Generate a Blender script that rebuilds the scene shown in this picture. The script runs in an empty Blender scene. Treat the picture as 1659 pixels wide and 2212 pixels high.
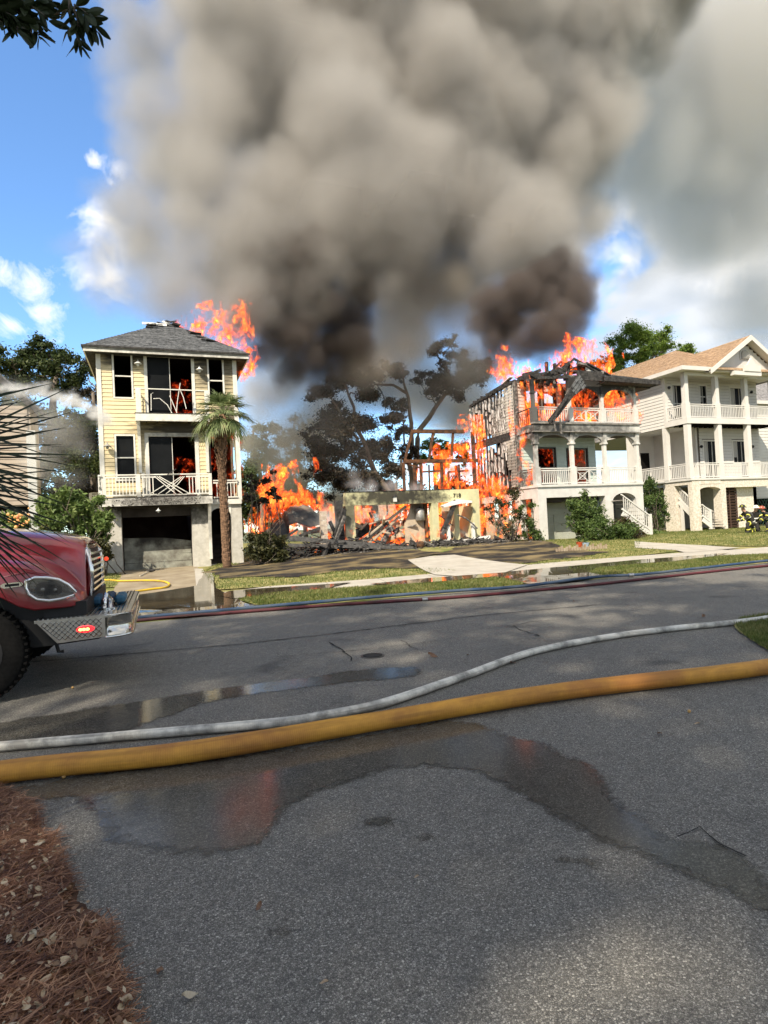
import bpy, bmesh, math, random
from mathutils import Vector, Matrix, noise as mn
R=math.radians
random.seed(7)
sc=bpy.context.scene
COL=sc.collection
# ---------------------------------------------------------------- camera
X_=(0.93544312,0.03811515,-0.35141629); Y_=(-0.3500765,-0.03767611,-0.93596312); Z_=(-0.04891437,0.99856284,-0.02190064)
RM=Matrix((X_,Y_,Z_)); CAM=Vector((0,0,1.6)); FPX=1300.0
cam=bpy.data.objects.new('camera',bpy.data.cameras.new('camera')); COL.objects.link(cam)
cam.matrix_world=Matrix.Translation(CAM)@RM.to_4x4()
cam.data.sensor_fit='VERTICAL'; cam.data.sensor_height=24; cam.data.lens=24*FPX/2212
cam.data.clip_end=3000; cam.data.clip_start=.05
sc.camera=cam
def ray(u,v): return RM@Vector(((u-829.5)/FPX,-(v-1106)/FPX,-1))
def P(u,v,y): d=ray(u,v); return CAM+d*(y/d.y)          # a point seen at (u,v) lying in the plane Y=y
def G(u,v,z=0.0): d=ray(u,v); return CAM+d*((z-1.6)/d.z)  # ... on the ground at height z
# ---------------------------------------------------------------- light
SUN_EL=43.0; SUN_AZ_DIR=Vector((1,1,0)).normalized()     # light travels towards +x +y
sd=Vector((SUN_AZ_DIR.x*math.cos(R(SUN_EL)),SUN_AZ_DIR.y*math.cos(R(SUN_EL)),-math.sin(R(SUN_EL))))
sl=bpy.data.lights.new('sun','SUN'); sl.energy=3.1; sl.angle=R(.55); sl.color=(1,.94,.84)
so=bpy.data.objects.new('sun',sl); COL.objects.link(so); so.rotation_euler=sd.to_track_quat('-Z','Y').to_euler()
sc.view_settings.view_transform='Standard'; sc.view_settings.look='None'; sc.view_settings.exposure=1.2; sc.view_settings.gamma=1
sc.view_settings.use_curve_mapping=False
sc.view_settings.use_white_balance=True; sc.view_settings.white_balance_temperature=7250; sc.view_settings.white_balance_tint=10
cy=sc.cycles if hasattr(sc,'cycles') else None
sc.render.engine='CYCLES'; cy=sc.cycles
cy.use_denoising=True; cy.max_bounces=6; cy.diffuse_bounces=2; cy.glossy_bounces=3; cy.transmission_bounces=4; cy.volume_bounces=2; cy.transparent_max_bounces=24
cy.use_adaptive_sampling=True; cy.adaptive_threshold=.02; cy.volume_step_rate=1.0; cy.volume_max_steps=256
cy.caustics_reflective=False; cy.caustics_refractive=False
w=bpy.data.worlds.new('World'); sc.world=w; w.use_nodes=True
def N(nt,t,**kw):
    n=nt.nodes.new(t)
    for k,v in kw.items():
        if k.startswith('i_'): n.inputs[k[2:].replace('_',' ')].default_value=v
        elif k.startswith('n_'): n.inputs[int(k[2:])].default_value=v
        else: setattr(n,k,v)
    return n
def ln(nt,a,b): nt.links.new(a,b)
def mth(nt,op,a,b=None,c=None,clamp=False):
    n=nt.nodes.new('ShaderNodeMath'); n.operation=op; n.use_clamp=clamp
    for i,x in enumerate((a,b,c)):
        if x is None: continue
        if isinstance(x,(int,float)): n.inputs[i].default_value=x
        else: nt.links.new(x,n.inputs[i])
    return n.outputs[0]
def ramp(nt,fac,stops,interp='LINEAR'):
    n=nt.nodes.new('ShaderNodeValToRGB'); n.color_ramp.interpolation=interp
    e=n.color_ramp.elements
    while len(e)<len(stops): e.new(.5)
    for k,(p,c) in zip(e,stops):
        k.position=p; k.color=(c,c,c,1) if isinstance(c,(int,float)) else (*c,1)
    nt.links.new(fac,n.inputs[0]); return n.outputs[0]
def mix(nt,fac,a,b,bt='MIX'):
    n=nt.nodes.new('ShaderNodeMix'); n.data_type='RGBA'; n.blend_type=bt
    for s,x in ((n.inputs[0],fac),(n.inputs[6],a),(n.inputs[7],b)):
        if isinstance(x,(int,float)): s.default_value=x if s.type=='VALUE' else (x,x,x,1)
        elif isinstance(x,(tuple,list)): s.default_value=(*x,1) if len(x)==3 else x
        else: nt.links.new(x,s)
    return n.outputs[2]
# sky: nishita blue, broken cloud to the right
nt=w.node_tree; nt.nodes.clear()
sky=N(nt,'ShaderNodeTexSky',sky_type='NISHITA',sun_disc=False,sun_elevation=R(SUN_EL),sun_rotation=math.atan2(-SUN_AZ_DIR.x,-SUN_AZ_DIR.y),air_density=1.0,dust_density=.15,ozone_density=4.5,altitude=0)
tc=N(nt,'ShaderNodeTexCoord')
sx=N(nt,'ShaderNodeSeparateXYZ'); ln(nt,tc.outputs['Generated'],sx.inputs[0])
zz=mth(nt,'MAXIMUM',sx.outputs[2],.06)
cmb=N(nt,'ShaderNodeCombineXYZ'); ln(nt,mth(nt,'DIVIDE',sx.outputs[0],mth(nt,'ADD',zz,.25)),cmb.inputs[0]); ln(nt,mth(nt,'DIVIDE',sx.outputs[1],mth(nt,'ADD',zz,.25)),cmb.inputs[1])
ns=N(nt,'ShaderNodeTexNoise',noise_dimensions='3D',i_Scale=2.3,i_Detail=7,i_Roughness=.55,i_Distortion=.3); ln(nt,cmb.outputs[0],ns.inputs['Vector'])
# more cloud towards +x (the lee of the fire), little towards -x
drift=mth(nt,'MULTIPLY_ADD',sx.outputs[0],1.1,-.42)
# broken cloud all round, added behind the camera to whiten the ambient light, with one clear stretch of sky ahead to the left
gapd=N(nt,'ShaderNodeVectorMath',operation='DISTANCE'); ln(nt,tc.outputs['Generated'],gapd.inputs[0]); gapd.inputs[1].default_value=ray(-60,420).normalized()
cov=mth(nt,'ADD',ns.outputs[0],mth(nt,'MULTIPLY',mth(nt,'MINIMUM',mth(nt,'MAXIMUM',mth(nt,'SUBTRACT',gapd.outputs['Value'],.62),-.3),.3),.75))
cf=ramp(nt,cov,[(.54,0.),(.70,1.)],'EASE')
n2=N(nt,'ShaderNodeTexNoise',i_Scale=1.6,i_Detail=4,i_Roughness=.5); ln(nt,cmb.outputs[0],n2.inputs['Vector'])
cc=ramp(nt,n2.outputs[0],[(.35,(1.7,2.0,2.5)),(.5,(2.6,2.75,2.9)),(.65,(3.9,3.9,3.85))])
skb=mix(nt,1.,sky.outputs[0],(.68,.89,1.05),'MULTIPLY'); skc=mix(nt,mth(nt,'MULTIPLY',cf,.85),skb,cc)
# the fair-weather clouds in view: a few white puffs at the left, a bright edge right of the plume
nv=N(nt,'ShaderNodeVectorMath',operation='NORMALIZE'); ln(nt,tc.outputs['Generated'],nv.inputs[0])
n4=N(nt,'ShaderNodeTexNoise',i_Scale=15.,i_Detail=10,i_Roughness=.66,i_Distortion=.6); ln(nt,nv.outputs[0],n4.inputs['Vector'])
msk=None
for u_,v_,r_ in ((250,365,34),(240,395,22),(215,480,55),(262,530,60),(190,590,40),(235,600,60),(60,620,58),(95,680,52),(20,590,46),(25,700,45),(205,350,20),(1305,480,48),(1345,555,50),(-200,500,160),(-350,300,150),(1600,560,90)):
    d_=ray(u_,v_).normalized(); e_=ray(u_+r_,v_).normalized(); rr_=(e_-d_).length
    ds=N(nt,'ShaderNodeVectorMath',operation='DISTANCE'); ln(nt,nv.outputs[0],ds.inputs[0]); ds.inputs[1].default_value=d_
    q_=mth(nt,'SUBTRACT',1.0,mth(nt,'DIVIDE',ds.outputs['Value'],rr_)); msk=q_ if msk is None else mth(nt,'MAXIMUM',msk,q_)
msk=mth(nt,'ADD',mth(nt,'MAXIMUM',msk,-1.),mth(nt,'MULTIPLY',mth(nt,'SUBTRACT',n4.outputs[0],.5),4.6)); msk=mth(nt,'MULTIPLY',msk,.7,clamp=True)
skc=mix(nt,mth(nt,'MULTIPLY',msk,.75),skc,(5.2,5.2,5.2))
bg=N(nt,'ShaderNodeBackground'); bg.inputs[1].default_value=.14; ln(nt,skc,bg.inputs[0])
wo=N(nt,'ShaderNodeOutputWorld'); ln(nt,bg.outputs[0],wo.inputs[0])
# ---------------------------------------------------------------- helpers
import numpy as np
def tag(o,label=None,cat=None,group=None,kind=None):
    if label: o['label']=label
    if cat: o['category']=cat
    if group: o['group']=group
    if kind: o['kind']=kind
    return o
def par(o,p):
    if p is not None:
        o.parent=p; o.matrix_parent_inverse=BASE[p.name].inverted()
    return o
BASE={}
def thing(name,loc,label,cat,group=None):
    o=bpy.data.objects.new(name,None); COL.objects.link(o); o.location=loc; o.empty_display_size=.3
    BASE[o.name]=Matrix.Translation(Vector(loc)); return tag(o,label,cat,group)
class MB:
    def __init__(s): s.v=[];s.f=[]
    def add(s,vs,fs):
        b=len(s.v); s.v+= [tuple(x) for x in vs]; s.f+=[tuple(i+b for i in f) for f in fs]; return s
    def box(s,a,b):
        x0,y0,z0=a;x1,y1,z1=b
        return s.add([(x0,y0,z0),(x1,y0,z0),(x1,y1,z0),(x0,y1,z0),(x0,y0,z1),(x1,y0,z1),(x1,y1,z1),(x0,y1,z1)],[(0,3,2,1),(4,5,6,7),(0,1,5,4),(1,2,6,5),(2,3,7,6),(3,0,4,7)])
    def prism(s,poly,y0,y1,axis='y'):
        n=len(poly)
        mk=(lambda p,t:(p[0],t,p[1])) if axis=='y' else (lambda p,t:(t,p[0],p[1])) if axis=='x' else (lambda p,t:(p[0],p[1],t))
        vs=[mk(p,y0) for p in poly]+[mk(p,y1) for p in poly]
        return s.add(vs,[tuple(range(n)),tuple(range(2*n-1,n-1,-1))]+[(i,i+n,(i+1)%n+n,(i+1)%n) for i in range(n)])
    def tube(s,pts,rad,n=8,cap=True,squash=1.0):
        pts=[Vector(p) for p in pts]; k=len(pts)
        if isinstance(rad,(int,float)): rad=[rad]*k
        b=len(s.v); ref=Vector((0,0,1))
        for i,p in enumerate(pts):
            t=(pts[min(i+1,k-1)]-pts[max(i-1,0)]).normalized()
            a=t.cross(ref if abs(t.z)<.95 else Vector((1,0,0))).normalized(); c=a.cross(t)
            for j in range(n):
                an=2*math.pi*j/n; s.v.append(tuple(p+a*(math.cos(an)*rad[i])+c*(math.sin(an)*rad[i]*squash)))
        for i in range(k-1):
            for j in range(n):
                s.f.append((b+i*n+j,b+i*n+(j+1)%n,b+(i+1)*n+(j+1)%n,b+(i+1)*n+j))
        if cap: s.f.append(tuple(b+j for j in range(n-1,-1,-1))); s.f.append(tuple(b+(k-1)*n+j for j in range(n)))
        return s
    def bar(s,a,b,w,h,roll=0):
        m=barm(a,b,w,h,roll); return s.add([m@Vector(q) for q in CUBE_V],CUBE_F)
    def ball(s,c,r,n=10,m=6,sq=(1,1,1)):
        b=len(s.v); c=Vector(c)
        for i in range(m+1):
            th=math.pi*i/m
            for j in range(n):
                ph=2*math.pi*j/n; s.v.append((c.x+r*sq[0]*math.sin(th)*math.cos(ph),c.y+r*sq[1]*math.sin(th)*math.sin(ph),c.z+r*sq[2]*math.cos(th)))
        for i in range(m):
            for j in range(n): s.f.append((b+i*n+j,b+(i+1)*n+j,b+(i+1)*n+(j+1)%n,b+i*n+(j+1)%n))
        return s
    def quad(s,*p): return s.add(p,[tuple(range(len(p)))])
CUBE_V=[(-.5,-.5,-.5),(.5,-.5,-.5),(.5,.5,-.5),(-.5,.5,-.5),(-.5,-.5,.5),(.5,-.5,.5),(.5,.5,.5),(-.5,.5,.5)]
CUBE_F=[(0,3,2,1),(4,5,6,7),(0,1,5,4),(1,2,6,5),(2,3,7,6),(3,0,4,7)]
def barm(a,b,w,h,roll=0):
    a=Vector(a);b=Vector(b);d=b-a;L=d.length;x=d/L
    up=Vector((0,0,1)) if abs(x.z)<.99 else Vector((0,1,0))
    y=up.cross(x).normalized(); z=x.cross(y)
    m=Matrix((x,y,z)).transposed().to_4x4()
    if roll: m=m@Matrix.Rotation(roll,4,'X')
    return Matrix.Translation((a+b)/2)@m@Matrix.Diagonal((L,w,h,1))
def ob(name,mb,mat,parent=None,smooth=False,**kw):
    me=bpy.data.meshes.new(name); me.from_pydata(mb.v,[],mb.f); me.materials.append(mat)
    if smooth: me.polygons.foreach_set('use_smooth',[True]*len(me.polygons))
    o=bpy.data.objects.new(name,me); COL.objects.link(o); par(o,parent)
    for k,v in kw.items(): o[k]=v
    return o
def np_mesh(name,V,F,mat,parent=None,**kw):
    me=bpy.data.meshes.new(name); n=len(V);m,k=F.shape
    me.vertices.add(n); me.vertices.foreach_set('co',V.astype(np.float32).ravel())
    me.loops.add(m*k); me.loops.foreach_set('vertex_index',F.astype(np.int32).ravel())
    me.polygons.add(m); me.polygons.foreach_set('loop_start',np.arange(0,m*k,k,dtype=np.int32)); me.polygons.foreach_set('loop_total',np.full(m,k,dtype=np.int32))
    me.update(calc_edges=True); me.materials.append(mat)
    o=bpy.data.objects.new(name,me); COL.objects.link(o); par(o,parent)
    for a,v in kw.items(): o[a]=v
    return o
_cube={}
def piece(name,mat,parent,a,b,w,h,roll=0,kind=None):
    """one plank, baluster, stud ...: shares the unit block of its material"""
    if mat.name not in _cube:
        me=bpy.data.meshes.new('block_'+mat.name); me.from_pydata(CUBE_V,[],CUBE_F); me.materials.append(mat); _cube[mat.name]=me
    o=bpy.data.objects.new(name,_cube[mat.name]); COL.objects.link(o); par(o,parent)
    o.matrix_basis=barm(a,b,w,h,roll)
    return o
def bx(name,mat,parent,a,b,**kw): return ob(name,MB().box(a,b),mat,parent,**kw)
# ---------------------------------------------------------------- materials
_pos={}
def M(name,c1,c2=None,scale=4,rough=.75,bump=0,bscale=None,metal=0,detail=5,spec=.4,stretch=None,lo=.35,hi=.65,soot=(),coat=0,emis=None,estr=0,char=(.018,.016,.015)):
    m=bpy.data.materials.new(name); m.use_nodes=True; t=m.node_tree; b=t.nodes['Principled BSDF']
    b.inputs['Roughness'].default_value=rough; b.inputs['Metallic'].default_value=metal; b.inputs['Specular IOR Level'].default_value=spec
    b.inputs['Coat Weight'].default_value=coat; b.inputs['Coat Roughness'].default_value=.05
    ge=N(t,'ShaderNodeNewGeometry'); pos=ge.outputs['Position']
    if stretch:
        vm=N(t,'ShaderNodeVectorMath',operation='MULTIPLY'); ln(t,pos,vm.inputs[0]); vm.inputs[1].default_value=stretch; pv=vm.outputs[0]
    else: pv=pos
    col=None
    nz=N(t,'ShaderNodeTexNoise',i_Scale=scale,i_Detail=detail,i_Roughness=.6); ln(t,pv,nz.inputs['Vector'])
    c2=c2 or tuple(x*.8 for x in c1)
    col=mix(t,ramp(t,nz.outputs[0],[(lo,0.),(hi,1.)]),c1,c2)
    for s in soot:
        c,r,k=s[:3]
        a=N(t,'ShaderNodeVectorMath',operation='SUBTRACT'); ln(t,ge.outputs['Position'],a.inputs[0]); a.inputs[1].default_value=c
        d=N(t,'ShaderNodeVectorMath',operation='DIVIDE'); ln(t,a.outputs[0],d.inputs[0]); d.inputs[1].default_value=r
        l=N(t,'ShaderNodeVectorMath',operation='LENGTH'); ln(t,d.outputs[0],l.inputs[0])
        f=mth(t,'SUBTRACT',1.15,l.outputs['Value']); f=mth(t,'MULTIPLY_ADD',mth(t,'SUBTRACT',nz.outputs[0],.5),1.3,f)
        f=mth(t,'MULTIPLY',mth(t,'MULTIPLY',f,1.6,clamp=True),k)
        col=mix(t,f,col,char)
    ln(t,col,b.inputs['Base Color'])
    if bump:
        n2=N(t,'ShaderNodeTexNoise',i_Scale=bscale or scale*4,i_Detail=4,i_Roughness=.65); ln(t,pv,n2.inputs['Vector'])
        bp=N(t,'ShaderNodeBump'); bp.inputs['Strength'].default_value=bump; bp.inputs['Distance'].default_value=.02; ln(t,n2.outputs[0],bp.inputs['Height']); ln(t,bp.outputs[0],b.inputs['Normal'])
    if emis:
        b.inputs['Emission Color'].default_value=(*emis,1); b.inputs['Emission Strength'].default_value=estr
    return m
def leafmat(name,c1,c2,c3,trans=.35,scale=.8,rough=.5):
    m=bpy.data.materials.new(name); m.use_nodes=True; t=m.node_tree; b=t.nodes['Principled BSDF']; o=t.nodes['Material Output']
    ge=N(t,'ShaderNodeNewGeometry'); nz=N(t,'ShaderNodeTexNoise',i_Scale=scale,i_Detail=3); ln(t,ge.outputs['Position'],nz.inputs['Vector'])
    f=mth(t,'ADD',mth(t,'MULTIPLY',ge.outputs['Random Per Island'],.6),mth(t,'MULTIPLY',nz.outputs[0],.8)); f=mth(t,'SUBTRACT',f,.2)
    col=ramp(t,f,[(.15,c1),(.5,c2),(.85,c3)]); ln(t,col,b.inputs['Base Color']); b.inputs['Roughness'].default_value=rough; b.inputs['Specular IOR Level'].default_value=.3
    tr=N(t,'ShaderNodeBsdfTranslucent'); ln(t,col,tr.inputs[0]); ms=N(t,'ShaderNodeMixShader'); ms.inputs[0].default_value=trans
    ln(t,b.outputs[0],ms.inputs[1]); ln(t,tr.outputs[0],ms.inputs[2]); ln(t,ms.outputs[0],o.inputs['Surface']); return m
def flamemat(name,k=1.0,scale=1.1,cool=0.,thr=.5):
    m=bpy.data.materials.new(name); m.use_nodes=True; t=m.node_tree; t.nodes.clear(); o=N(t,'ShaderNodeOutputMaterial')
    ge=N(t,'ShaderNodeNewGeometry'); at=N(t,'ShaderNodeAttribute',attribute_name='heat')
    vm=N(t,'ShaderNodeVectorMath',operation='MULTIPLY'); ln(t,ge.outputs['Position'],vm.inputs[0]); vm.inputs[1].default_value=(1.2,1.2,.85)
    n1=N(t,'ShaderNodeTexNoise',i_Scale=scale,i_Detail=7,i_Roughness=.6,i_Distortion=.5); ln(t,vm.outputs[0],n1.inputs['Vector'])
    n2=N(t,'ShaderNodeTexNoise',i_Scale=scale*3.6,i_Detail=5,i_Roughness=.62,i_Distortion=.8); ln(t,vm.outputs[0],n2.inputs['Vector'])
    h=at.outputs['Fac']
    e=mth(t,'MULTIPLY_ADD',mth(t,'SUBTRACT',n1.outputs[0],.5),1.9,mth(t,'MULTIPLY_ADD',h,1.8,.17))
    al=mth(t,'MULTIPLY',mth(t,'SUBTRACT',e,.2),3.5,clamp=True)
    br=mth(t,'ADD',mth(t,'MULTIPLY',mth(t,'MINIMUM',e,1.3),.26),mth(t,'MULTIPLY',n2.outputs[0],1.75)); br=mth(t,'SUBTRACT',br,.485+cool)
    col=ramp(t,br,[(.22,(.13,.01,.004)),(.36,(.55,.04,.010)),(.49,(.68,.085,.018)),(.61,(.75,.155,.025)),(.73,(.85,.30,.045)),(.88,(1.,.60,.16))])
    al=mth(t,'MULTIPLY',al,ramp(t,br,[(.18,.25),(.45,.8),(.6,.97)]))
    em=N(t,'ShaderNodeEmission'); ln(t,col,em.inputs[0]); em.inputs[1].default_value=k
    tp=N(t,'ShaderNodeBsdfTransparent'); ms=N(t,'ShaderNodeMixShader'); ln(t,al,ms.inputs[0]); ln(t,tp.outputs[0],ms.inputs[1]); ln(t,em.outputs[0],ms.inputs[2]); ln(t,ms.outputs[0],o.inputs[0])
    try: m.cycles.emission_sampling='NONE'
    except Exception: pass
    return m
white=M('white_paint',(.78,.77,.74),(.70,.69,.65),scale=3,rough=.55,bump=.04,bscale=60)
white_b=M('white_paint_clean',(.82,.81,.79),(.76,.75,.72),scale=2,rough=.5)
charred=M('charred_wood',(.016,.015,.015),(.075,.07,.066),scale=7,rough=.85,bump=.6,bscale=25,lo=.4,hi=.7)
char2=M('ash_grey_wood',(.07,.065,.06),(.30,.28,.26),scale=6,rough=.9,bump=.4,lo=.45,hi=.7)
burntbrown=M('scorched_timber',(.16,.07,.03),(.03,.02,.015),scale=5,rough=.9,bump=.4)
black=M('dark_interior',(.006,.006,.006),(.014,.012,.01),scale=2,rough=.9,spec=.1)
glassd=M('dark_glass',(.008,.009,.010),(.014,.015,.016),scale=1,rough=.3,spec=.06)
FL=flamemat('flame',1.7,scale=.95); FLd=flamemat('deep_flame',1.1,scale=1.5,cool=.08); FLi=flamemat('indoor_flame',.75,scale=1.6,cool=.27)
def flame(label,blobs,Y,dy=.9,n=4,mat=None,cell=.16,group='flames',seed=0,name='flame',cat='fire',parent=None,plane='y'):
    """ragged sheets of fire one behind the other; blobs are (u,v,ru,rv) seen at depth Y"""
    mb=MB(); heat=[]; rnd=random.Random(seed)
    W=[]
    for u,v,ru,rv in blobs:
        if plane=='y': c=P(u,v,Y); s=(P(u+1,v,Y)-c).length
        else: c=Vector((u,Y,v)); s=1
        W.append((c.x,c.z,ru*s,rv*s))
    for k in range(n):
        q=(k-(n-1)/2)/max(1,(n-1)/2) if n>1 else 0
        sh=1-.25*abs(q); y=Y+q*dy/2
        x0=min(a[0]-a[2] for a in W)-.3;x1=max(a[0]+a[2] for a in W)+.3;z0=min(a[1]-a[3] for a in W)-.2;z1=max(a[1]+a[3] for a in W)+.4
        nx=max(3,int((x1-x0)/cell));nz_=max(3,int((z1-z0)/cell)); b=len(mb.v); ph=rnd.uniform(0,50)
        for i in range(nz_+1):
            for j in range(nx+1):
                x=x0+(x1-x0)*j/nx;z=z0+(z1-z0)*i/nz_
                dx=mn.noise(Vector((x*.8+ph,z*.5,y)))*.5; dz=mn.noise(Vector((x*1.3,z*.6+ph,y)))*.7
                h=max(1-math.hypot((x+dx-a[0])/(a[2]*sh),(z+dz-a[1])/(a[3]*sh*(1.25 if z>a[1] else .9))) for a in W)
                heat.append(max(-.6,min(1,h*1.25)))
                mb.v.append((x,y+mn.noise(Vector((x*.6,z*.6,ph)))*.35,z))
        for i in range(nz_):
            for j in range(nx):
                a=b+i*(nx+1)+j; q4=(a,a+1,a+nx+2,a+nx+1)
                if name=='indoor_fire' or max(heat[w_] for w_ in q4)>-.4: mb.f.append(q4)
    me=bpy.data.meshes.new(name); me.from_pydata(mb.v,[],mb.f); me.materials.append(mat or FL)
    at=me.attributes.new('heat','FLOAT','POINT'); at.data.foreach_set('value',heat)
    o=bpy.data.objects.new(name,me); COL.objects.link(o)
    if parent is not None: par(o,parent)
    else: tag(o,label,cat,group)
    return o
# ---------------------------------------------------------------- building bits
def S(x,z,Y,Y0=27.4): return Vector((x*Y/Y0,Y,1.6+(z-1.6)*Y/Y0))
def wall_holes(mb,x0,x1,z0,z1,holes,y0,y1,axis='y'):
    xs=sorted({x0,x1,*[h[0] for h in holes],*[h[1] for h in holes]}); zs=sorted({z0,z1,*[h[2] for h in holes],*[h[3] for h in holes]})
    xs=[x for x in xs if x0<=x<=x1]; zs=[z for z in zs if z0<=z<=z1]
    for i in range(len(xs)-1):
        for j in range(len(zs)-1):
            cx=(xs[i]+xs[i+1])/2;cz=(zs[j]+zs[j+1])/2
            if any(h[0]<cx<h[1] and h[2]<cz<h[3] for h in holes): continue
            if axis=='y': mb.box((xs[i],y0,zs[j]),(xs[i+1],y1,zs[j+1]))
            else: mb.box((y0,xs[i],zs[j]),(y1,xs[i+1],zs[j+1]))
    return mb
def siding(parent,mat,x0,x1,z0,z1,holes,y,pitch=.17,axis='y',out=-1,trim=None,name='plank',rnd=None,maxlen=3.6):
    """lap siding board by board on the plane y (or x), leaving the openings free"""
    rnd=rnd or random.Random(int(x0*10+z0*7)); z=z0; k=0
    while z<z1-.02:
        zt=min(z+pitch,z1); cuts=[(x0,x1)]
        for h in holes:
            if h[2]<(z+zt)/2<h[3]:
                cuts=[c for a,b in cuts for c in ((a,min(b,h[0])),(max(a,h[1]),b)) if c[1]-c[0]>.04]
        if trim: cuts=[c for a,b in cuts for c in [trim(a,b,z)] if c and c[1]-c[0]>.05]
        for a,b in cuts:
            parts=[a]
            while b-parts[-1]>maxlen: parts.append(parts[-1]+rnd.uniform(1.6,maxlen))
            parts.append(b)
            for p,q in zip(parts,parts[1:]):
                t=out*.02
                A,B=((p,y+t,(z+zt)/2),(q-.006,y+t,(z+zt)/2)) if axis=='y' else ((y+t,p,(z+zt)/2),(y+t,q-.006,(z+zt)/2))
                r=out*.12 if axis=='y' else -out*.12
                piece(name,mat,parent,A,B,.018,(zt-z)*.95,roll=r)
        z=zt;k+=1
def rail(parent,mat,A,B,h=.95,sp=.13,bw=.035,gap=.08,top=(.09,.05),name='baluster',x=False,skip=0,rnd=None):
    A=Vector(A);B=Vector(B);L=(B-A).length;up=Vector((0,0,1))
    piece('top_rail',mat,parent,A+up*h,B+up*h,*top); piece('bottom_rail',mat,parent,A+up*gap,B+up*gap,.06,.06)
    piece('sub_rail',mat,parent,A+up*(h-.1),B+up*(h-.1),.04,.06)
    if x:  # chippendale panel
        for s0,s1 in ((0,.5),(.5,1)):
            a=A.lerp(B,s0+.02);b=A.lerp(B,s1-.02); lo=gap+.04;hi=h-.13; c=a.lerp(b,.5); m=(lo+hi)/2; w=(b-a)*.2
            for p,q,zp,zq in ((a,b,lo,hi),(a,b,hi,lo)): piece('cross_bar',mat,parent,p+up*zp,q+up*zq,.03,.03)
            for dx_,dz_ in ((-1,0),(1,0)): piece('cross_bar',mat,parent,c+w*dx_+up*(m-.16),c+w*dx_+up*(m+.16),.028,.028)
            for dz_ in (-.16,.16): piece('cross_bar',mat,parent,c-w+up*(m+dz_),c+w+up*(m+dz_),.028,.028)
            piece('post',mat,parent,a+up*lo,a+up*hi,.04,.04); piece('post',mat,parent,b+up*lo,b+up*hi,.04,.04)
        return
    n=max(1,int(L/sp)); d=B-A
    for i in range(1,n):
        if skip and rnd and rnd.random()<skip: continue
        p=A+d*(i/n); piece(name,mat,parent,p+up*gap,p+up*(h-.1),bw,bw)
def window(parent,x0,x1,z0,z1,y,frame,glass,mull=(1,1),fw=.07,axis='y',out=-1,sash=True,name='window'):
    """a window as a part with its frame, glass and bars below it"""
    t=out
    def B(a,b,c,d,e,f):  # x0,x1,z0,z1, depth e..f
        lo,hi=sorted((y+t*e,y+t*f))
        return ((a,lo,c),(b,hi,d)) if axis=='y' else ((lo,a,c),(hi,b,d))
    mb=MB()
    for a,b,c,d in ((x0-fw,x1+fw,z1,z1+fw),(x0-fw,x1+fw,z0-fw,z0),(x0-fw,x0,z0,z1),(x1,x1+fw,z0,z1)): mb.box(*B(a,b,c,d,-.05,.05))
    w_=ob(name,mb,frame,parent); 
    def sub(n,m_,bb): 
        o=ob(n,MB().box(*bb),m_,None); o.parent=w_; return o
    if glass: sub('pane',glass,B(x0,x1,z0,z1,-.06,-.045))
    if sash: sub('meeting_rail',frame,B(x0,x1,(z0+z1)/2-.025,(z0+z1)/2+.025,-.044,.01))
    nx,nz_=mull
    for i in range(1,nx): sub('muntin',frame,B(x0+(x1-x0)*i/nx-.012,x0+(x1-x0)*i/nx+.012,z0,z1,-.044,0))
    for j in range(1,nz_): sub('muntin',frame,B(x0,x1,z0+(z1-z0)*j/nz_-.012,z0+(z1-z0)*j/nz_+.012,-.044,-.004))
    return w_
def shingles(name,parent,mat,A,B,Cc,D,courses=24,tab=.3,rnd=None,lift=.022,skip=None):
    """roof plane A-B (eave) to D-Cc (ridge) covered tab by tab in lapped courses"""
    rnd=rnd or random.Random(4); A,B,Cc,D=map(Vector,(A,B,Cc,D)); n=(B-A).cross(D-A).normalized()
    if n.z<0: n=-n
    mb=MB()
    for k in range(courses):
        t0=k/courses;t1=(k+1.25)/courses
        l0,r0=A.lerp(D,t0),B.lerp(Cc,t0); t1=min(t1,1.02); l1,r1=A.lerp(D,t1),B.lerp(Cc,t1)
        L=(r0-l0).length; m=max(1,int(L/tab)); off=(k%2)*.5/m
        s=0.0
        while s<1:
            e=min(1,s+(1/m)*rnd.uniform(.8,1.2) if s>0 else off or 1/m)
            if e-s>.0005 and not (skip and skip(l0.lerp(r0,(s+e)/2),t0)):
                up=lift*rnd.uniform(.7,1.5); g=.006/max(L,.1)
                a,b=l0.lerp(r0,s+g)+n*up,l0.lerp(r0,e-g)+n*up; c,d=l1.lerp(r1,e-g)+n*.006,l1.lerp(r1,s+g)+n*.006
                mb.add([a,b,c,d,a-n*up,b-n*up],[(0,1,2,3),(0,4,5,1)])
            s=e
    return ob(name,mb,mat,parent,kind='stuff')
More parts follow.
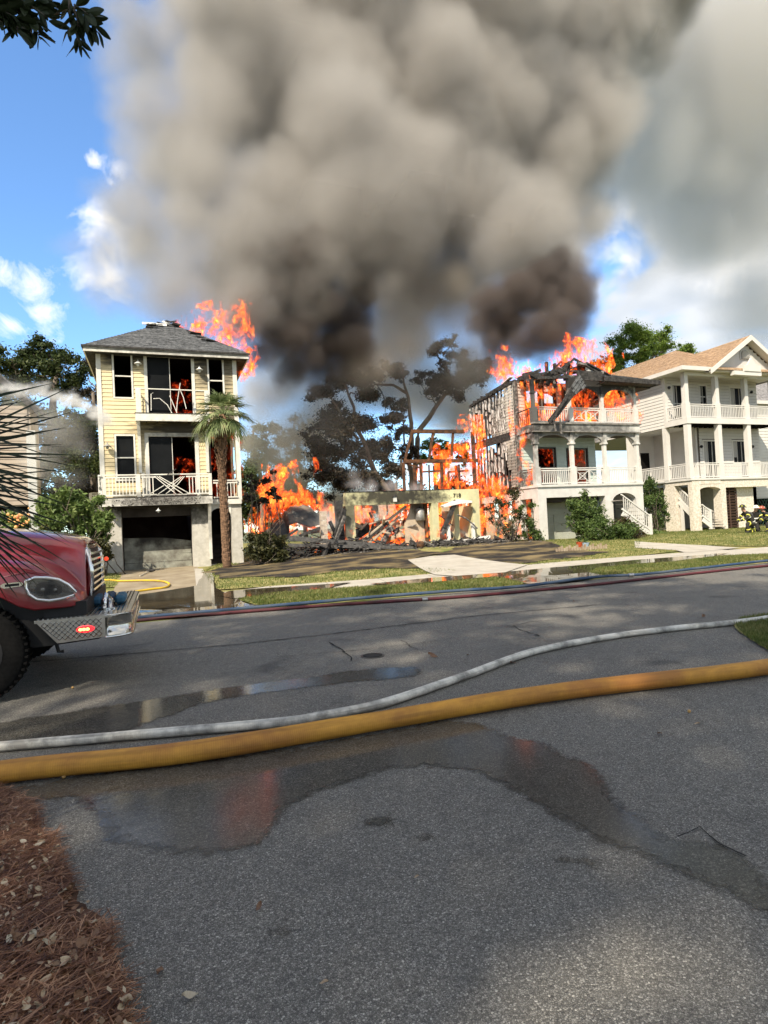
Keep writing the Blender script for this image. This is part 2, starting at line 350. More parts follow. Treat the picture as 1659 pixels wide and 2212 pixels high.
# ---------------------------------------------------------------- plants
def leafcloud(centers,n,size,seed=0,flat=0.,droop=0.,shell=.5,aspect=.5):
    """n leaf-sized faces spread over clumps (centre, radius)"""
    r=np.random.RandomState(seed); C=np.array([[c[0],c[1],c[2]] for c,_ in centers]); Rr=np.array([q for _,q in centers])
    w=Rr**2.2; idx=r.choice(len(C),n,p=w/w.sum()); d=r.normal(size=(n,3)); d/=np.linalg.norm(d,axis=1)[:,None]
    rad=np.abs(r.normal(size=n))*.6; p=C[idx]+d*(Rr[idx]*rad)[:,None]*np.array([1,1,1-flat])
    nrm=d*.5+r.normal(size=(n,3))*.8; nrm[:,2]+=.5; nrm/=np.linalg.norm(nrm,axis=1)[:,None]
    t=np.cross(nrm,r.normal(size=(n,3))); t/=np.linalg.norm(t,axis=1)[:,None]; t[:,2]-=droop; b=np.cross(nrm,t)
    s=(size*(.6+.8*r.rand(n)))[:,None]; V=np.stack([p-t*s*.5,p+b*s*aspect*.5,p+t*s*.5,p-b*s*aspect*.5],1).reshape(-1,3)
    F=np.arange(4*n).reshape(-1,4); return V,F
def limb(mb,a,b,r0,r1,seed=0,wob=.12,n=6,seg=6):
    a=Vector(a);b=Vector(b);pts=[];L=(b-a).length
    for i in range(seg+1):
        t=i/seg; p=a.lerp(b,t); k=math.sin(t*math.pi)*wob*L
        p+=Vector((mn.noise(Vector((t*2.3,seed,0))),mn.noise(Vector((t*2.3,seed,9))),mn.noise(Vector((t*2.3,seed,5)))))*k*1.6
        pts.append(p)
    mb.tube(pts,[r0+(r1-r0)*i/seg for i in range(seg+1)],n); return pts
bark=M('bark',(.10,.08,.065),(.20,.165,.13),scale=6,rough=.9,bump=.7,bscale=20,stretch=(1,1,.25))
def tree(name,label,base,skeleton,clumps,nleaf,size,lmat,group=None,barkm=None,seed=0,twigs=60,flat=.3,shell=.3,cat='tree',droop=0):
    t=thing(name,base,label,cat,group); mb=MB(); tips=[]
    for i,(pts,r0,r1) in enumerate(skeleton):
        pts=[Vector(p) for p in pts]; fine=[]
        for k in range(len(pts)-1):
            for s in range(4): 
                q=pts[k].lerp(pts[k+1],s/4); fine.append(q+Vector((mn.noise(q*.7+Vector((seed,0,0))),mn.noise(q*.7+Vector((0,seed,0))),0))*.25*(0 if k==0 and s==0 else 1))
        fine.append(pts[-1]); m=len(fine); mb.tube(fine,[r0+(r1-r0)*j/(m-1) for j in range(m)],8); tips+=fine[m//3:]
    rnd=random.Random(seed)
    for c,r in clumps:
        c=Vector(c); q=min(tips,key=lambda p:(p-c).length); 
        limb(mb,q,c,.05+r*.02,.02,seed=rnd.random()*50,wob=.25,n=5)
        for _ in range(max(1,twigs//len(clumps))):
            e=c+Vector((rnd.gauss(0,1),rnd.gauss(0,1),rnd.gauss(0,.7)))*r*.55; limb(mb,c,e,.03,.008,seed=rnd.random()*50,wob=.2,n=4,seg=3)
    ob('trunk',mb,barkm or bark,t,smooth=True)
    sub=[]
    for c,r in clumps:
        c=Vector(c)
        for _ in range(12):
            d=Vector((rnd.gauss(0,1),rnd.gauss(0,1),rnd.gauss(0,.7))).normalized(); sub.append((c+d*r*rnd.uniform(.2,1.15),r*rnd.uniform(.3,.62)))
    V,F=leafcloud(sub,nleaf,size,seed,flat,droop,shell); np_mesh('crown',V,F,lmat,t)
    return t
def PC(l,y,dy=0,seed=0):  # clumps (u,v,r px) at depth y, jittered in depth
    r=random.Random(seed); out=[]
    for u,v,q in l:
        yy=y+r.uniform(-dy,dy); p=P(u,v,yy); s=(P(u+1,v,yy)-p).length; out.append((p,q*s))
    return out
L_oak=leafmat('oak_leaves',(.018,.03,.01),(.045,.07,.02),(.10,.12,.04))
L_oakb=leafmat('scorched_leaves',(.014,.013,.010),(.035,.030,.022),(.075,.06,.035),trans=.2)
L_pine=leafmat('pine_needles',(.06,.10,.02),(.14,.22,.035),(.26,.36,.07),trans=.45)
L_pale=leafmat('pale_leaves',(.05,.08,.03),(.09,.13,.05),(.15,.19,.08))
L_bush=leafmat('bush_leaves',(.03,.055,.015),(.07,.12,.03),(.16,.22,.07),scale=3)
L_dbush=leafmat('dull_bush_leaves',(.02,.025,.01),(.05,.055,.02),(.13,.12,.05),scale=3)
L_palm=leafmat('palm_leaves',(.06,.09,.03),(.15,.20,.08),(.34,.38,.19),trans=.25,scale=2)
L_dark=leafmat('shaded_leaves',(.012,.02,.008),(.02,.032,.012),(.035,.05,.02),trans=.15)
# ================================================================ THE GROUND
def base_h(x):
    k=[(-60,.12),(-2.5,.18),(3.4,.2),(7.6,.45),(16.5,.48),(18.5,.4),(26,.36),(29.5,.3),(80,.3)]
    for (a,p),(b,q) in zip(k,k[1:]):
        if x<=b: return p+(q-p)*max(0,(x-a)/(b-a))
    return .3
def sm(t): t=max(0,min(1,t)); return t*t*(3-2*t)
def gh(x,y):
    return .07*sm((y-12.2)/1.2)+(base_h(x)-.07)*sm((y-16.5)/8.5)
def GH(u,v):
    z=.1
    for _ in range(25):
        p=G(u,v,min(z,1.2)); z=.6*z+.4*gh(p.x,p.y)
    return G(u,v,z)
def inx(poly,x,y):
    c=False;n=len(poly)
    for i in range(n):
        x1,y1=poly[i];x2,y2=poly[(i+1)%n]
        if (y1>y)!=(y2>y) and x<(x2-x1)*(y-y1)/(y2-y1)+x1: c=not c
    return c
def ragged(poly,step=.3,amp=.12,seed=0,freq=1.3):
    out=[];n=len(poly)
    for i in range(n):
        a=Vector(poly[i]);b=Vector(poly[(i+1)%n]);L=(b-a).length;m=max(1,int(L/step))
        for k in range(m):
            p=a.lerp(b,k/m); q=Vector((p.x*freq,p.y*freq,seed*3.7)); q2=q*3.1
            out.append((p.x+amp*(mn.noise(q)+.45*mn.noise(q2)),p.y+amp*(mn.noise(q+Vector((9,4,0)))+.45*mn.noise(q2+Vector((5,1,2))))))
    return out
def sheet(name,poly,mat,off,grid=1.0,flat=None,thick=0,**kw):
    """a sheet cut to the outline and draped over the ground"""
    bm=bmesh.new(); vs=[bm.verts.new((x,y,0)) for x,y in poly]
    f=bm.faces.new(vs); bmesh.ops.triangulate(bm,faces=[f],ngon_method='EAR_CLIP')
    if flat is None:
        for ax in (0,1):
            lo=min(p[ax] for p in poly);hi=max(p[ax] for p in poly);k=math.floor(lo/grid)+1
            while k*grid<hi:
                co=[0,0,0];no=[0,0,0];co[ax]=k*grid;no[ax]=1
                bmesh.ops.bisect_plane(bm,geom=bm.verts[:]+bm.edges[:]+bm.faces[:],plane_co=co,plane_no=no); k+=1
    for v in bm.verts: v.co.z=(flat if flat is not None else gh(v.co.x,v.co.y))+off
    bmesh.ops.recalc_face_normals(bm,faces=bm.faces)
    if sum(f.normal.z for f in bm.faces)<0: bmesh.ops.reverse_faces(bm,faces=bm.faces)
    if thick:
        e=bmesh.ops.extrude_face_region(bm,geom=bm.faces[:]); 
        for v in [g for g in e['geom'] if isinstance(g,bmesh.types.BMVert)]: v.co.z-=0
        top={v for v in e['geom'] if isinstance(v,bmesh.types.BMVert)}
        for v in bm.verts:
            if v not in top: v.co.z-=thick
        bmesh.ops.recalc_face_normals(bm,faces=bm.faces)
    me=bpy.data.meshes.new(name); bm.to_mesh(me); bm.free(); me.materials.append(mat)
    o=bpy.data.objects.new(name,me); COL.objects.link(o)
    for k,v in kw.items(): o[k]=v
    return o
def gp(l): return [tuple(GH(u,v).xy) for u,v in l]
def rp(l,z=0): return [tuple(G(u,v,z).xy) for u,v in l]
def asphalt(name,wet=0):
    m=bpy.data.materials.new(name); m.use_nodes=True; t=m.node_tree; b=t.nodes['Principled BSDF']
    ge=N(t,'ShaderNodeNewGeometry'); p=ge.outputs['Position']
    vo=N(t,'ShaderNodeTexVoronoi',feature='F1',i_Scale=135.,i_Randomness=1.); ln(t,p,vo.inputs['Vector'])
    vd=N(t,'ShaderNodeTexVoronoi',feature='DISTANCE_TO_EDGE',i_Scale=135.); ln(t,p,vd.inputs['Vector'])
    sv=N(t,'ShaderNodeSeparateColor'); ln(t,vo.outputs['Color'],sv.inputs[0])
    st=ramp(t,sv.outputs[0],[(0,(.115,.108,.095)),(.35,(.18,.171,.15)),(.7,(.25,.238,.21)),(.94,(.35,.334,.295)),(1,(.50,.475,.42))])
    big=N(t,'ShaderNodeTexNoise',i_Scale=.55,i_Detail=6,i_Roughness=.62); ln(t,p,big.inputs['Vector'])
    mid=N(t,'ShaderNodeTexNoise',i_Scale=9.,i_Detail=5,i_Roughness=.6); ln(t,p,mid.inputs['Vector'])
    col=mix(t,mth(t,'MULTIPLY',ramp(t,vd.outputs['Distance'],[(0,1.),(.13,0.)]),.85),st,(.020,.019,.018))
    col=mix(t,1.,col,ramp(t,mth(t,'MULTIPLY_ADD',mid.outputs[0],.45,mth(t,'MULTIPLY',big.outputs[0],.6)),[(.3,(.66,.66,.67)),(.5,(1.,1.,1.)),(.75,(1.25,1.23,1.2))]),'MULTIPLY')
    fl=N(t,'ShaderNodeTexNoise',i_Scale=1.1,i_Detail=3); mp=N(t,'ShaderNodeVectorMath',operation='ADD'); ln(t,p,mp.inputs[0]); mp.inputs[1].default_value=(31,7,0); ln(t,mp.outputs[0],fl.inputs['Vector'])
    col=mix(t,ramp(t,fl.outputs[0],[(.62,0.),(.72,.55)]),col,(.035,.034,.033))
    ln(t,col,b.inputs['Base Color'])
    hb=mth(t,'ADD',ramp(t,vd.outputs['Distance'],[(0,0.),(.25,1.)]),mth(t,'MULTIPLY',sv.outputs[1],.7))
    bp=N(t,'ShaderNodeBump'); bp.inputs['Distance'].default_value=.004; bp.inputs['Strength'].default_value=.8; ln(t,hb,bp.inputs['Height'])
    b.inputs['Roughness'].default_value=.8
    if wet:
        dk=mix(t,1.,col,(.40,.40,.385),'MULTIPLY'); ln(t,dk,b.inputs['Base Color'])
        rip=N(t,'ShaderNodeTexNoise',i_Scale=22.,i_Detail=4,i_Roughness=.6); vm=N(t,'ShaderNodeVectorMath',operation='MULTIPLY'); ln(t,p,vm.inputs[0]); vm.inputs[1].default_value=(.55,1.3,1); ln(t,vm.outputs[0],rip.inputs['Vector'])
        ht=mth(t,'ADD',mth(t,'MULTIPLY',hb,.05*wet),mth(t,'MULTIPLY',rip.outputs[0],1.5)); ln(t,ht,bp.inputs['Height']); bp.inputs['Strength'].default_value=.13
        b.inputs['Roughness'].default_value=.75; b.inputs['Specular IOR Level'].default_value=.15; b.inputs['Coat Weight'].default_value=1.; b.inputs['Coat Roughness'].default_value=.025; b.inputs['Coat IOR'].default_value=1.33
        ln(t,bp.outputs[0],b.inputs['Coat Normal'])
        wa=N(t,'ShaderNodeAttribute',attribute_name='wet'); en=N(t,'ShaderNodeTexNoise',i_Scale=13.,i_Detail=8,i_Roughness=.7); ln(t,p,en.inputs['Vector']); e2=N(t,'ShaderNodeTexNoise',i_Scale=3.,i_Detail=3); ln(t,p,e2.inputs['Vector'])
        mk_=mth(t,'ADD',wa.outputs['Fac'],mth(t,'ADD',mth(t,'MULTIPLY',mth(t,'SUBTRACT',en.outputs[0],.5),1.6),mth(t,'MULTIPLY',mth(t,'SUBTRACT',e2.outputs[0],.5),1.2))); mk_=mth(t,'MULTIPLY',mk_,2.2,clamp=True)
        tp_=N(t,'ShaderNodeBsdfTransparent'); mx_=N(t,'ShaderNodeMixShader'); ln(t,mk_,mx_.inputs[0]); ln(t,tp_.outputs[0],mx_.inputs[1]); ln(t,b.outputs[0],mx_.inputs[2]); ln(t,mx_.outputs[0],t.nodes['Material Output'].inputs[0])
    ln(t,bp.outputs[0],b.inputs['Normal']); return m
m_road=asphalt('asphalt'); m_wet=asphalt('wet_asphalt',1.0)
m_patch=M('asphalt_patch',(.12,.125,.125),(.17,.172,.168),scale=60,rough=.8,bump=.4,bscale=200)
m_conc=M('concrete',(.46,.43,.37),(.36,.33,.28),scale=2.2,rough=.85,bump=.15,bscale=40,detail=8)
m_drive=M('stained_concrete',(.36,.30,.21),(.22,.17,.11),scale=1.4,rough=.6,bump=.1,bscale=30,detail=8)
m_grass=M('lawn_grass',(.12,.145,.03),(.33,.28,.11),scale=1.6,rough=.95,bump=.8,bscale=70,detail=8,lo=.38,hi=.62)
m_far=M('field_grass',(.08,.10,.03),(.14,.13,.06),scale=.3,rough=.95)
m_burn=M('burnt_grass',(.014,.011,.009),(.24,.18,.085),scale=1.1,rough=.95,bump=.5,bscale=40,detail=12,lo=.45,hi=.68,stretch=(.6,1.2,1))
m_water=M('puddle_water',(.045,.036,.024),(.10,.08,.05),scale=1.1,rough=.035,spec=.6,bump=.02,bscale=9)
m_straw_bed=M('straw_bed',(.05,.025,.014),(.12,.055,.03),scale=14,rough=.95,bump=.8,bscale=90)
bx0=MB().quad((-900,-300,-.06),(900,-300,-.06),(900,1500,-.06),(-900,1500,-.06))
ob('ground',bx0,m_far,kind='structure')
ob('road',MB().quad((-120,-14,0),(120,-14,0),(120,12.4,0),(-120,12.4,0)),m_road,kind='structure')
gv=[];gf=[];X0,X1,Y0_,Y1_=-60,90,12,64
for j in range(Y1_-Y0_+1):
    for i in range(X1-X0+1): gv.append((X0+i,Y0_+j,gh(X0+i,Y0_+j)-.012))
for j in range(Y1_-Y0_):
    for i in range(X1-X0): a=j*(X1-X0+1)+i; gf.append((a,a+1,a+X1-X0+2,a+X1-X0+1))
ob('terrain',MB().add(gv,gf),m_grass,kind='structure',smooth=True)
walk_px=[(440,1298),(600,1281),(770,1269),(930,1253),(1090,1239),(1371,1213),(1659,1198),(1800,1190),(1800,1172),(1659,1182),(1371,1203),(1130,1222),(988,1237),(754,1257),(549,1271),(440,1286)]
wp=gp(walk_px); 
# the footpath slab by slab
wn=wp[:8]; wf=wp[8:][::-1]
def along(pts,x):
    for (x0,y0),(x1,y1) in zip(pts,pts[1:]):
        if x<=x1: return y0+(y1-y0)*(x-x0)/(x1-x0)
    return pts[-1][1]
footpath=sheet('pavement',[(a,b) for a,b in wp],m_conc,.008,kind='structure')
x=max(wn[0][0],wf[0][0])+.05
while x<min(wn[-1][0],wf[-1][0])-1.5:
    xe=x+1.5-.03; q=[(x,along(wn,x)),(xe,along(wn,xe)),(xe+.25,along(wf,xe)),(x+.25,along(wf,x))]
    s=ob('slab',MB().add([(a,b,gh(a,b)+.03) for a,b in q]+[(a,b,gh(a,b)-.05) for a,b in q],[(0,1,2,3),(0,4,5,1),(1,5,6,2),(2,6,7,3),(3,7,4,0)]),m_conc); s.parent=footpath
    x+=1.5
lawn_px={'a':[(436,1236),(455,1262),(474,1275),(549,1270),(754,1256),(988,1236),(881,1211),(700,1203),(520,1212),(470,1219)],
 'v1':[(513,1297),(600,1283),(770,1271),(850,1267),(940,1262),(1068,1250),(1138,1263),(1060,1270),(930,1280),(800,1293),(640,1310),(560,1311)],
 'v2':[(1272,1240),(1290,1230),(1371,1222),(1450,1217),(1560,1203),(1659,1199),(1800,1191),(1800,1196),(1659,1209),(1430,1237),(1371,1240),(1300,1246)],
 'b':[(1082,1217),(1140,1223),(1371,1202),(1465,1191),(1380,1184),(1385,1165),(1100,1168),(985,1198)],
 'c':[(1380,1172),(1527,1179),(1659,1180),(1900,1168),(1900,1140),(1400,1143)],
 'l':[(150,1275),(248,1269),(262,1241),(200,1238),(120,1245)]}
for i,k in enumerate(lawn_px): sheet('lawn',ragged(gp(lawn_px[k]),amp=.07,seed=i),m_grass,.02,kind='structure')
sheet('driveway',gp([(881,1212),(930,1204),(982,1201),(1082,1217),(1140,1223),(1092,1240),(985,1248),(940,1245)]),m_conc,.052,kind='structure')
sheet('driveway',gp([(1371,1171),(1400,1173),(1527,1180),(1600,1185),(1482,1196),(1460,1190),(1371,1185)]),m_conc,.036,kind='structure')
dv=sheet('driveway',gp([(262,1226),(420,1219),(436,1236),(455,1262),(474,1277),(513,1298),(545,1310),(500,1325),(220,1350),(248,1269)]),m_drive,.014,kind='structure')
sheet('path',gp([(420,1230),(438,1230),(452,1262),(462,1290),(462,1318),(430,1320),(424,1270)]),m_conc,.034,kind='structure')
sheet('driveway',[(-3.5,-3),(12,-3),(7.6,2.0),(6.5,4.4),(3,4.9),(-1.5,4.6),(-.8,4.1),(-.2,2.4),(0,0)],m_road,.0,flat=.003,kind='structure') if False else None
BURNT=[]
for i,l in enumerate(([(445,1236),(520,1218),(549,1206),(700,1190),(900,1190),(960,1196),(881,1212),(945,1224),(960,1229),(850,1230),(714,1238),(640,1249),(549,1248),(490,1252),(465,1244)],[(940,1200),(985,1185),(1060,1172),(1185,1170),(1215,1189),(1320,1194),(1240,1205),(1130,1220),(1082,1216)])):
    BURNT.append(ragged(gp(l),amp=.35,step=.15,seed=i+5,freq=1.6)); sheet('burnt_ground',BURNT[-1],m_burn,.042,kind='structure')
# standing water
for i,(l,o_) in enumerate((([(800,1265),(930,1252),(1090,1239),(1371,1213),(1500,1203),(1575,1197),(1540,1205),(1450,1216),(1371,1221),(1290,1229),(1272,1240),(1300,1246),(1250,1258),(1145,1266),(1068,1249),(940,1261),(850,1267)],.05),
    ([(200,1352),(215,1315),(262,1292),(330,1284),(425,1268),(440,1240),(458,1240),(468,1275),(505,1293),(530,1308),(600,1316),(500,1328)],.045),
    ([(560,1275),(640,1270),(760,1262),(700,1277),(600,1288),(500,1298),(470,1290),(500,1280)],.052))):
    sheet('puddle',ragged(gp(l),amp=.05,step=.2,seed=i),m_water,o_,kind='structure')
wetA=[(-60,1715),(200,1672),(450,1640),(700,1605),(960,1555),(1020,1562),(1080,1580),(1130,1598),(1190,1605),(1230,1635),(1290,1660),(1320,1690),(1345,1735),(1390,1770),(1460,1810),(1560,1830),(1680,1890),(1720,2020),(1560,1935),(1450,1885),(1330,1835),(1230,1790),(1150,1740),(1090,1700),(1010,1665),(930,1660),(850,1665),(760,1690),(680,1720),(620,1755),(600,1800),(560,1830),(460,1850),(340,1845),(240,1830),(215,1790),(190,1745),(150,1725),(60,1740)]
wetB=[(-60,1570),(100,1545),(300,1513),(480,1487),(640,1466),(760,1447),(905,1438),(915,1450),(900,1462),(840,1470),(760,1475),(640,1490),(520,1505),(430,1525),(330,1560),(280,1580),(100,1602),(-60,1622)]
def wetsheet(poly,cell,z,fade):
    """wet film on the asphalt, its outline fading out grain by grain"""
    xs=np.arange(min(p[0] for p in poly)-.2,max(p[0] for p in poly)+.2,cell); ys=np.arange(min(p[1] for p in poly)-.2,max(p[1] for p in poly)+.2,cell)
    Xg,Yg=np.meshgrid(xs,ys); D=np.full(Xg.shape,9.); I=np.zeros(Xg.shape,bool)
    for (ax,ay),(bx_,by) in zip(poly,poly[1:]+poly[:1]):
        dx,dy=bx_-ax,by-ay; t=np.clip(((Xg-ax)*dx+(Yg-ay)*dy)/(dx*dx+dy*dy+1e-9),0,1); D=np.minimum(D,np.hypot(Xg-ax-t*dx,Yg-ay-t*dy))
        I^=((ay>Yg)!=(by>Yg))&(Xg<dx*(Yg-ay)/(dy if abs(dy)>1e-9 else 1e-9)+ax)
    D=np.where(I,D,-D); ny,nx=Xg.shape; V=np.stack([Xg,Yg,np.full(Xg.shape,z)],-1).reshape(-1,3); i=np.arange(ny*nx).reshape(ny,nx)
    F=np.stack([i[:-1,:-1],i[:-1,1:],i[1:,1:],i[1:,:-1]],-1).reshape(-1,4); keep=(D.ravel()[F]>-.16).any(1)
    o=np_mesh('puddle',V,F[keep],m_wet,None,kind='structure'); at=o.data.attributes.new('wet','FLOAT','POINT'); at.data.foreach_set('value',(D.ravel()/fade).astype(np.float32)); return o
wetsheet(rp(wetA),.045,.005,.16); wetsheet(rp(wetB),.05,.005,.16)
wetsheet(rp([(770,1770),(830,1762),(880,1775),(870,1790),(800,1785)]),.03,.005,.1); wetsheet(rp([(890,1800),(935,1795),(945,1815),(905,1822)]),.03,.005,.1); wetsheet(rp([(1170,1840),(1230,1850),(1300,1865),(1290,1875),(1200,1865)]),.03,.005,.1); wetsheet(rp([(560,2005),(640,2000),(655,2020),(580,2030)]),.03,.005,.12)
0 and sheet('road_patch',ragged(rp([(1365,1700),(1420,1690),(1560,1745),(1680,1800),(1680,1830),(1560,1775),(1480,1765),(1400,1735)]),amp=.02,step=.05,seed=8,freq=5),m_patch,0,flat=.009,kind='structure')
# cracks in the road
m_crack=M('crack_shadow',(.012,.012,.012),rough=.95)
for i,(l,wd) in enumerate((([(60,1432),(300,1412),(520,1392),(700,1372),(860,1352),(1040,1330),(1300,1306)],.04),([(712,1388),(735,1402),(755,1420),(765,1432)],.025),([(1110,1353),(1125,1362),(1160,1372),(1180,1378)],.022),([(1110,1353),(1150,1343),(1230,1338)],.015),([(870,1385),(890,1400),(905,1408)],.015),([(600,1420),(780,1405),(980,1382)],.012),([(1460,1810),(1500,1790),(1560,1830),(1659,1880)],.012))):
    pts=[G(u,v,0) for u,v in l]; fine=[]
    for a,b in zip(pts,pts[1:]):
        m=max(2,int((b-a).length/.08))
        for k in range(m): q=a.lerp(b,k/m); fine.append(q+Vector((mn.noise(q*5)*.05,mn.noise(q*5+Vector((7,0,0)))*.05,0)))
    mb=MB()
    for k in range(len(fine)-1):
        a,b=fine[k],fine[k+1]; n_=Vector((-(b-a).y,(b-a).x,0)).normalized()*wd*(.25+abs(mn.noise(a*7))*.6)
        mb.quad(a-n_+Vector((0,0,.010)),b-n_+Vector((0,0,.010)),b+n_+Vector((0,0,.010)),a+n_+Vector((0,0,.010)))
    ob('crack',mb,m_crack,kind='structure')
# grass blades
def blades(name,polys,n,h,mat,seed=0,zf=gh,off=.02,w=.012):
    r=random.Random(seed); V=[];cnt=0; areas=[]
    for p in polys:
        xs=[q[0] for q in p];ys=[q[1] for q in p]; areas.append((min(xs),max(xs),min(ys),max(ys),p))
    tot=sum((a[1]-a[0])*(a[3]-a[2]) for a in areas)
    for x0,x1,y0,y1,p in areas:
        for _ in range(int(n*(x1-x0)*(y1-y0)/tot)):
            x=r.uniform(x0,x1);y=r.uniform(y0,y1)
            if not inx(p,x,y) or any(inx(q,x,y) for q in BURNT): continue
            z=zf(x,y)+off;a=r.uniform(0,6.28);c,s=math.cos(a)*w,math.sin(a)*w;hh=h*r.uniform(.4,1.2);lx,ly=r.gauss(0,.35)*hh,r.gauss(0,.35)*hh
            V+=[(x-c,y-s,z),(x+c,y+s,z),(x+lx,y+ly,z+hh)]
    V=np.array(V); return np_mesh(name,V,np.arange(len(V)).reshape(-1,3),mat,None,kind='stuff')
L_gr=leafmat('grass_blades',(.06,.10,.02),(.13,.16,.04),(.30,.27,.11),trans=.3,scale=1.3)
blades('grass',[gp(lawn_px[k]) for k in ('a','b','c','l')],90000,.07,L_gr,1)
blades('grass',[gp(lawn_px[k]) for k in ('v1','v2')],70000,.06,L_gr,2)
gpoly=rp([(1588,1352),(1600,1340),(1640,1333),(1720,1325),(1900,1420),(1720,1430),(1659,1408),(1610,1378)])
sheet('lawn',ragged(gpoly,amp=.06,step=.08,seed=2,freq=3),m_grass,0,flat=.02,kind='structure')
blades('grass',[gpoly],26000,.06,L_gr,3,zf=lambda x,y:.0,w=.006)
# pine straw bed at the lower left
spoly=rp([(-500,1690),(0,1702),(60,1745),(85,1800),(112,1840),(150,1900),(165,1955),(215,2000),(250,2060),(258,2130),(290,2230),(300,2500),(-700,2600)])
sheet('pine_straw_bed',ragged(spoly,amp=.05,step=.04,seed=6,freq=5),m_straw_bed,0,flat=.018,kind='structure')
L_straw=leafmat('pine_straw',(.06,.024,.012),(.20,.085,.04),(.46,.26,.15),trans=.1,scale=9,rough=.6)
r=random.Random(9); V=[];F=[]
sp2=ragged(spoly,amp=.12,step=.05,seed=11,freq=6)
cnt=0
while cnt<26000:
    x=r.uniform(-1.3,.1);y=r.uniform(1.2,4.9)
    if not inx(sp2,x,y): continue
    a=r.uniform(0,3.14) if r.random()<.5 else r.gauss(.5,.5); L=r.uniform(.05,.17); c,s=math.cos(a)*L/2,math.sin(a)*L/2; z=.02+r.random()**2*.035; n_=Vector((-s,c)).normalized()*.0017; z2=z+r.uniform(-.012,.02); bend=r.gauss(0,.012)
    b=len(V); mx,my=x-n_.x/.0017*bend,y-n_.y/.0017*bend
    V+=[(x-c-n_.x,y-s-n_.y,z),(x-c+n_.x,y-s+n_.y,z),(mx+n_.x,my+n_.y,(z+z2)/2+.006),(mx-n_.x,my-n_.y,(z+z2)/2+.006),(x+c+n_.x,y+s+n_.y,z2),(x+c-n_.x,y+s-n_.y,z2)]
    F+=[(b,b+1,b+2,b+3),(b+3,b+2,b+4,b+5)]; cnt+=1
np_mesh('pine_straw',np.array(V),np.array(F),L_straw,None,kind='stuff')
# fallen leaves, each its own
L_dead=[M('tan_dead_leaf',(.42,.33,.22),(.30,.21,.13),scale=30,rough=.7),M('brown_dead_leaf',(.20,.10,.05),(.13,.07,.04),scale=30,rough=.6),M('pale_dead_leaf',(.46,.40,.30),(.34,.28,.20),scale=30,rough=.7)]
leafmesh=[]
for k,m_ in enumerate(L_dead):
    vs=[];n_=5
    for i in range(n_+1):
        t=i/n_; wd=math.sin(math.pi*min(1,t*1.02))**.7*.014; vs+=[(t*.055-.027,-wd,.006+.006*math.sin(t*5+k)),(t*.055-.027,0,.0015),(t*.055-.027,wd,.007+.005*math.cos(t*4))]
    fs=[q for i in range(n_) for q in ((i*3,i*3+3,i*3+4,i*3+1),(i*3+1,i*3+4,i*3+5,i*3+2))]
    me=bpy.data.meshes.new('leaf'); me.from_pydata(vs,[],fs); me.materials.append(m_); leafmesh.append(me)
bed=bpy.data.objects['pine_straw_bed']
for i in range(290):
    while True:
        x=r.uniform(-1.2,0.05);y=r.uniform(1.25,3.9)
        if inx(spoly,x,y): break
    o=bpy.data.objects.new('leaf',leafmesh[r.choice((0,0,1,1,2))]); COL.objects.link(o); o.parent=bed
    o.location=(x,y,.045+r.random()*.02); o.rotation_euler=(r.gauss(0,.5),r.gauss(0,.35),r.uniform(0,6.28)); s=r.uniform(.45,.95); o.scale=(s,s*r.uniform(.8,1.4),s)
V=[];
for _ in range(1500):
    x=r.uniform(-1.25,.08);y=r.uniform(1.2,4.3)
    if not inx(spoly,x,y): continue
    a=r.uniform(0,6.28);L=r.uniform(.006,.017);wd=L*r.uniform(.4,.7);c,s=math.cos(a),math.sin(a);z=.04+r.random()*.03;t1,t2=r.gauss(0,.5)*L,r.gauss(0,.5)*wd
    V+=[(x-c*L,y-s*L,z-t1),(x+s*wd,y-c*wd,z+t2),(x+c*L,y+s*L,z+t1),(x-s*wd,y+c*wd,z-t2)]
V=np.array(V); np_mesh('leaf_litter',V,np.arange(len(V)).reshape(-1,4),leafmat('litter_flakes',(.16,.09,.05),(.30,.21,.13),(.46,.38,.27),trans=.1,scale=9),None,kind='stuff')
road=bpy.data.objects['road']
for i,(u,v,k,s) in enumerate(((410,2158,2,1),(345,2105,1,1),(1505,1567,0,.8),(1520,1333,1,1.8),(935,1419,1,2.6),(1108,1434,1,1.6),(1010,1418,1,1.2),(700,2130,0,.6),(560,1965,1,.9),(1300,1470,0,.7),(1425,1588,1,1.2),(152,1503,1,.7),(900,1900,0,.5),(1240,1300,1,1.))):
    p=G(u,v,0); o=bpy.data.objects.new('leaf',leafmesh[k]); COL.objects.link(o); o.parent=road; o.location=(p.x,p.y,.012); o.rotation_euler=(.1,.15,i*1.3); o.scale=(s,s,s)
tw=MB(); a=G(60,1998,.03);b=G(118,2035,.045); limb(tw,a,b,.006,.003,seed=3,wob=.1,n=6); 
tag(ob('stick',tw,bark),'short grey broken stick lying on the brown pine straw','stick')
m_acorn=M('tan_nut',(.55,.33,.12),(.45,.25,.08),rough=.4)
for (u,v,lb) in ((157,1488,'tan fallen nut on the asphalt between the truck tyre and the water strip'),(138,1682,'tan fallen nut lying just below the thick yellow hose'),(1489,1540,'tan fallen nut on bare asphalt to the right below the thick yellow hose')):
    p=G(u,v,0); tag(ob('nut',MB().ball(p+Vector((0,0,.014)),.015,10,7,(1,.85,.85)),m_acorn,smooth=True),lb,'nut','fallen nuts on the asphalt')
p=G(805,1417,0); vc=thing('valve_cover',(p.x,p.y,0),'small round iron valve cover set flush in the road asphalt','valve cover')
m_iron=M('old_iron',(.05,.05,.05),(.09,.085,.08),scale=20,rough=.6,metal=.4)
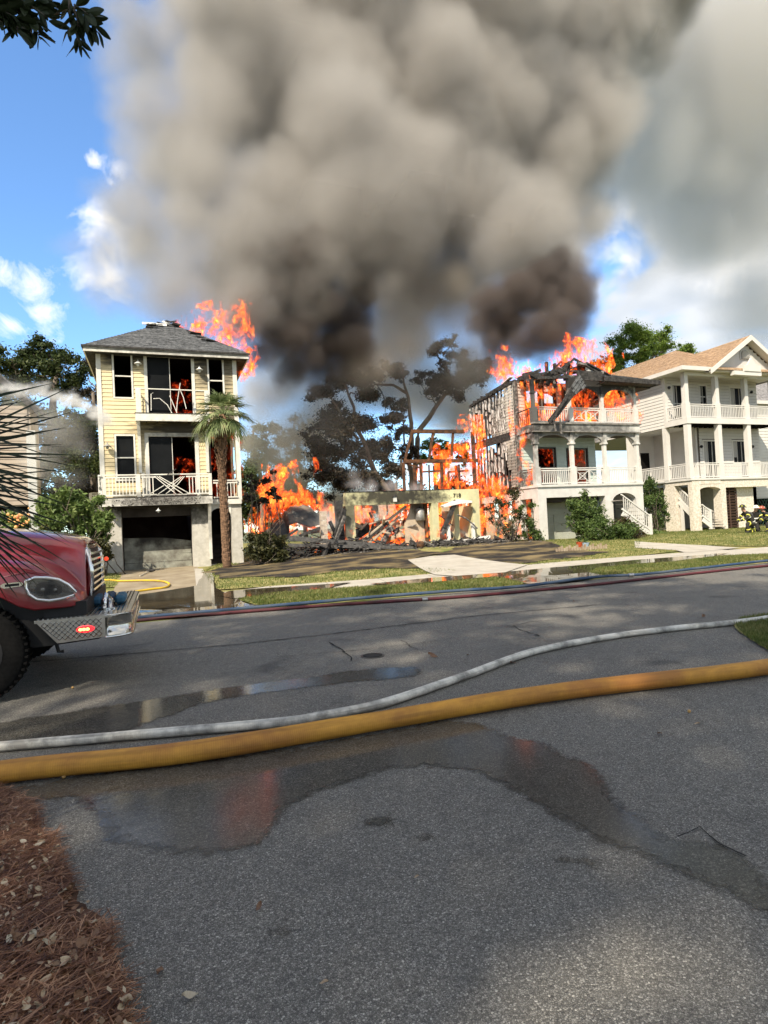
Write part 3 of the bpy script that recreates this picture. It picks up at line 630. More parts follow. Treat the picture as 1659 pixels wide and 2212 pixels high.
ob('rim',MB().tube([p+Vector((0,0,-.03)),p+Vector((0,0,.006))],.15,24),m_iron,vc); ob('lid',MB().tube([p+Vector((0,0,.0065)),p+Vector((0,0,.012))],.12,24),m_crack,vc)
# ================================================================ HOSES
def hosemat(name,c1,c2,stain,weave=420):
    m=M(name,c1,c2,scale=7,rough=.62,detail=6,stretch=(1,3,1)); t=m.node_tree; b=t.nodes['Principled BSDF']
    ge=N(t,'ShaderNodeNewGeometry'); src=b.inputs['Base Color'].links[0].from_socket
    st=N(t,'ShaderNodeTexNoise',i_Scale=3.6 if 'white' in name else 1.3,i_Detail=6,i_Roughness=.65); ln(t,ge.outputs['Position'],st.inputs['Vector'])
    at=N(t,'ShaderNodeAttribute',attribute_name='along'); sx_=N(t,'ShaderNodeSeparateXYZ'); ln(t,at.outputs['Vector'],sx_.inputs[0])
    col=mix(t,ramp(t,st.outputs[0],[(.44,0.),(.62,.85)]),src,stain)
    nl=N(t,'ShaderNodeTexNoise',i_Scale=1.,i_Detail=3,noise_dimensions='2D'); cb=N(t,'ShaderNodeCombineXYZ'); ln(t,mth(t,'MULTIPLY',sx_.outputs[0],1.2),cb.inputs[0]); ln(t,mth(t,'MULTIPLY',sx_.outputs[1],9.),cb.inputs[1]); ln(t,cb.outputs[0],nl.inputs['Vector'])
    col=mix(t,ramp(t,nl.outputs[0],[(.5,0.),(.75,.45)]),col,tuple(x*.5 for x in stain)); ln(t,col,b.inputs['Base Color'])
    wv=mth(t,'ADD',mth(t,'SINE',mth(t,'MULTIPLY',sx_.outputs[0],weave)),mth(t,'SINE',mth(t,'MULTIPLY',sx_.outputs[1],70.)))
    bp=N(t,'ShaderNodeBump'); bp.inputs['Distance'].default_value=.001; bp.inputs['Strength'].default_value=.35; ln(t,wv,bp.inputs['Height']); ln(t,bp.outputs[0],b.inputs['Normal'])
    return m
def hose(label,pts,r,mat,n=20,squash=1.0,joints=(),name='fire_hose',zoff=0,sub=10,wob=.0):
    P_=[Vector(p) for p in pts]; fine=[]
    for i in range(len(P_)-1):
        p0=P_[max(i-1,0)];p1=P_[i];p2=P_[i+1];p3=P_[min(i+2,len(P_)-1)]
        for k in range(sub):
            t=k/sub; q=.5*((2*p1)+(p2-p0)*t+(2*p0-5*p1+4*p2-p3)*t*t+(3*p1-p0-3*p2+p3)*t**3); fine.append(q+Vector((0,mn.noise(q*1.5)*wob,0)))
    fine.append(P_[-1]); e=thing(name,(fine[0].x,fine[0].y,0),label,'fire hose','hoses laid along the road')
    mb=MB(); mb.tube(fine,[r*(1+.05*mn.noise(q*.9)+.03*mn.noise(q*3.1)) for q in fine],n,squash=squash); o=ob('jacket',mb,mat,e,smooth=True)
    at=o.data.attributes.new('along','FLOAT_VECTOR','POINT'); d=0;vals=[]
    for i,p in enumerate(fine):
        if i: d+=(p-fine[i-1]).length
        for j in range(n): vals+= [d,j/n if j<=n//2 else 1-j/n,0]
    at.data.foreach_set('vector',vals)
    for fr in joints:
        i=int(fr*(len(fine)-2)); a=fine[i];b=fine[i+1]; t=(b-a).normalized(); c=MB()
        c.tube([a-t*r*1.6,a-t*r*1.5,a-t*r*.1,a,a+t*r*.1,a+t*r*1.5,a+t*r*1.6],[r*1.02,r*1.22,r*1.22,r*1.08,r*1.22,r*1.22,r*1.02],16); ob('coupling',c,m_metal,e)
    return e
m_metal=M('worn_aluminium',(.45,.45,.44),(.3,.3,.3),scale=20,rough=.35,metal=1.)
h_y=hosemat('yellow_hose_jacket',(.62,.30,.045),(.50,.235,.035),(.33,.13,.03)); h_w=hosemat('white_hose_jacket',(.74,.72,.64),(.60,.58,.52),(.20,.19,.17)); h_b=hosemat('blue_hose_jacket',(.02,.055,.12),(.017,.045,.095),(.07,.09,.115)); h_r=hosemat('red_hose_jacket',(.11,.02,.028),(.085,.015,.02),(.05,.018,.02)); h_k=hosemat('bright_yellow_hose_jacket',(.72,.50,.03),(.65,.42,.03),(.5,.3,.05))
def hz(l,z,z0=None): return [G(u,v,z) for u,v in l]
hose('thick yellow supply hose crossing the wet asphalt nearest of all the hoses',[Vector((-2.4,4.72,.078))]+hz([(0,1668),(400,1625),(800,1560),(1200,1495),(1659,1440)],.078)+[Vector((7.0,4.2,.078)),Vector((10,4.4,.078))],.078,h_y,28,.93)
hose('grubby white hose curving over the road just beyond the thick yellow one',[Vector((-2.6,5.75,.04))]+hz([(0,1613),(300,1587),(600,1561),(700,1545),(830,1518),(1000,1461),(1150,1408),(1300,1378),(1450,1358),(1659,1335)],.04)+[Vector((10.5,6.5,.04))],.043,h_w,20,.9,joints=())
hose('dark red hose lying along the far edge of the road',[Vector((-3,11.9,.035))]+hz([(290,1341),(480,1325),(700,1308),(938,1293),(1100,1280),(1280,1263),(1450,1244),(1659,1222)],.035)+[Vector((19,10.9,.035))],.036,h_r,14,.9,joints=(.447,),wob=.02)
hose('blue hose lying between the far grass verge and the dark red hose',[Vector((-3,12.3,.07))]+hz([(290,1335),(480,1318),(700,1299),(850,1286),(1000,1275),(1120,1267),(1280,1247)],.07)+hz([(1380,1241),(1450,1234),(1550,1223),(1659,1211)],.07)+[Vector((22,12.2,.08))],.04,h_b,14,.9,joints=(.66,),wob=.03)
hose('bright yellow small hose looped on the driveway of the yellow house',[Vector((-4.5,17.5,.16))]+[GH(u,v)+Vector((0,0,.05)) for u,v in ((200,1259),(262,1258),(320,1257),(352,1259),(366,1265),(358,1272),(330,1276),(285,1283),(240,1296),(200,1310))],.03,h_k,12,sub=8)
tl=thing('hand_tool',tuple(GH(318,1240)),'dark hand tool with pale handle dropped on the yellow house driveway','tool')
a=GH(302,1247);b=GH(320,1238); bb=Vector((0,0,.05)); ob('handle',MB().tube([a+bb,b+bb],.02,8),M('pale_handle',(.6,.55,.45)),tl); ob('head',MB().ball(b+Vector((.1,.1,.09)),.13,10,6,(1.3,.8,.5)),charred,tl)
# ================================================================ HOUSES
def text(s,loc,size,mat,parent,depth=.012,rot=0,name='house_number',vertical=False):
    cu=bpy.data.curves.new(name,'FONT'); cu.body='\n'.join(s) if vertical else s; cu.size=size; cu.extrude=depth; cu.align_x='CENTER'; cu.space_line=.85; cu.materials.append(mat)
    t_=bpy.data.objects.new(name,cu); COL.objects.link(t_); me=bpy.data.meshes.new_from_object(t_.evaluated_get(bpy.context.evaluated_depsgraph_get())); bpy.data.objects.remove(t_)
    o=bpy.data.objects.new(name,me); COL.objects.link(o); par(o,parent); o.matrix_basis=Matrix.Translation(loc)@Matrix.Rotation(R(90),4,'X'); return o
def wall_lamp(label,p,mat,side=(0,-1,0),group='porch lamps',s=1.0):
    p=Vector(p); d=Vector(side); e=thing('wall_lamp',tuple(p),label,'lamp',group)
    ob('arm',MB().tube([p,p+d*.1*s+Vector((0,0,.05*s)),p+d*.22*s+Vector((0,0,.08*s)),p+d*.25*s+Vector((0,0,.0))],.02*s,8),mat,e,smooth=True)
    ob('lamp_shade',MB().tube([p+d*.25*s+Vector((0,0,z*s)) for z in (.03,-.02,-.08,-.1)],[.03*s,.06*s,.15*s,.15*s],14),mat,e,smooth=True)
    ob('bulb',MB().ball(p+d*.25*s+Vector((0,0,-.15*s)),.06*s,10,6),mat,e,smooth=True); return e
# ---------------------------------------------------------------- 716: the narrow yellow house
YA=27.4; YD=26.75
h716=thing('yellow_house',(.7,27.4,.18),'narrow three-storey yellow clapboard house with hipped grey shingle roof numbered 716','house')
sootA=[((.7,27,9.7),(4.,2,.95),.9),((.9,27,6.2),(2.0,1.2,.65),.93),((2.6,27,9.0),(1.4,2,1.6),.75),((-1.2,27,9.3),(.9,1,.7),.9),((3.1,27.4,6.6),(.9,2,1.1),.8)]
m_yel=M('yellow_siding',(.72,.60,.38),(.63,.52,.32),scale=3,rough=.7,bump=.05,bscale=40,soot=sootA,stretch=(.5,.5,3))
m_trA=M('yellow_house_trim',(.74,.72,.66),(.62,.60,.54),scale=4,rough=.65,soot=[((1.3,26.7,6.),(2.4,1,.45),.6),((.2,26.6,3.05),(2.2,1,.42),.75),((1.0,27,9.5),(4,1.5,.3),.5),((2.4,27,1.9),(.6,1,.9),.35)])
m_stucA=M('grey_stucco',(.55,.53,.48),(.44,.42,.37),scale=6,rough=.9,bump=.35,bscale=90,soot=[((1.7,27.4,2.8),(1.2,1.2,.8),.7),((-.2,27.4,2.9),(2.5,1,.5),.95)])
m_dkwall=M('smoked_garage_wall',(.03,.024,.02),(.06,.05,.045),scale=1.5,rough=.9)
m_shgA=M('grey_shingles',(.065,.068,.072),(.15,.155,.16),scale=9,rough=.9,bump=.3,bscale=60,lo=.4,hi=.6)
dark_open=black
# masonry ground floor
gz=.12
for a,b in ((-2.16,-1.45),(1.36,2.1),(3.05,3.5)): ob('pillar',MB().box((a,YA,gz),(b,YA+.6,2.95)),m_stucA,h716)
ob('ground_floor_wall',MB().box((-2.16,YA+.02,2.83),(3.5,YA+.6,3.2)).box((-2.16,YA+.6,gz),(-2.0,39.4,3.2)).box((3.4,YA+.6,gz),(3.5,39.4,3.2)).box((-2.0,33.4,gz),(3.4,33.5,3.2)).box((1.4,YA+.6,gz),(1.5,33.4,3.2)),m_dkwall,h716)
# buckled garage door lying inside, and its track
m_gdoor=M('blistered_garage_door',(.32,.33,.28),(.12,.11,.09),scale=2.2,rough=.8,bump=.2,soot=[((-.1,28.6,1.7),(1.6,1.5,.55),.9)])
for k in range(4):
    z0=gz+.05+k*.32; mbp=MB().prism([(-1.42,z0),(1.34,z0-.0),(1.34,z0+.3-.03*k*(k>2)),(0.2,z0+.31+.03*k),(-1.42,z0+.3+.05*k)],28.15+.03*k,28.19+.03*k); ob('door_panel',mbp,m_gdoor,h716)
bx('door_track',m_metal,h716,(-1.40,27.95,1.9),(1.32,27.98,2.4)) if False else None
ob('lintel',MB().box((-1.45,YA+.3,2.45),(1.36,YA+.5,2.83)),m_dkwall,h716)
# arch over the entrance beside the garage
ar=[(2.1,2.95),(2.1,2.3)]+[(2.575-.475*math.cos(math.pi*k/10),2.3+.42*math.sin(math.pi*k/10)) for k in range(1,10)]+[(3.05,2.3),(3.05,2.95)]
ob('arch',MB().prism(ar,YA-.02,YA+.3),m_trA,h716)
for k in range(8): piece('step',m_dkwall,h716,(2.12,YA+.9+k*.27,gz+.1+k*.18),(3.04,YA+.9+k*.27,gz+.1+k*.18),.3,.16)
piece('kick_board',m_trA,h716,(2.15,YA+.7,gz+.05),(3.0,YA+.7,gz+.05),.05,.12)
# upper walls with their openings
holesA=[(-1.50,-.84,7.52,9.32),(-.2,1.6,6.88,9.30),(2.34,2.92,7.4,9.34),(-1.52,-.85,4.05,5.88),(-.26,1.62,3.3,5.86),(2.28,3.36,3.2,6.38)]
m_under=M('lap_shadow_backing',(.16,.14,.12),rough=.9)  # dark backing colour stands in for lap shadows in the gaps between planks
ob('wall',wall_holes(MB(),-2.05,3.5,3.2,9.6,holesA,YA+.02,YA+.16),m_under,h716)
ob('wall',wall_holes(MB(),YA+.16,39.3,3.2,9.6,[],-2.08,-1.96,axis='x').add([],[]),m_yel,h716)
ob('wall',wall_holes(MB(),YA+.16,39.3,3.2,9.6,[(28.0,29.6,3.4,6.2),(31,32.4,6.9,8.9)],3.38,3.5,axis='x'),m_yel,h716)
ob('inner_wall',MB().box((-1.96,32.2,3.2),(3.38,32.3,9.4)).box((2.1,YA+.2,3.2),(2.2,32.2,9.4)).box((-1.96,YA+.16,6.35),(2.1,32.2,6.45)).box((-1.96,YA+.16,9.4),(3.38,39,9.44)).box((2.2,YA+.5,6.4),(3.38,32.,6.5)),black,h716)
siding(h716,m_yel,-2.02,3.38,3.22,9.55,[(a-.08,b+.08,c-.08,d+.08) for a,b,c,d in holesA],YA,pitch=.172)
for xa,xb,z0,z1 in ((-2.18,-2.0,3.2,9.6),(3.36,3.54,2.9,9.6)): bx('corner_board',m_trA,h716,(xa,YA-.06,z0),(xb,YA+.12,z1))
siding(h716,m_yel,YA+.2,34.5,3.22,9.55,[],-2.1,pitch=.172,axis='x',out=-1,maxlen=4)
win=lambda *a,**k: window(h716,*a,**k)
win(-1.50,-.84,7.52,9.32,YA,m_trA,None); win(-1.52,-.85,4.05,5.88,YA,m_trA,glassd); win(2.34,2.92,7.4,9.34,YA,m_trA,None)
win(-.2,1.6,6.88,9.30,YA,m_trA,None,mull=(2,1),fw=.13,sash=False); win(-.26,1.62,3.3,5.86,YA,m_trA,None,mull=(2,1),fw=.16,sash=False)
for (x0,x1,z0,z1) in ((-.19,.68,6.9,9.28),(-.25,.66,3.32,5.84)): bx('door_pane',glassd,h716,(x0,YA+.03,z0),(x1,YA+.05,z1))
# glow inside
flame('',[(1.35,8.1,.3,.3),(1.4,7.2,.2,.35)],29.8,dy=1.5,n=3,mat=FLi,parent=h716,plane='w',name='indoor_fire',seed=1) 
flame('',[(1.35,3.9,.35,.5),(1.0,3.6,.4,.25),(-1.25,4.3,.16,.5)],29.8,dy=1.5,n=3,mat=FLi,parent=h716,plane='w',name='indoor_fire',seed=2)
flame('',[(2.8,6.1,.7,.35),(2.75,4.7,.6,.9),(2.6,3.8,.5,.6)],28.3,dy=.8,n=3,mat=FLi,parent=h716,plane='w',name='indoor_fire',seed=3,cell=.1)
# balconies
def deck(parent,mat,x0,x1,zb,zt,yf,yb,under=None,boards=None):
    ob('deck',MB().box((x0,yf,zb),(x1,yf+.05,zt)).box((x0,yf+.05,zb),(x0+.05,yb,zt)).box((x1-.05,yf+.05,zb),(x1,yb,zt)),mat,parent)
    n=int((yb-yf)/.14)
    for k in range(n): piece('deck_board',under or mat,parent,(x0-.02,yf-.02+.14*k+.07,zt+.015),(x1+.02,yf-.02+.14*k+.07,zt+.015),.13,.03)
    m=int((x1-x0)/.4)
    for k in range(1,m): piece('joist',under or mat,parent,(x0+k*(x1-x0)/m,yf+.06,(zb+zt)/2),(x0+k*(x1-x0)/m,yb,(zb+zt)/2),.04,(zt-zb)*.8)
q=lambda x,z:S(x,z,YD)
a,b=q(-2.24,2.93),q(2.27,3.27); deck(h716,m_trA,a.x,b.x,a.z,b.z,YD,YA,charred)
rz=b.z+.03; rh=q(0,4.24).z-rz
for x in (-2.2,-.72,2.2): p=q(x,3); piece('post',m_trA,h716,(p.x,YD+.06,rz),(p.x,YD+.06,rz+rh+.02),.14,.14)
xs=[q(x,3).x for x in (-2.13,-.65,.35,2.13)]
rr=random.Random(3)
xa=[q(x,3).x for x in (-2.13,-.02,1.2,2.13)]
rail(h716,m_trA,(xa[0],YD+.06,rz),(xa[1],YD+.06,rz),rh,sp=.125)
rail(h716,m_trA,(xa[2],YD+.06,rz),(xa[3],YD+.06,rz),rh,sp=.125)
piece('top_rail',m_trA,h716,(xa[1],YD+.06,rz+rh),(xa[2],YD+.06,rz+rh),.09,.05); piece('bottom_rail',m_trA,h716,(xa[1],YD+.06,rz+.06),(xa[2],YD+.06,rz+.06),.06,.05)
cxp=(xa[1]+xa[2])/2; hw=(xa[2]-xa[1])/2
for k in (-.3,0,.3): piece('cross_bar',m_trA,h716,(cxp-hw*.95+k*.3,YD+.06,rz+rh*.92),(cxp+hw*.75+k*.9,YD+.05,rz+.08),.035,.035)
for k in (-.35,0,.3): piece('cross_bar',m_trA,h716,(cxp-hw*.9+k,YD+.07,rz+.1),(cxp-.02+k*.8,YD+.07,rz+rh*.5),.03,.03); piece('cross_bar',m_trA,h716,(cxp+k*.6,YD+.07,rz+rh*.45),(cxp+hw*.8+k*.2,YD+.07,rz+rh*.9),.03,.03)
piece('loose_lath',charred,h716,(cxp-.15,YD,rz+rh-.02),(cxp+.2,YD-.15,rz+rh+.2),.03,.03)
# blistered paint band under the deck: scales of charred paint
mb=MB(); rr=random.Random(8)
for _ in range(420):
    x=rr.gauss(.1,.95); z=rr.uniform(a.z+.03,b.z-.03)
    if abs(x)<1.75: mb.ball((x,YD-.004,z),rr.uniform(.012,.04),6,3,(1,.25,1))
ob('blistered_paint',mb,char2,h716,kind='stuff')
text('716',(q(-2.2,4).x,YD-.025,q(0,4.03).z),.23,M('number_bronze',(.30,.27,.2),metal=.6,rough=.4),h716,vertical=True)
# small porch rail on the right
rail(h716,m_trA,(2.32,YA-.1,3.1),(3.36,YA-.1,3.1),.82,sp=.13)
piece('fascia',m_trA,h716,(2.2,YA-.08,2.98),(3.5,YA-.08,2.98),.1,.22)
# upper balcony
a,b=q(-.74,6.54),q(2.3,6.86); deck(h716,m_trA,a.x,b.x,a.z,b.z,YD,YA,charred)
rz=b.z+.03
piece('post',m_trA,h716,(a.x+.14,YD+.06,rz),(a.x+.14,YD+.06,rz+1.0),.2,.12); piece('post',m_trA,h716,(b.x-.1,YD+.06,rz),(b.x-.1,YD+.06,rz+1.0),.16,.12)
piece('top_rail',m_trA,h716,(a.x,YD+.06,rz+1.02),(b.x,YD+.06,rz+1.0),.05,.04); piece('top_rail',m_trA,h716,(a.x+.1,YD+.06,rz+1.02),(a.x+.1,YA,rz+1.02),.05,.04)
for k in range(4): piece('baluster',m_trA,h716,(a.x+.1,YD+.15+k*.13,rz),(a.x+.1,YD+.15+k*.13,rz+1.0),.03,.03)
for l in ([(-.1,.1),(-.08,.8),(.0,.85)],[(0,.6),(.25,.62),(.55,.35),(.72,0)],[(.65,.75),(.78,.4),(.92,0)],[(1.1,1.3),(.95,.5),(.9,.05)],[(1.05,1.1),(1.2,.7),(1.3,.2)]):
    ob('bent_rail',MB().tube([(x,YD+.06,rz+z) for x,z in l],.018,6),m_trA,h716)
# curved brackets
for x,z0,z1 in ((-.62,4.3,6.5),(2.12,4.3,6.5),(2.1,.5,2.9)):
    pts=[(YA-.02,z0),(YA-.12,z0),(YA-.16,z0+(z1-z0)*.4),(YA-.26,z0+(z1-z0)*.7),(YA-.6,z1-.02),(YA-.02,z1)]
    ob('bracket',MB().prism(pts,x-.06,x+.06,axis='x'),m_trA,h716)
piece('post',m_trA,h716,(-.52,YA-.08,4.3),(-.52,YA-.08,3.3),.12,.12)
# hipped roof
EZ=9.5; e0=Vector((-2.62,26.85,EZ)); e1=Vector((4.05,26.85,EZ)); pk=Vector((.72,30.2,11.75)); bk=Vector((.72,35.5,11.75)); b0=Vector((-2.62,39.8,EZ)); b1=Vector((4.05,39.8,EZ))
pk2=Vector((1.0,30.35,11.75))
mb=MB(); 
for poly in ([e0,e1,pk2,pk],[b0,e0,pk,bk],): mb.quad(*poly); mb.quad(*[p-Vector((0,0,.12)) for p in poly[::-1]])
mb.quad(e1,e1.lerp(b1,.35),Vector((2.6,31.2,10.55)),pk2); mb.quad(e1.lerp(b1,.6),b1,bk,Vector((1.6,34,11.1)))
ob('roof_deck',mb,charred,h716)
hole=lambda p,t: (p.x>-.4 and p.x<1.7 and t>.84 and mn.noise(p*2.2)>-.25) or (p.x>-.2 and t>.93)
shingles('shingles',h716,m_shgA,e0,e1,pk2,pk,courses=26,tab=.26,skip=hole)
shingles('shingles',h716,m_shgA,b0,e0,pk,bk,courses=26,tab=.3)
shingles('shingles',h716,m_shgA,e1,e1.lerp(b1,.35),Vector((2.6,31.2,10.55)),pk2,courses=14,tab=.3)
ob('fascia',MB().box((-2.6,26.87,9.27),(4.03,26.92,9.46)).box((-2.6,26.92,9.27),(-2.55,39.7,9.46)).box((3.98,26.92,9.27),(4.03,39.7,9.46)),m_trA,h716)
ob('drip_edge',MB().box((-2.66,26.81,9.44),(4.09,26.86,9.52)).box((-2.66,26.86,9.44),(-2.62,39.7,9.52)),charred,h716)
ob('soffit',MB().box((-2.55,26.92,9.3),(3.98,27.38,9.34)).box((-2.55,27.38,9.3),(-2.14,39.7,9.34)).box((3.56,27.38,9.3),(3.98,39.7,9.34)),charred,h716)
# broken ridge: lifted shingles, bare felt and charred boards
piece('felt_strip',white,h716,(-.35,29.85,11.55),(.72,29.9,11.56),.35,.02,roll=.6)
piece('felt_strip',white,h716,(.55,30.3,11.85),(1.15,30.2,11.62),.3,.03,roll=.5)
rr=random.Random(12)
for k in range(15):
    x=rr.uniform(-.1,2.6); t=min(1,max(.0,1-(abs(x-.75)-.2)*.42)); y=30.1-(1-t)*3.2+rr.uniform(-.15,.2); z=EZ+(y-26.85)*.67+rr.uniform(.02,.16)
    piece('charred_board',charred if rr.random()<.8 else char2,h716,(x-.2,y,z),(x+rr.uniform(.1,.35),y+rr.uniform(-.1,.2),z+rr.uniform(-.08,.1)),.18,.03,roll=rr.uniform(-.6,.6))
for k in range(6): piece('rafter',charred,h716,(2.6+k*.25,31+k*.5,10.4),(1.0,31+k*.7,11.6-k*.05),.05,.14)
for k in range(0): piece('lifted_shingle',m_shgA,h716,(-1.5+k*.22,28.4+k*.2,10.62+k*.13),(-1.2+k*.22,28.5+k*.2,10.66+k*.14),.12,.02,roll=-.25)
m_lampw=M('pale_lamp_metal',(.7,.7,.66),rough=.4)
lw=wall_lamp('pale spotlight beside the upper sliding door of the yellow house, left of it',S(-.55,9.0,YA),m_lampw)
wall_lamp('pale shaded lamp between the upper sliding door and the right window of the yellow house',S(1.93,8.85,YA),m_lampw)
wall_lamp('grey shaded lamp on yellow boards left of the lower window',S(-1.85,5.5,YA),M('grey_lamp_metal',(.35,.34,.31),rough=.5))
wall_lamp('small pale lamp hanging under the middle of the scorched balcony',(.02,26.95,2.72),m_lampw,s=.7)
# side walkway on the far left
rail(h716,m_trA,(-3.1,33,3.2),(-2.2,33,3.2),.7,sp=.12); piece('fascia',m_trA,h716,(-3.1,33,3.1),(-2.2,33,3.1),.05,.2); piece('post',m_trA,h716,(-3.1,33,.1),(-3.1,33,3.9),.12,.12)
# ---------------------------------------------------------------- 718: the collapsed house
m_grn=M('pale_green_stucco',(.60,.57,.34),(.50,.48,.29),scale=4,rough=.9,bump=.3,bscale=80,soot=[((10.9,27.4,2.95),(2.7,1.4,.5),.93),((8.6,27.4,2.2),(.55,1,.8),.8),((12.6,27.4,2.9),(1.2,1,.6),.55),((13.5,28.2,2.2),(.6,.6,1.),.5)])
h718=thing('burned_house',(12,27.4,.45),'roofless burned-out house of pale green stucco, only its garage wall numbered 718 standing','house')
ob('beam',MB().box((8.37,27.4,2.6),(15.58,27.75,3.24)),m_grn,h718)
for a,b in ((8.32,8.8),(12.86,13.22),(15.16,15.56)): ob('pillar',MB().box((a,27.4,.3),(b,27.78,2.6)),m_grn,h718)
ob('beam_cap',MB().box((8.35,27.38,3.24),(13.9,27.77,3.27)),charred,h718)
text('718',(14.3,27.385,2.83),.30,black,h718)
for a,b,t in ((8.32,8.6,30.2),(14.3,14.75,28.3),(15.2,15.5,29.5)): ob('side_wall',MB().box((a,27.8,.4),(a+.28,t,2.7 if a<9 else 2.4)),m_grn,h718)
# block piers at the back
m_blk=M('scorched_block',(.55,.47,.38),(.38,.30,.24),scale=8,rough=.9,bump=.3)
rr=random.Random(5)
for x,y,z1 in ((9.9,30.4,2.4),(10.7,31.2,2.2),(11.4,30.6,2.5),(12.3,31.5,2.6),(9.0,31.6,2.1)):
    n=int(z1/.21)
    for k in range(n): piece('block',m_blk,h718,(x-.2,y,.45+k*.215+.1),(x+.2,y+rr.uniform(-.01,.01),.45+k*.215+.1),.2,.205)
# pieces of inner wall
m_tan=M('bare_plaster',(.56,.46,.34),(.40,.32,.24),scale=3,rough=.9,bump=.2,soot=[((12.4,28.2,2.5),(.5,.6,.5),.8)])
ob('inner_wall',MB().prism([(11.6,.5),(12.75,.5),(12.75,2.6),(12.0,2.6),(11.9,2.2),(11.6,1.6)],28.0,28.1),m_tan,h718)
ob('inner_wall',MB().prism([(13.9,.5),(14.5,.5),(14.45,1.4),(14.55,2.2),(14.3,2.6),(14.05,2.55)],28.6,28.7),m_tan,h718)
ob('inner_wall',MB().prism([(14.35,.5),(14.75,.5),(14.7,1.5),(14.4,1.9)],28.9,29.0),m_tan,h718)
piece('post',burntbrown,h718,(12.75,27.9,.5),(12.72,27.9,2.6),.16,.16)
piece('white_post',white,h718,(13.62,27.2,.5),(13.6,27.2,1.42),.16,.16); piece('white_post',white,h718,(15.06,27.25,.5),(15.03,27.25,1.5),.15,.15)
piece('post_cap',char2,h718,(13.5,27.2,1.45),(13.72,27.2,1.45),.24,.08)
# torn porch roof hanging over the entrance
ob('porch_roof',MB().prism([(13.3,2.42),(14.2,2.72),(14.95,2.62),(14.92,2.52),(14.3,2.5),(13.35,2.34)],27.0,27.38),white,h718)
piece('fallen_rafter',charred,h718,(13.35,27.1,1.3),(14.1,27.15,2.66),.14,.2); piece('fallen_rafter',char2,h718,(13.25,27.12,1.0),(13.6,27.15,1.7),.1,.16)
ob('bent_gutter',MB().tube([(14.1,27.1,1.95),(14.55,27.05,1.75),(14.9,27.,1.45),(15.15,27,1.2)],.04,8),char2,h718)
# frame of the floor above, still burning at the back
BT=burntbrown
q3=lambda x,z:Vector((x,31,z))
for a,b,w_ in (((13.54,6.8),(16.84,6.82),.2),((13.54,6.75),(13.03,5.15),.12),((14.86,6.7),(14.49,5.1),.12),((16.14,6.77),(15.96,5.4),.12),((12.98,5.1),(17.64,5.12),.2),((12.93,5.05),(12.91,.6),.14),((14.01,5.1),(13.88,.6),.14),((15.31,5.1),(15.12,.6),.14),((17.4,6.8),(17.4,.6),.16),((13.05,5.0),(13.9,4.75),.08),((14.0,4.5),(15.3,4.55),.1),((15.7,4.47),(17.0,4.54),.1),((15.7,4.47),(15.7,.6),.1),((14.5,4.9),(14.4,.6),.08),((16.4,4.9),(16.4,.6),.1)):
    piece('timber',BT,h718,q3(*a),q3(*b),w_,w_)
for x,y in ((14.2,32.4),(15.6,32.6),(17,32.5)): piece('timber',BT,h718,(x,y,.6),(x,y,5.),.14,.14)
# collapsed timbers inside the walls
rr=random.Random(21)
for k in range(130):
    x=rr.uniform(8.6,15.4) if k<70 else rr.uniform(7,12.5); y=rr.uniform(27.9,31.0) ; z=.5+rr.random()**2*1.3; L=rr.uniform(.5,2.1); an=rr.uniform(0,3.14); ti=rr.gauss(0,.35)
    d=Vector((math.cos(an)*L/2,math.sin(an)*L*.35,math.sin(ti)*L/2)); p=Vector((x,y,z)); m_=rr.choice((charred,char2,char2,burntbrown,m_tan,m_tan)); piece('timber',m_,h718,p-d,p+d,rr.choice((.05,.1,.15)),rr.choice((.04,.05,.14,.2)))
for a,b,m_,w_ in (((9.3,27.95,.9),(11.75,28.1,2.5),m_tan,.12),((9.6,27.9,.75),(11.4,28.15,2.0),m_tan,.1),((9.2,27.95,.7),(10.7,28.0,1.75),charred,.14),((10.1,27.9,.5),(10.9,28.0,1.5),char2,.2),((8.8,28.6,1.9),(9.9,28.9,1.35),m_tan,.2),((10.7,28.5,1.8),(11.5,28.6,1.0),burntbrown,.12),((10.1,29,2.3),(10.4,29,1.5),charred,.1),((9.6,29,1.75),(10.6,29.2,1.2),burntbrown,.1)):
    piece('fallen_rafter',m_,h718,a,b,w_,w_)
ob('fallen_panel',MB().prism([(8.9,.75),(9.9,1.3),(9.95,1.6),(8.9,1.45)],28.6,28.65),charred,h718)
tank=thing('gas_meter',(12.35,28.0,2.0),'grey metal cylinder tank behind the middle green pillar of the burned garage','tank')
ob('body',MB().tube([(12.4,27.88,1.72),(12.4,27.88,1.78),(12.4,27.88,2.3),(12.4,27.88,2.36)],[.2,.24,.24,.14],16),M('galvanised',(.4,.4,.38),(.22,.2,.18),rough=.5,metal=.6),tank,smooth=True); ob('valve',MB().tube([(12.4,27.88,2.36),(12.4,27.88,2.46)],.04,8),charred,tank)
lp=thing('lantern',(10.86,27.36,2.9),'white lantern still fixed to the middle of the sooty garage beam','lamp'); ob('glass',MB().box((10.78,27.26,2.72),(10.94,27.37,2.95)),m_lampw,lp); ob('cap',MB().prism([(10.74,2.95),(10.98,2.95),(10.86,3.08)],27.22,27.38),charred,lp)
dullch=M('dull_char',(.05,.05,.05),(.12,.115,.11),scale=9,rough=.8,bump=.4)
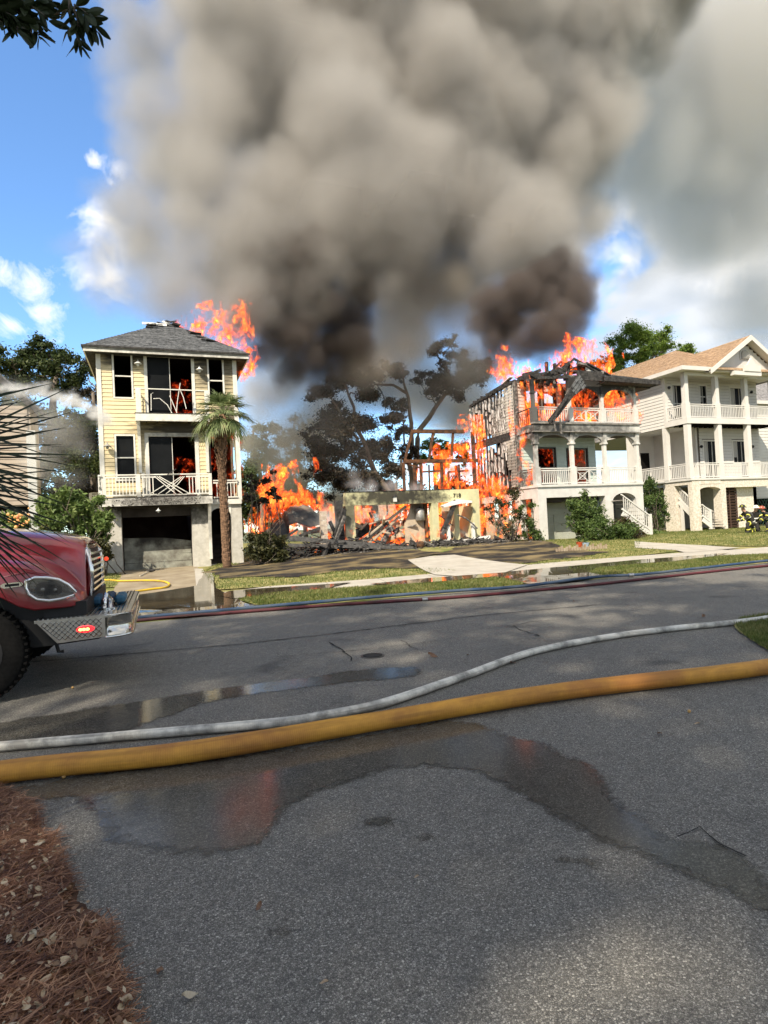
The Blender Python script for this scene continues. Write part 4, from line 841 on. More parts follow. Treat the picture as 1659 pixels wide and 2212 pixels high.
# the collapsed bay at its left: buckled roofing sheet, block pier, black post
m_sheet=M('buckled_grey_sheet',(.035,.04,.042),(.22,.18,.14),scale=1.6,rough=.55,bump=.25,bscale=5,metal=.2,lo=.4,hi=.7)
V_=[];F_=[];nu,nv=26,14
prof=[(4.55,1.35),(5.2,1.95),(5.55,2.15),(5.62,2.5),(5.95,2.62),(6.9,2.6),(7.1,2.4),(7.35,1.85),(7.6,1.35)]
for i in range(nu+1):
    t=i/nu*(len(prof)-1); k=min(int(t),len(prof)-2); f_=t-k; x=prof[k][0]+(prof[k+1][0]-prof[k][0])*f_; z=prof[k][1]+(prof[k+1][1]-prof[k][1])*f_
    for j in range(nv+1):
        s_=j/nv; wz=mn.noise(Vector((x*1.3,s_*3,2)))*.2+abs(mn.noise(Vector((x*2.6+s_*3,s_*5,7))))*.28
        V_.append((x+.35*s_*(x-6)*.4+mn.noise(Vector((x,s_*2,7)))*.12,28.5-1.2*s_+wz,max(.5,z-(z-.7)*s_**1.6*(.75 if z<2.3 else .42)+wz)))
for i in range(nu):
    for j in range(nv): a_=i*(nv+1)+j; F_.append((a_,a_+1,a_+nv+2,a_+nv+1))
sh_=ob('roofing_sheet',MB().add(V_,F_),m_sheet,None); tag(sh_,'large buckled grey roofing sheet slumped over smoking rubble left of the garage wall','roofing sheet')
sh_.modifiers.new('t','SOLIDIFY').thickness=.03
pier=thing('block_pier',(6.98,26.4,.4),'pale concrete block pier standing in front of the buckled grey sheet','pier')
for k in range(9): piece('block',m_blk,pier,(6.83,26.45,.55+k*.215),(7.13,26.45+rr.uniform(-.01,.01),.55+k*.215),.22,.2)
bp_=thing('charred_post',(7.95,27.3,.4),'square black charred post leaning beside the left end of the garage wall','post'); piece('post',charred,bp_,(8.02,27.3,.4),(7.98,27.35,2.85),.34,.3)
for lb,a,b,w_,h_ in (('charred board leaning steeply against the black post',(7.3,26.7,.6),(8.2,27.1,2.45),.12,.22),('ash grey board leaning against the black post, just under a darker one',(7.35,26.6,.5),(8.15,26.95,2.1),.1,.16),('dark charred timber crossing behind the leaning ash grey board',(7.4,26.9,1.9),(7.95,27.0,.7),.1,.14),
    ('long blackened roof beam lying across the rubble from the round shrub to the driveway',(5.3,26.0,1.25),(9.75,25.6,.62),.35,.2),('second long charred rafter under the long blackened roof beam',(5.2,25.8,.95),(10.9,25.2,.5),.2,.14),
    ('short charred post propped upright at the front of the rubble',(6.6,25.3,.35),(6.95,25.45,1.0),.16,.12),('black rafter pointing up out of the rubble behind the round shrub',(4.7,26.3,1.0),(5.75,26.2,1.62),.1,.1),('black double rafter lying on top of the rubble heap',(5.8,26.3,1.3),(6.75,26.2,1.62),.14,.12)):
    o=thing('charred_beam',tuple(Vector(a)),lb,'beam','charred beams fallen in front of the ruin'); piece('timber',char2 if 'ash' in lb else dullch if 'long' in lb else charred,o,a,b,w_,h_)
wb=thing('white_board',(13.4,26.6,.45),'long white trim board lying at the foot of the garage entrance','board'); piece('board',white_b,wb,(13.2,26.4,.52),(15.4,26.2,.75),.12,.2); 
cb_=thing('charred_beam',(13.1,26,.4),'charred beam lying beneath the long white trim board','beam','charred beams fallen in front of the ruin'); piece('timber',charred,cb_,(12.9,25.9,.5),(14.9,26.0,.66),.2,.16)
pot=thing('burnt_stump',(11.3,25.6,.4),'round brown burnt pot-like stump at the head of the white driveway','stump'); ob('body',MB().tube([(11.2,25.3,gh(11.2,25.3)),(11.2,25.3,.6),(11.2,25.3,.78)],[.12,.2,.14],12),burntbrown,pot,smooth=True)
# small rubble: splinters and ash without number
rr=random.Random(31); mb=MB(); mb2=MB()
for k in range(620):
    x=rr.uniform(4.8,15.6); y=25.2+rr.random()*2.1-(.3 if x>12 else 0); 
    if 11.2<x<12.6 and y<25.8: continue
    z=gh(x,y)+rr.random()**1.6*(.62 if x<9.5 else .22); L=rr.uniform(.12,.95); an=rr.uniform(0,3.14); ti=rr.gauss(0,.3); d=Vector((math.cos(an)*L/2,math.sin(an)*L/2,math.sin(ti)*L/2)); p=Vector((x,y,z))
    (mb if rr.random()<.8 else mb2).bar(p-d,p+d,rr.uniform(.02,.12),rr.uniform(.015,.06),rr.uniform(0,3))
ob('debris',mb,charred,None,kind='stuff'); ob('debris',mb2,char2,None,kind='stuff')
mb=MB()
for k in range(260):
    x=rr.uniform(4.6,17.8); y=rr.uniform(23.6,26.2); z=gh(x,y)+.05; s_=rr.uniform(.01,.05); mb.ball((x,y,z),s_,5,3,(1.6,1,.4))
ob('debris',mb,char2,None,kind='stuff')
# ---------------------------------------------------------------- 720: the burning house with arched porches
m_ww=M('white_house_paint',(.64,.625,.59),(.59,.575,.54),scale=1.5,rough=.6)
YF=26.0
soot720=[((19.4,26,5.95),(1.5,1.2,.75),.74),((21.6,26,5.85),(1.25,1.2,.6),.7),((23.8,26,5.85),(1.25,1.2,.55),.66),((20.2,26,6.3),(1.8,1,.4),.6),((23,26,6.3),(1.3,1,.3),.6),((21.3,26,8.6),(5.5,3,.8),.97),((18.2,26,7.4),(.8,2.4,2.6),.85),((18.3,26.3,4.4),(.45,1.8,1.2),.35)]
m_w720=M('scorched_white_paint',(.62,.61,.575),(.54,.53,.50),scale=3.2,rough=.6,soot=soot720)
m_s720=M('smoked_siding',(.60,.56,.50),(.36,.32,.28),scale=2.6,rough=.8,stretch=(1,1,2.5),lo=.3,hi=.7,soot=[((18.2,30,7.5),(.6,1.6,2.2),.55),((18.2,28.4,4.3),(.6,1.6,1.5),.5)])
m_mint=M('pale_mint_siding',(.46,.54,.50),(.40,.48,.44),scale=3,rough=.7)
h720=thing('arched_porch_house',(21.6,26,.4),'burning white house with arched two-level porches, its left side stripped to studs','house')
G0=.3
# ground floor masonry, openings for garage and stair
garch=[(22.95,3.15),(22.95,2.3)]+[(23.75-.8*math.cos(math.pi*k/12),2.3+.42*math.sin(math.pi*k/12)) for k in range(1,12)]+[(24.55,2.3),(24.55,3.15)]
mb=MB().box((18.2,YF,G0),(18.7,YF+.5,2.6)).box((18.2,YF,2.6),(22.95,YF+.5,3.15)).box((22.45,YF,G0),(22.95,YF+.45,2.6)).box((24.55,YF,G0),(25.05,YF+.5,3.15))
mb.prism(garch,YF,YF+.4); mb.box((18.2,YF+.5,2.6),(18.6,32.3,3.15)).box((18.2,YF+1.6,G0),(18.55,YF+2.1,2.6)).box((24.6,YF+.5,G0),(25.0,35,3.15)); ob('ground_floor_wall',mb,m_w720,h720)
for y in (29.4,30.9,32.0): ob('pier',MB().box((18.2,y,G0),(18.55,y+.45,2.6)),m_tan,h720)
ob('inner_wall',MB().box((18.6,29.0,G0),(24.6,29.1,3.1)),m_mint,h720)
mgd=M('grey_green_door',(.40,.42,.36),(.33,.35,.30),scale=2,rough=.7)
for k in range(5): ob('door_panel',MB().box((18.72,YF+1.4,G0+.05+k*.43),(22.4,YF+1.45,G0+.46+k*.43)),mgd,h720)
for x in (20.1,): bx('door_rib',mgd,h720,(x,YF+1.36,G0),(x+.05,YF+1.4,1.7))
bx('door_head',m_dkwall,h720,(18.7,YF+.5,2.36),(22.45,YF+1.4,2.6)); bx('side_wall',m_mint,h720,(22.4,YF+.5,G0),(22.46,YF+2.9,2.9))
bx('floor',M('ashy_floor',(.3,.28,.26)),h720,(18.6,YF+.5,G0-.1),(24.6,29,G0+.03))
ob('chipped_corner',MB().prism([(21.0,3.02),(21.15,2.6),(21.3,3.0)],YF-.01,YF),M('chip_grey',(.3,.28,.25)),h720)
# band / deck 1
ob('deck',MB().box((18.15,YF-.08,3.15),(25.05,YF+1.7,3.27)),m_w720,h720)
cols=[18.3,20.55,22.68,24.9]
def porch(z0,z1,ch,arch_top,mat,cm,bays,side=True,parent=h720):
    pass
for i,x in enumerate(cols):
    ob('column',MB().box((x-.15,YF,3.27),(x+.15,YF+.3,4.15)).box((x-.09,YF+.06,4.15),(x+.09,YF+.24,5.4)).box((x-.14,YF+.01,4.15),(x+.14,YF+.29,4.2)).box((x-.15,YF+.0,5.38),(x+.15,YF+.3,5.46)).box((x-.12,YF+.03,5.46),(x+.12,YF+.27,6.0)),m_w720,h720)
    if i in (0,1,2,3): ob('column',MB().box((x-.14,YF,6.5),(x+.14,YF+.3,7.3)).box((x-.08,YF+.06,7.3),(x+.08,YF+.24,8.75)).box((x-.12,YF+.02,8.02),(x+.12,YF+.28,8.08)),m_w720,h720)
def archband(x0,x1,zs,zt,ztop,y0,y1,mat,axis='y'):
    c=(x0+x1)/2;hw=(x1-x0)/2
    pts=[(x0,ztop),(x0,zs)]+[(c-hw*math.cos(math.pi*k/14),zs+(zt-zs)*math.sin(math.pi*k/14)) for k in range(1,14)]+[(x1,zs),(x1,ztop)]
    ob('arch',MB().prism(pts,y0,y1,axis=axis),mat,h720)
for a,b in zip(cols,cols[1:]): archband(a+.12,b-.12,5.42,5.88,6.05,YF+.1,YF+.2,m_w720)
for a,b in zip(cols[1:],cols[2:]): archband(a+.09,b-.09,7.72,8.38,8.95,YF+.1,YF+.2,m_w720)
archband(YF+.3,YF+1.6,5.42,5.8,6.05,18.22,18.32,m_w720,axis='x')
ob('band',MB().box((18.15,YF-.03,6.05),(25.05,YF+.12,6.42)).box((18.15,YF+.12,6.05),(18.3,YF+1.7,6.42)),m_w720,h720)
ob('band_moulding',MB().box((18.1,YF-.1,6.42),(25.12,YF+.15,6.5)).box((18.1,YF-.07,6.0),(25.1,YF+.1,6.05)),M('smoked_moulding',(.12,.11,.10),(.3,.28,.26)),h720)
ob('deck',MB().box((18.3,YF+.12,6.3),(25.0,YF+1.7,6.45)),charred,h720)
xb=[(18.45,20.4),(20.7,22.53),(22.83,24.75)]
for k,(a,b) in enumerate(xb):
    rail(h720,m_w720,(a,YF+.15,3.27),(b,YF+.15,3.27),.85,x=(k==1),sp=.12)
    rail(h720,m_w720,(a,YF+.15,6.5),(b,YF+.15,6.5),.82,x=(k==1),sp=.12)
rail(h720,char2,(18.25,YF+.3,3.27),(18.25,YF+1.55,3.27),.85,sp=.11); piece('top_rail',charred,h720,(18.25,YF+.2,7.3),(18.25,YF+1.6,7.25),.05,.05)
for k in range(7): piece('baluster',burntbrown,h720,(18.25,YF+.35+k*.18,6.5),(18.25,YF+.4+k*.18,7.1 if k%3 else 6.8),.03,.03)
# porch back wall, level 1 and 2, with window openings
hb=[(19.3,20.55,3.3,5.35),(21.4,22.7,3.3,5.3)]; 
ob('wall',wall_holes(MB(),18.3,23.3,3.27,6.0,hb,27.62,27.75),m_mint,h720); siding(h720,m_mint,18.35,23.3,3.3,6.0,[(a-.1,b+.1,c,d+.1) for a,b,c,d in hb],27.6,pitch=.18)
for a,b,c,d in hb: window(h720,a,b,c,d,27.62,charred,None,mull=(1,1),sash=True)
m_peach=M('cream_siding',(.62,.52,.40),(.55,.45,.34),scale=3,rough=.7)
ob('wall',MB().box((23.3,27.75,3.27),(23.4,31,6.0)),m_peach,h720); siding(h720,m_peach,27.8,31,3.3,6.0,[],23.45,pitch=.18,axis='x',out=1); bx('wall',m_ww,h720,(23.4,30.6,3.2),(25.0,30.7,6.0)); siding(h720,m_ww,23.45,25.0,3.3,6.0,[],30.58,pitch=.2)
ob('ceiling',MB().box((18.3,YF+.3,5.95),(25,27.7,6.0)),m_dkwall,h720)
hc=[(18.85,19.7,6.55,8.5),(20.0,20.7,6.9,8.4),(21.3,23.2,6.5,8.6)]
ob('wall',wall_holes(MB(),18.3,23.4,6.5,9.0,hc,27.62,27.7),char2,h720); siding(h720,m_s720,18.35,21.2,6.5,8.9,[(a-.05,b+.05,c,d+.05) for a,b,c,d in hc],27.6,pitch=.18)
for x in (18.82,19.75,19.95,20.75,21.25,22.2): piece('stud',burntbrown,h720,(x,27.55,6.5),(x,27.55,8.8),.09,.09)
piece('timber',BT,h720,(18.85,27.6,7.55),(19.7,27.6,7.55),.06,.25)
# left wall: siding near the front, bare burning studs behind
YL0,YL1=27.6,32.25; XL=18.2
ob('corner_board',MB().box((18.12,YL0-.12,3.2),(18.3,YL0+.06,8.95)),char2,h720)
def step(a,b,z):
    n=mn.noise(Vector((z*2.3,3,1)))*.25
    e=(28.35 if z<4.2 else 28.6 if z<5.2 else 29.0 if z<5.9 else 30.1 if z<7.7 else 29.3 if z<8.4 else 28.7)+n*.7
    return (a,min(b,e))
siding(h720,m_s720,YL0,YL1,3.3,8.95,[],XL,pitch=.165,axis='x',out=-1,trim=step,maxlen=2.2)
rr=random.Random(41); m_ply=M('sheathing_remnant',(.74,.71,.68),(.12,.10,.09),scale=4,rough=.9,stretch=(1,2.5,.6),lo=.42,hi=.58)
def topz(y): return 8.95-(y-YL0)*.08
for k in range(13):
    y=YL0+.25+k*.37
    piece('stud',charred,h720,(XL+.02,y,3.1),(XL+.02,y,5.9+rr.uniform(-.3,.1)),.1,.05); piece('stud',charred,h720,(XL+.02,y,6.3),(XL+.02,y,topz(y)+rr.uniform(-.1,.35)),.1,.05)
    if y>28.3:
        for z0,z1,pr in ((6.5,topz(y)-.1,.97),(3.3,5.9,.75)):
            z=z0
            while z<z1-.2:
                hgt=rr.uniform(.25,1.1)
                if rr.random()<pr: 
                    zc=min(z1,z+hgt); w0=rr.uniform(.14,.31); pts=[(y+.05,z),(y+.05+w0,z+rr.uniform(0,.15)),(y+.05+w0*rr.uniform(.6,1.1),(z+zc)/2),(y+.05+w0*rr.uniform(.5,1),zc),(y+.04,zc-rr.uniform(0,.2))]
                    ob('sheathing_strip',MB().prism(pts,XL-.045,XL-.03,axis='x'),m_ply,h720)
                z+=hgt+rr.uniform(0,.12)
for y0_,y1_,z0_,z1_ in ((28.6,29.7,6.45,8.4),(29.72,30.9,6.5,8.2),(30.92,32.2,6.4,8.3),(29.2,29.9,4.6,5.8),(30.3,31.0,4.2,5.7)): ob('wall_board',MB().box((XL+.1,y0_,z0_),(XL+.12,y1_,z1_)),m_ply,h720)
for z,w_ in ((3.15,.25),(6.1,.35),(6.3,.1)): piece('beam',charred,h720,(XL,28.2,z),(XL,YL1,z-.03),.1,w_)
piece('top_plate',charred,h720,(XL,27.5,9.0),(XL,YL1+.3,8.62),.12,.14)
ob('inner_wall',MB().box((18.9,28.4,3.2),(19.0,31.8,5.6)).box((19.0,30.9,3.2),(23.3,31.0,8.6)).box((19.0,28,6.1),(23.3,30.9,6.25)),black,h720)
for k in range(9):
    y=27.7+k*.5; piece('rafter_stub',charred,h720,(XL-.25,y,8.95-k*.03),(XL+.7,y+rr.uniform(-.1,.1),9.15+rr.uniform(-.1,.35)-k*.03),.07,.14)
for a,b in (((18.25,27.3,9.05),(19.5,27.0,9.5)),((18.3,26.2,8.9),(20.2,26.3,9.35)),((18.9,26.9,9.2),(20.6,26.6,9.3)),((19.9,27,8.8),(19.9,27,9.95)),((20.4,27,8.8),(20.42,27,9.9)),((18.3,26.1,8.8),(20.5,26.1,8.95))): piece('timber',charred,h720,a,b,.12,.16)
rr=random.Random(63)
for k in range(60):
    x=rr.uniform(18.1,21.3) if k<44 else rr.uniform(21.3,23.4); y=rr.uniform(26.0,27.6); zt_=9.0+max(0,(x-20)*.75 if x<21.2 else (23.5-x)*.38)
    p=Vector((x,y,zt_+rr.uniform(-.22,.12))); an=rr.gauss(0,.5); L=rr.uniform(.25,.8); d=Vector((math.cos(an)*L/2,rr.gauss(0,.1),math.sin(an)*L/2)); piece('charred_board',rr.choice((charred,charred,charred,char2)),h720,p-d,p+d,rr.choice((.04,.15)),rr.choice((.03,.14)),roll=rr.gauss(0,.4))
ob('roof_panel',MB().prism([(19.7,8.95),(21.15,10.0),(21.2,9.75),(20.7,9.3),(20.5,9.35),(20.2,9.0)],26.7,26.76),charred,h720)
ob('roof_panel',MB().prism([(18.2,8.9),(18.3,9.25),(18.9,9.4),(19.3,9.2),(19.8,9.35),(20.2,9.15),(20.4,8.95)],26.9,26.95),charred,h720)
piece('felt_strip',white,h720,(18.2,28.6,9.1),(18.25,27.9,9.3),.25,.03)
piece('beam',m_w720,h720,(20.3,26.15,8.9),(21.2,26.15,8.92),.08,.3)
# burning gable and the remaining porch roof
zg=Vector
gb=[(19.9,8.95),(20.1,9.1),(21.25,10.05),(22.9,9.25),(23.1,9.0)]
for a,b in (((20.2,26.4,9.2),(21.2,26.4,10.0)),((21.2,26.4,10.05),(22.3,26.4,9.6)),((22.3,26.4,9.58),(23.6,26.4,9.15)),((20.3,27.6,9.3),(21.3,27.6,10.2)),((21.3,27.6,10.2),(23.7,27.6,9.2)),((20.8,26.5,9.0),(21.0,26.5,9.75)),((21.6,26.5,9.0),(21.55,26.5,9.9)),((20.4,26.9,9.1),(21.9,27.1,9.5)),((20.0,27.1,9.0),(20.7,27.0,9.7))): piece('rafter',charred,h720,a,b,.07,.11)
ob('gable_siding',MB().prism([(22.0,9.2),(23.3,9.15),(22.1,9.75)],26.5,26.55),m_w720,h720)
for k in range(3): piece('plank',m_w720,h720,(22.0,26.45,9.27+k*.16),(23.2-k*.36,26.45,9.24+k*.15),.02,.15)
ob('roof',MB().prism([(22.0,9.88),(23.7,9.2),(23.7,9.14),(22.0,9.8)],26.3,27.8),charred,h720)
RA,RB,RC,RD=Vector((22.3,25.35,8.85)),Vector((26.0,25.35,8.78)),Vector((24.2,28,9.75)),Vector((22.6,27.8,9.75))
RE=Vector((26.0,33,8.78)); mb=MB(); mb.quad(RA,RB,RC,RD); mb.quad(RB,RE,Vector((24.2,33,9.75)),RC); ob('roof_deck',mb,charred,h720)
shingles('shingles',h720,m_shgA,RA,RB,RC,RD,courses=12,tab=.26); shingles('shingles',h720,m_shgA,RB,RE,Vector((24.2,33,9.75)),RC,courses=12,tab=.3)
ob('fascia',MB().prism([(22.25,8.62),(26.05,8.55),(26.05,8.78),(22.25,8.85)],25.3,25.38).box((25.98,25.38,8.55),(26.06,33,8.78)),charred,h720)
ob('soffit',MB().box((22.3,25.4,8.58),(26,26.0,8.62)).box((25.0,26.0,8.5),(26,33,8.58)),charred,h720)
ob('fascia',MB().box((20.7,25.5,8.65),(22.3,25.6,9.15)),charred,h720)
# slab of shingled roof torn off and hanging down the porch
fp=[(20.75,9.0),(21.25,8.35),(20.3,7.75),(19.3,6.7),(18.85,6.35),(18.7,6.5),(19.6,7.45),(20.35,8.4)]
ob('hanging_roof_slab',MB().prism(fp,25.45,25.56),charred,h720)
rr=random.Random(17); mb=MB()
for k in range(9):
    for j in range(5):
        c=Vector((20.72+j*.1-k*.05-.1*j,0,8.85-j*.13-k*.1)); 
        x,z=20.7+j*.09-k*.06,8.8-j*.16-k*.07
        if inx(fp,x,z) and inx(fp,x+.1,z-.05): mb.bar((x-.06,25.42,z-.08),(x+.1,25.42,z+.06),.02,.13,rr.uniform(-.2,.2))
ob('shingles',mb,m_shgA,h720,kind='stuff')
for a,b in (((19.9,25.4,7.7),(18.7,25.4,6.35)),((19.3,25.38,7.2),(18.9,25.4,6.3)),((18.95,25.4,6.55),(19.05,25.4,5.95)),((19.35,25.4,6.6),(19.4,25.4,5.8))): piece('hanging_lath',charred if b[2]>6 else char2,h720,a,b,.09,.07)
# entrance stair
m_step=M('grey_stair_wood',(.30,.28,.25),(.2,.18,.16),scale=4)
for k in range(9): piece('step',m_step,h720,(22.85+k*.25,YF-.3,2.3-k*.21),(23.1+k*.25,YF-.3,2.3-k*.21),1.0,.05)
def strail(parent,mat,A,B,h=.85,n=12,y2=None):
    A=Vector(A);B=Vector(B);u=Vector((0,0,h)); piece('hand_rail',mat,parent,A+u,B+u,.09,.06); piece('bottom_rail',mat,parent,A+Vector((0,0,.1)),B+Vector((0,0,.1)),.06,.1); piece('stringer',mat,parent,A-Vector((0,0,.15)),B-Vector((0,0,.15)),.05,.25)
    for i in range(1,n): p=A.lerp(B,i/n); piece('baluster',mat,parent,p+Vector((0,0,.12)),p+u,.035,.035)
    piece('newel',mat,parent,B-Vector((0,0,.35)),B+u*1.12,.14,.14)
strail(h720,m_w720,(22.8,YF-.8,1.75),(24.6,YF-.85,.55),n=14); strail(h720,m_w720,(21.6,YF+.9,2.1),(22.5,YF+.9,1.1),n=7)
strail(hW,m_ww,(30.9,28.9,2.5),(30.9,27.9,1.3),n=7) if 'hW' in globals() else None
bx('porch_door',M('old_grey_door',(.16,.16,.15)),h720,(23.75,YF+1.6,.4),(24.5,YF+1.65,2.4))
# ---------------------------------------------------------------- the white house
hW=thing('white_house',(33.5,27.4,.3),'intact white two-level porch house on tan stucco pillars with light brown roof','house')
YW=27.4; YB=29.0
m_stW=M('tan_tabby_stucco',(.70,.66,.58),(.55,.49,.40),scale=9,rough=.95,bump=.6,bscale=50,lo=.4,hi=.6)
m_tansh=M('light_brown_shingles',(.44,.30,.19),(.30,.20,.13),scale=6,rough=.95,bump=.2,bscale=60,lo=.42,hi=.58,detail=2)
g=.25
mb=MB().box((30.2,YW,g),(30.8,YW+.32,3.15)).box((30.2,28.75,g),(30.75,29.6,3.15)).box((32.55,YW+.02,g),(32.95,YW+.6,2.9)).box((34.3,YW+.5,g),(36.2,YW+.8,2.95))
arc=[(30.8,3.15),(30.8,2.75)]+[(31.675-.875*math.cos(math.pi*k/10),2.75+.22*math.sin(math.pi*k/10)) for k in range(1,10)]+[(32.55,2.75),(32.55,3.15)]
mb.prism(arc,YW+.03,YW+.5); mb.box((32.55,YW+.04,2.9),(38.5,YW+.5,3.4)).box((30.2,YW+.01,3.15),(32.55,YW+.5,3.4)).box((30.2,YW+.5,3.15),(30.6,29.6,3.4)).box((35.9,YW+.5,g),(36.2,YW+.9,2.9)).box((38.0,YW,g),(38.5,YW+.6,2.9))
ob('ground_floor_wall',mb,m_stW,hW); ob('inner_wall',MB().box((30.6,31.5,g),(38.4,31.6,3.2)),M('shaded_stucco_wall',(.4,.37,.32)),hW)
ob('louvre_door',MB().box((33.0,YW+.45,g+.05),(34.25,YW+.48,2.85)),black,hW)
m_louv=M('brown_louvre',(.10,.055,.04),(.07,.04,.03))
for k in range(15): piece('slat',m_louv,hW,(33.05,YW+.4,g+.2+k*.175),(34.2,YW+.4,g+.2+k*.175),.03,.11,roll=.5)
for x in (33.05,33.62,34.22): piece('door_stile',m_louv,hW,(x,YW+.36,g+.05),(x,YW+.36,2.85),.06,.05)
bx('door_sill',m_stW,hW,(32.95,YW+.5,g),(34.3,YW+.9,g+.15))
ob('deck',MB().box((30.12,YW-.04,3.4),(38.6,29.0,3.52)).box((30.12,29.0,3.4),(32.6,32.5,3.52)),m_ww,hW)
colx=[30.25,32.75,35.25,37.7]
for x in colx: ob('column',MB().box((x-.15,YW,3.52),(x+.15,YW+.3,6.85)),m_ww,hW); ob('column',MB().box((x-.17,YW,7.2),(x+.17,YW+.34,8.15)).box((x-.14,YW+.03,8.15),(x+.14,YW+.31,9.95)),m_ww,hW)
ob('column',MB().box((30.1,29.05,3.52),(30.4,29.35,6.85)),m_ww,hW)
for a,b in zip(colx,colx[1:]+[38.9]):
    rail(hW,m_ww,(a+.15,YW+.12,3.52),(b-.15,YW+.12,3.52),.92,sp=.13); rail(hW,m_ww,(a+.17,YW+.12,7.2),(b-.17,YW+.12,7.2),.85,sp=.13)
rail(hW,m_ww,(30.22,YW+.3,3.52),(30.22,29.05,3.52),.92,sp=.13); rail(hW,m_ww,(30.22,29.35,3.52),(30.22,32.4,3.52),.92,sp=.13); rail(hW,m_ww,(30.22,YW+.34,7.2),(30.22,29.0,7.2),.85,sp=.13)
ob('deck',MB().box((30.05,YW-.06,6.85),(38.6,YW,7.2)).box((30.05,YW,6.85),(30.11,29,7.2)),m_ww,hW)
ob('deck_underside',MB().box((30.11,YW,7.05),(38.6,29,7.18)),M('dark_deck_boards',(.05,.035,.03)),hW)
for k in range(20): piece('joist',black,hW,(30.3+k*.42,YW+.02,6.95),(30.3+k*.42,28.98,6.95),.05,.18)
hu=[(30.75,31.5,7.25,9.55),(33.05,33.6,8.2,9.6),(34.15,34.7,8.2,9.6),(35.75,37.0,7.25,9.55)]
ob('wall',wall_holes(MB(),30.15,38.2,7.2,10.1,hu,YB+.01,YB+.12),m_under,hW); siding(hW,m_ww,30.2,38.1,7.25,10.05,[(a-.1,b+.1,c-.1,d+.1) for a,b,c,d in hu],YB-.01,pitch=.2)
hl=[(33.1,34.25,3.55,6.0),(35.7,36.9,4.6,6.0)]
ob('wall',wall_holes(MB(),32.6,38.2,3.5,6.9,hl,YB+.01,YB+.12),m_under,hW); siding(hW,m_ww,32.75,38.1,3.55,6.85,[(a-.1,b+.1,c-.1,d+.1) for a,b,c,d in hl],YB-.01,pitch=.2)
for a,b,c,d in hu+hl: window(hW,a,b,c,d,YB,m_ww,glassd,mull=(2,2) if b-a<.8 else (3,1),sash=(b-a<.8),fw=.1)
m_curt=M('pale_curtain',(.42,.41,.38),(.3,.29,.27),scale=12,stretch=(3,1,.2))
for a,b,c,d in hu+hl:
    bx('curtain',m_curt,hW,(a+.03,YB+.02,c+.35),(a+.03+(b-a)*.28,YB+.03,d-.02))
bx('wall',m_ww,hW,(32.5,YB,3.5),(32.62,32.5,6.9)); bx('wall',m_ww,hW,(30.2,32.5,3.5),(38.2,32.62,6.9))
bx('side_door',black,hW,(31.2,32.46,3.55),(32.0,32.49,5.7)); ob('door_frame',MB().box((31.1,32.44,3.5),(31.2,32.5,5.8)).box((32.0,32.44,3.5),(32.1,32.5,5.8)).box((31.2,32.44,5.7),(32.0,32.5,5.8)),m_ww,hW)
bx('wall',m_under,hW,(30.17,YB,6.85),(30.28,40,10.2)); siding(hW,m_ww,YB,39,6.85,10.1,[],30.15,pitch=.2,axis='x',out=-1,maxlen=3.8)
bx('wall',m_ww,hW,(38.1,YB,3.4),(38.2,40,10.2)); bx('corner_board',m_ww,hW,(30.08,YB-.06,6.85),(30.3,YB+.12,10.1))
bx('ceiling',m_ww,hW,(30.2,29.1,6.86),(38,40,6.92)); bx('ceiling',m_ww,hW,(29.7,27.0,10.02),(38.6,29.1,10.06))
ob('beam',MB().box((30.15,YW+.02,9.8),(38.4,YW+.3,10.0)),m_ww,hW)
# hipped main roof with a gable in front
ez=10.2; A=Vector((29.45,26.95,ez)); B=Vector((38.9,26.95,ez)); P1=Vector((34.17,31.7,12.75)); P2=Vector((34.17,38,12.75)); A2=Vector((29.45,41,ez)); B2=Vector((38.9,41,ez))
mb=MB()
for pl in ([A,B,P1],[A2,A,P1,P2],[B,B2,P2,P1]): mb.quad(*pl)
ob('roof_deck',mb,m_tansh,hW)
shingles('shingles',hW,m_tansh,A,B,P1+Vector((.02,0,0)),P1,courses=26,tab=.32,lift=.02); shingles('shingles',hW,m_tansh,A2,A,P1,P2,courses=26,tab=.34,lift=.02)
ob('fascia',MB().box((29.42,26.9,9.98),(38.95,26.96,10.22)).box((29.42,26.96,9.98),(29.48,41,10.22)).box((38.89,26.96,9.98),(38.95,41,10.22)),m_ww,hW)
bx('soffit',m_ww,hW,(29.48,26.96,9.99),(30.16,41,10.02))
gx0,gx1,gp_=31.9,38.2,12.3; gc=(gx0+gx1)/2; gy=26.75
GA,GB_,GC,GD=Vector((gx0-.35,gy,10.02)),Vector((gx0-.35,31.5,10.02)),Vector((gc,31.9,gp_+.02)),Vector((gc,gy,gp_+.02))
sh=Vector
mb=MB(); mb.quad(GA,GB_,GC,GD); mb.quad(Vector((gx1+.35,gy,10.02)),GD,GC,Vector((gx1+.35,31.5,10.02))); ob('roof_deck',mb,m_tansh,hW)
shingles('shingles',hW,m_tansh,GB_,GA,GD,GC,courses=22,tab=.32,lift=.02)
def rake(x0,z0,x1,z1,w_=.3):
    ob('rake_board',MB().prism([(x0,z0),(x1,z1),(x1,z1-w_),(x0,z0-w_*.9)],gy-.06,gy),m_ww,hW)
rake(gx0-.4,10.05,gc,gp_+.04,.33); rake(gc,gp_+.04,gx1+.4,10.05,.33)
ob('gable_wall',MB().prism([(gx0+.3,10.2),(gx1-.3,10.2),(gc,12.0)],27.3,27.35),m_ww,hW)
for k in range(8):
    z=10.3+k*.2; hw=(12.0-z)/1.8*2.85
    piece('plank',m_ww,hW,(gc-hw,27.28,z),(gc+hw,27.28,z),.02,.2,roll=.075)
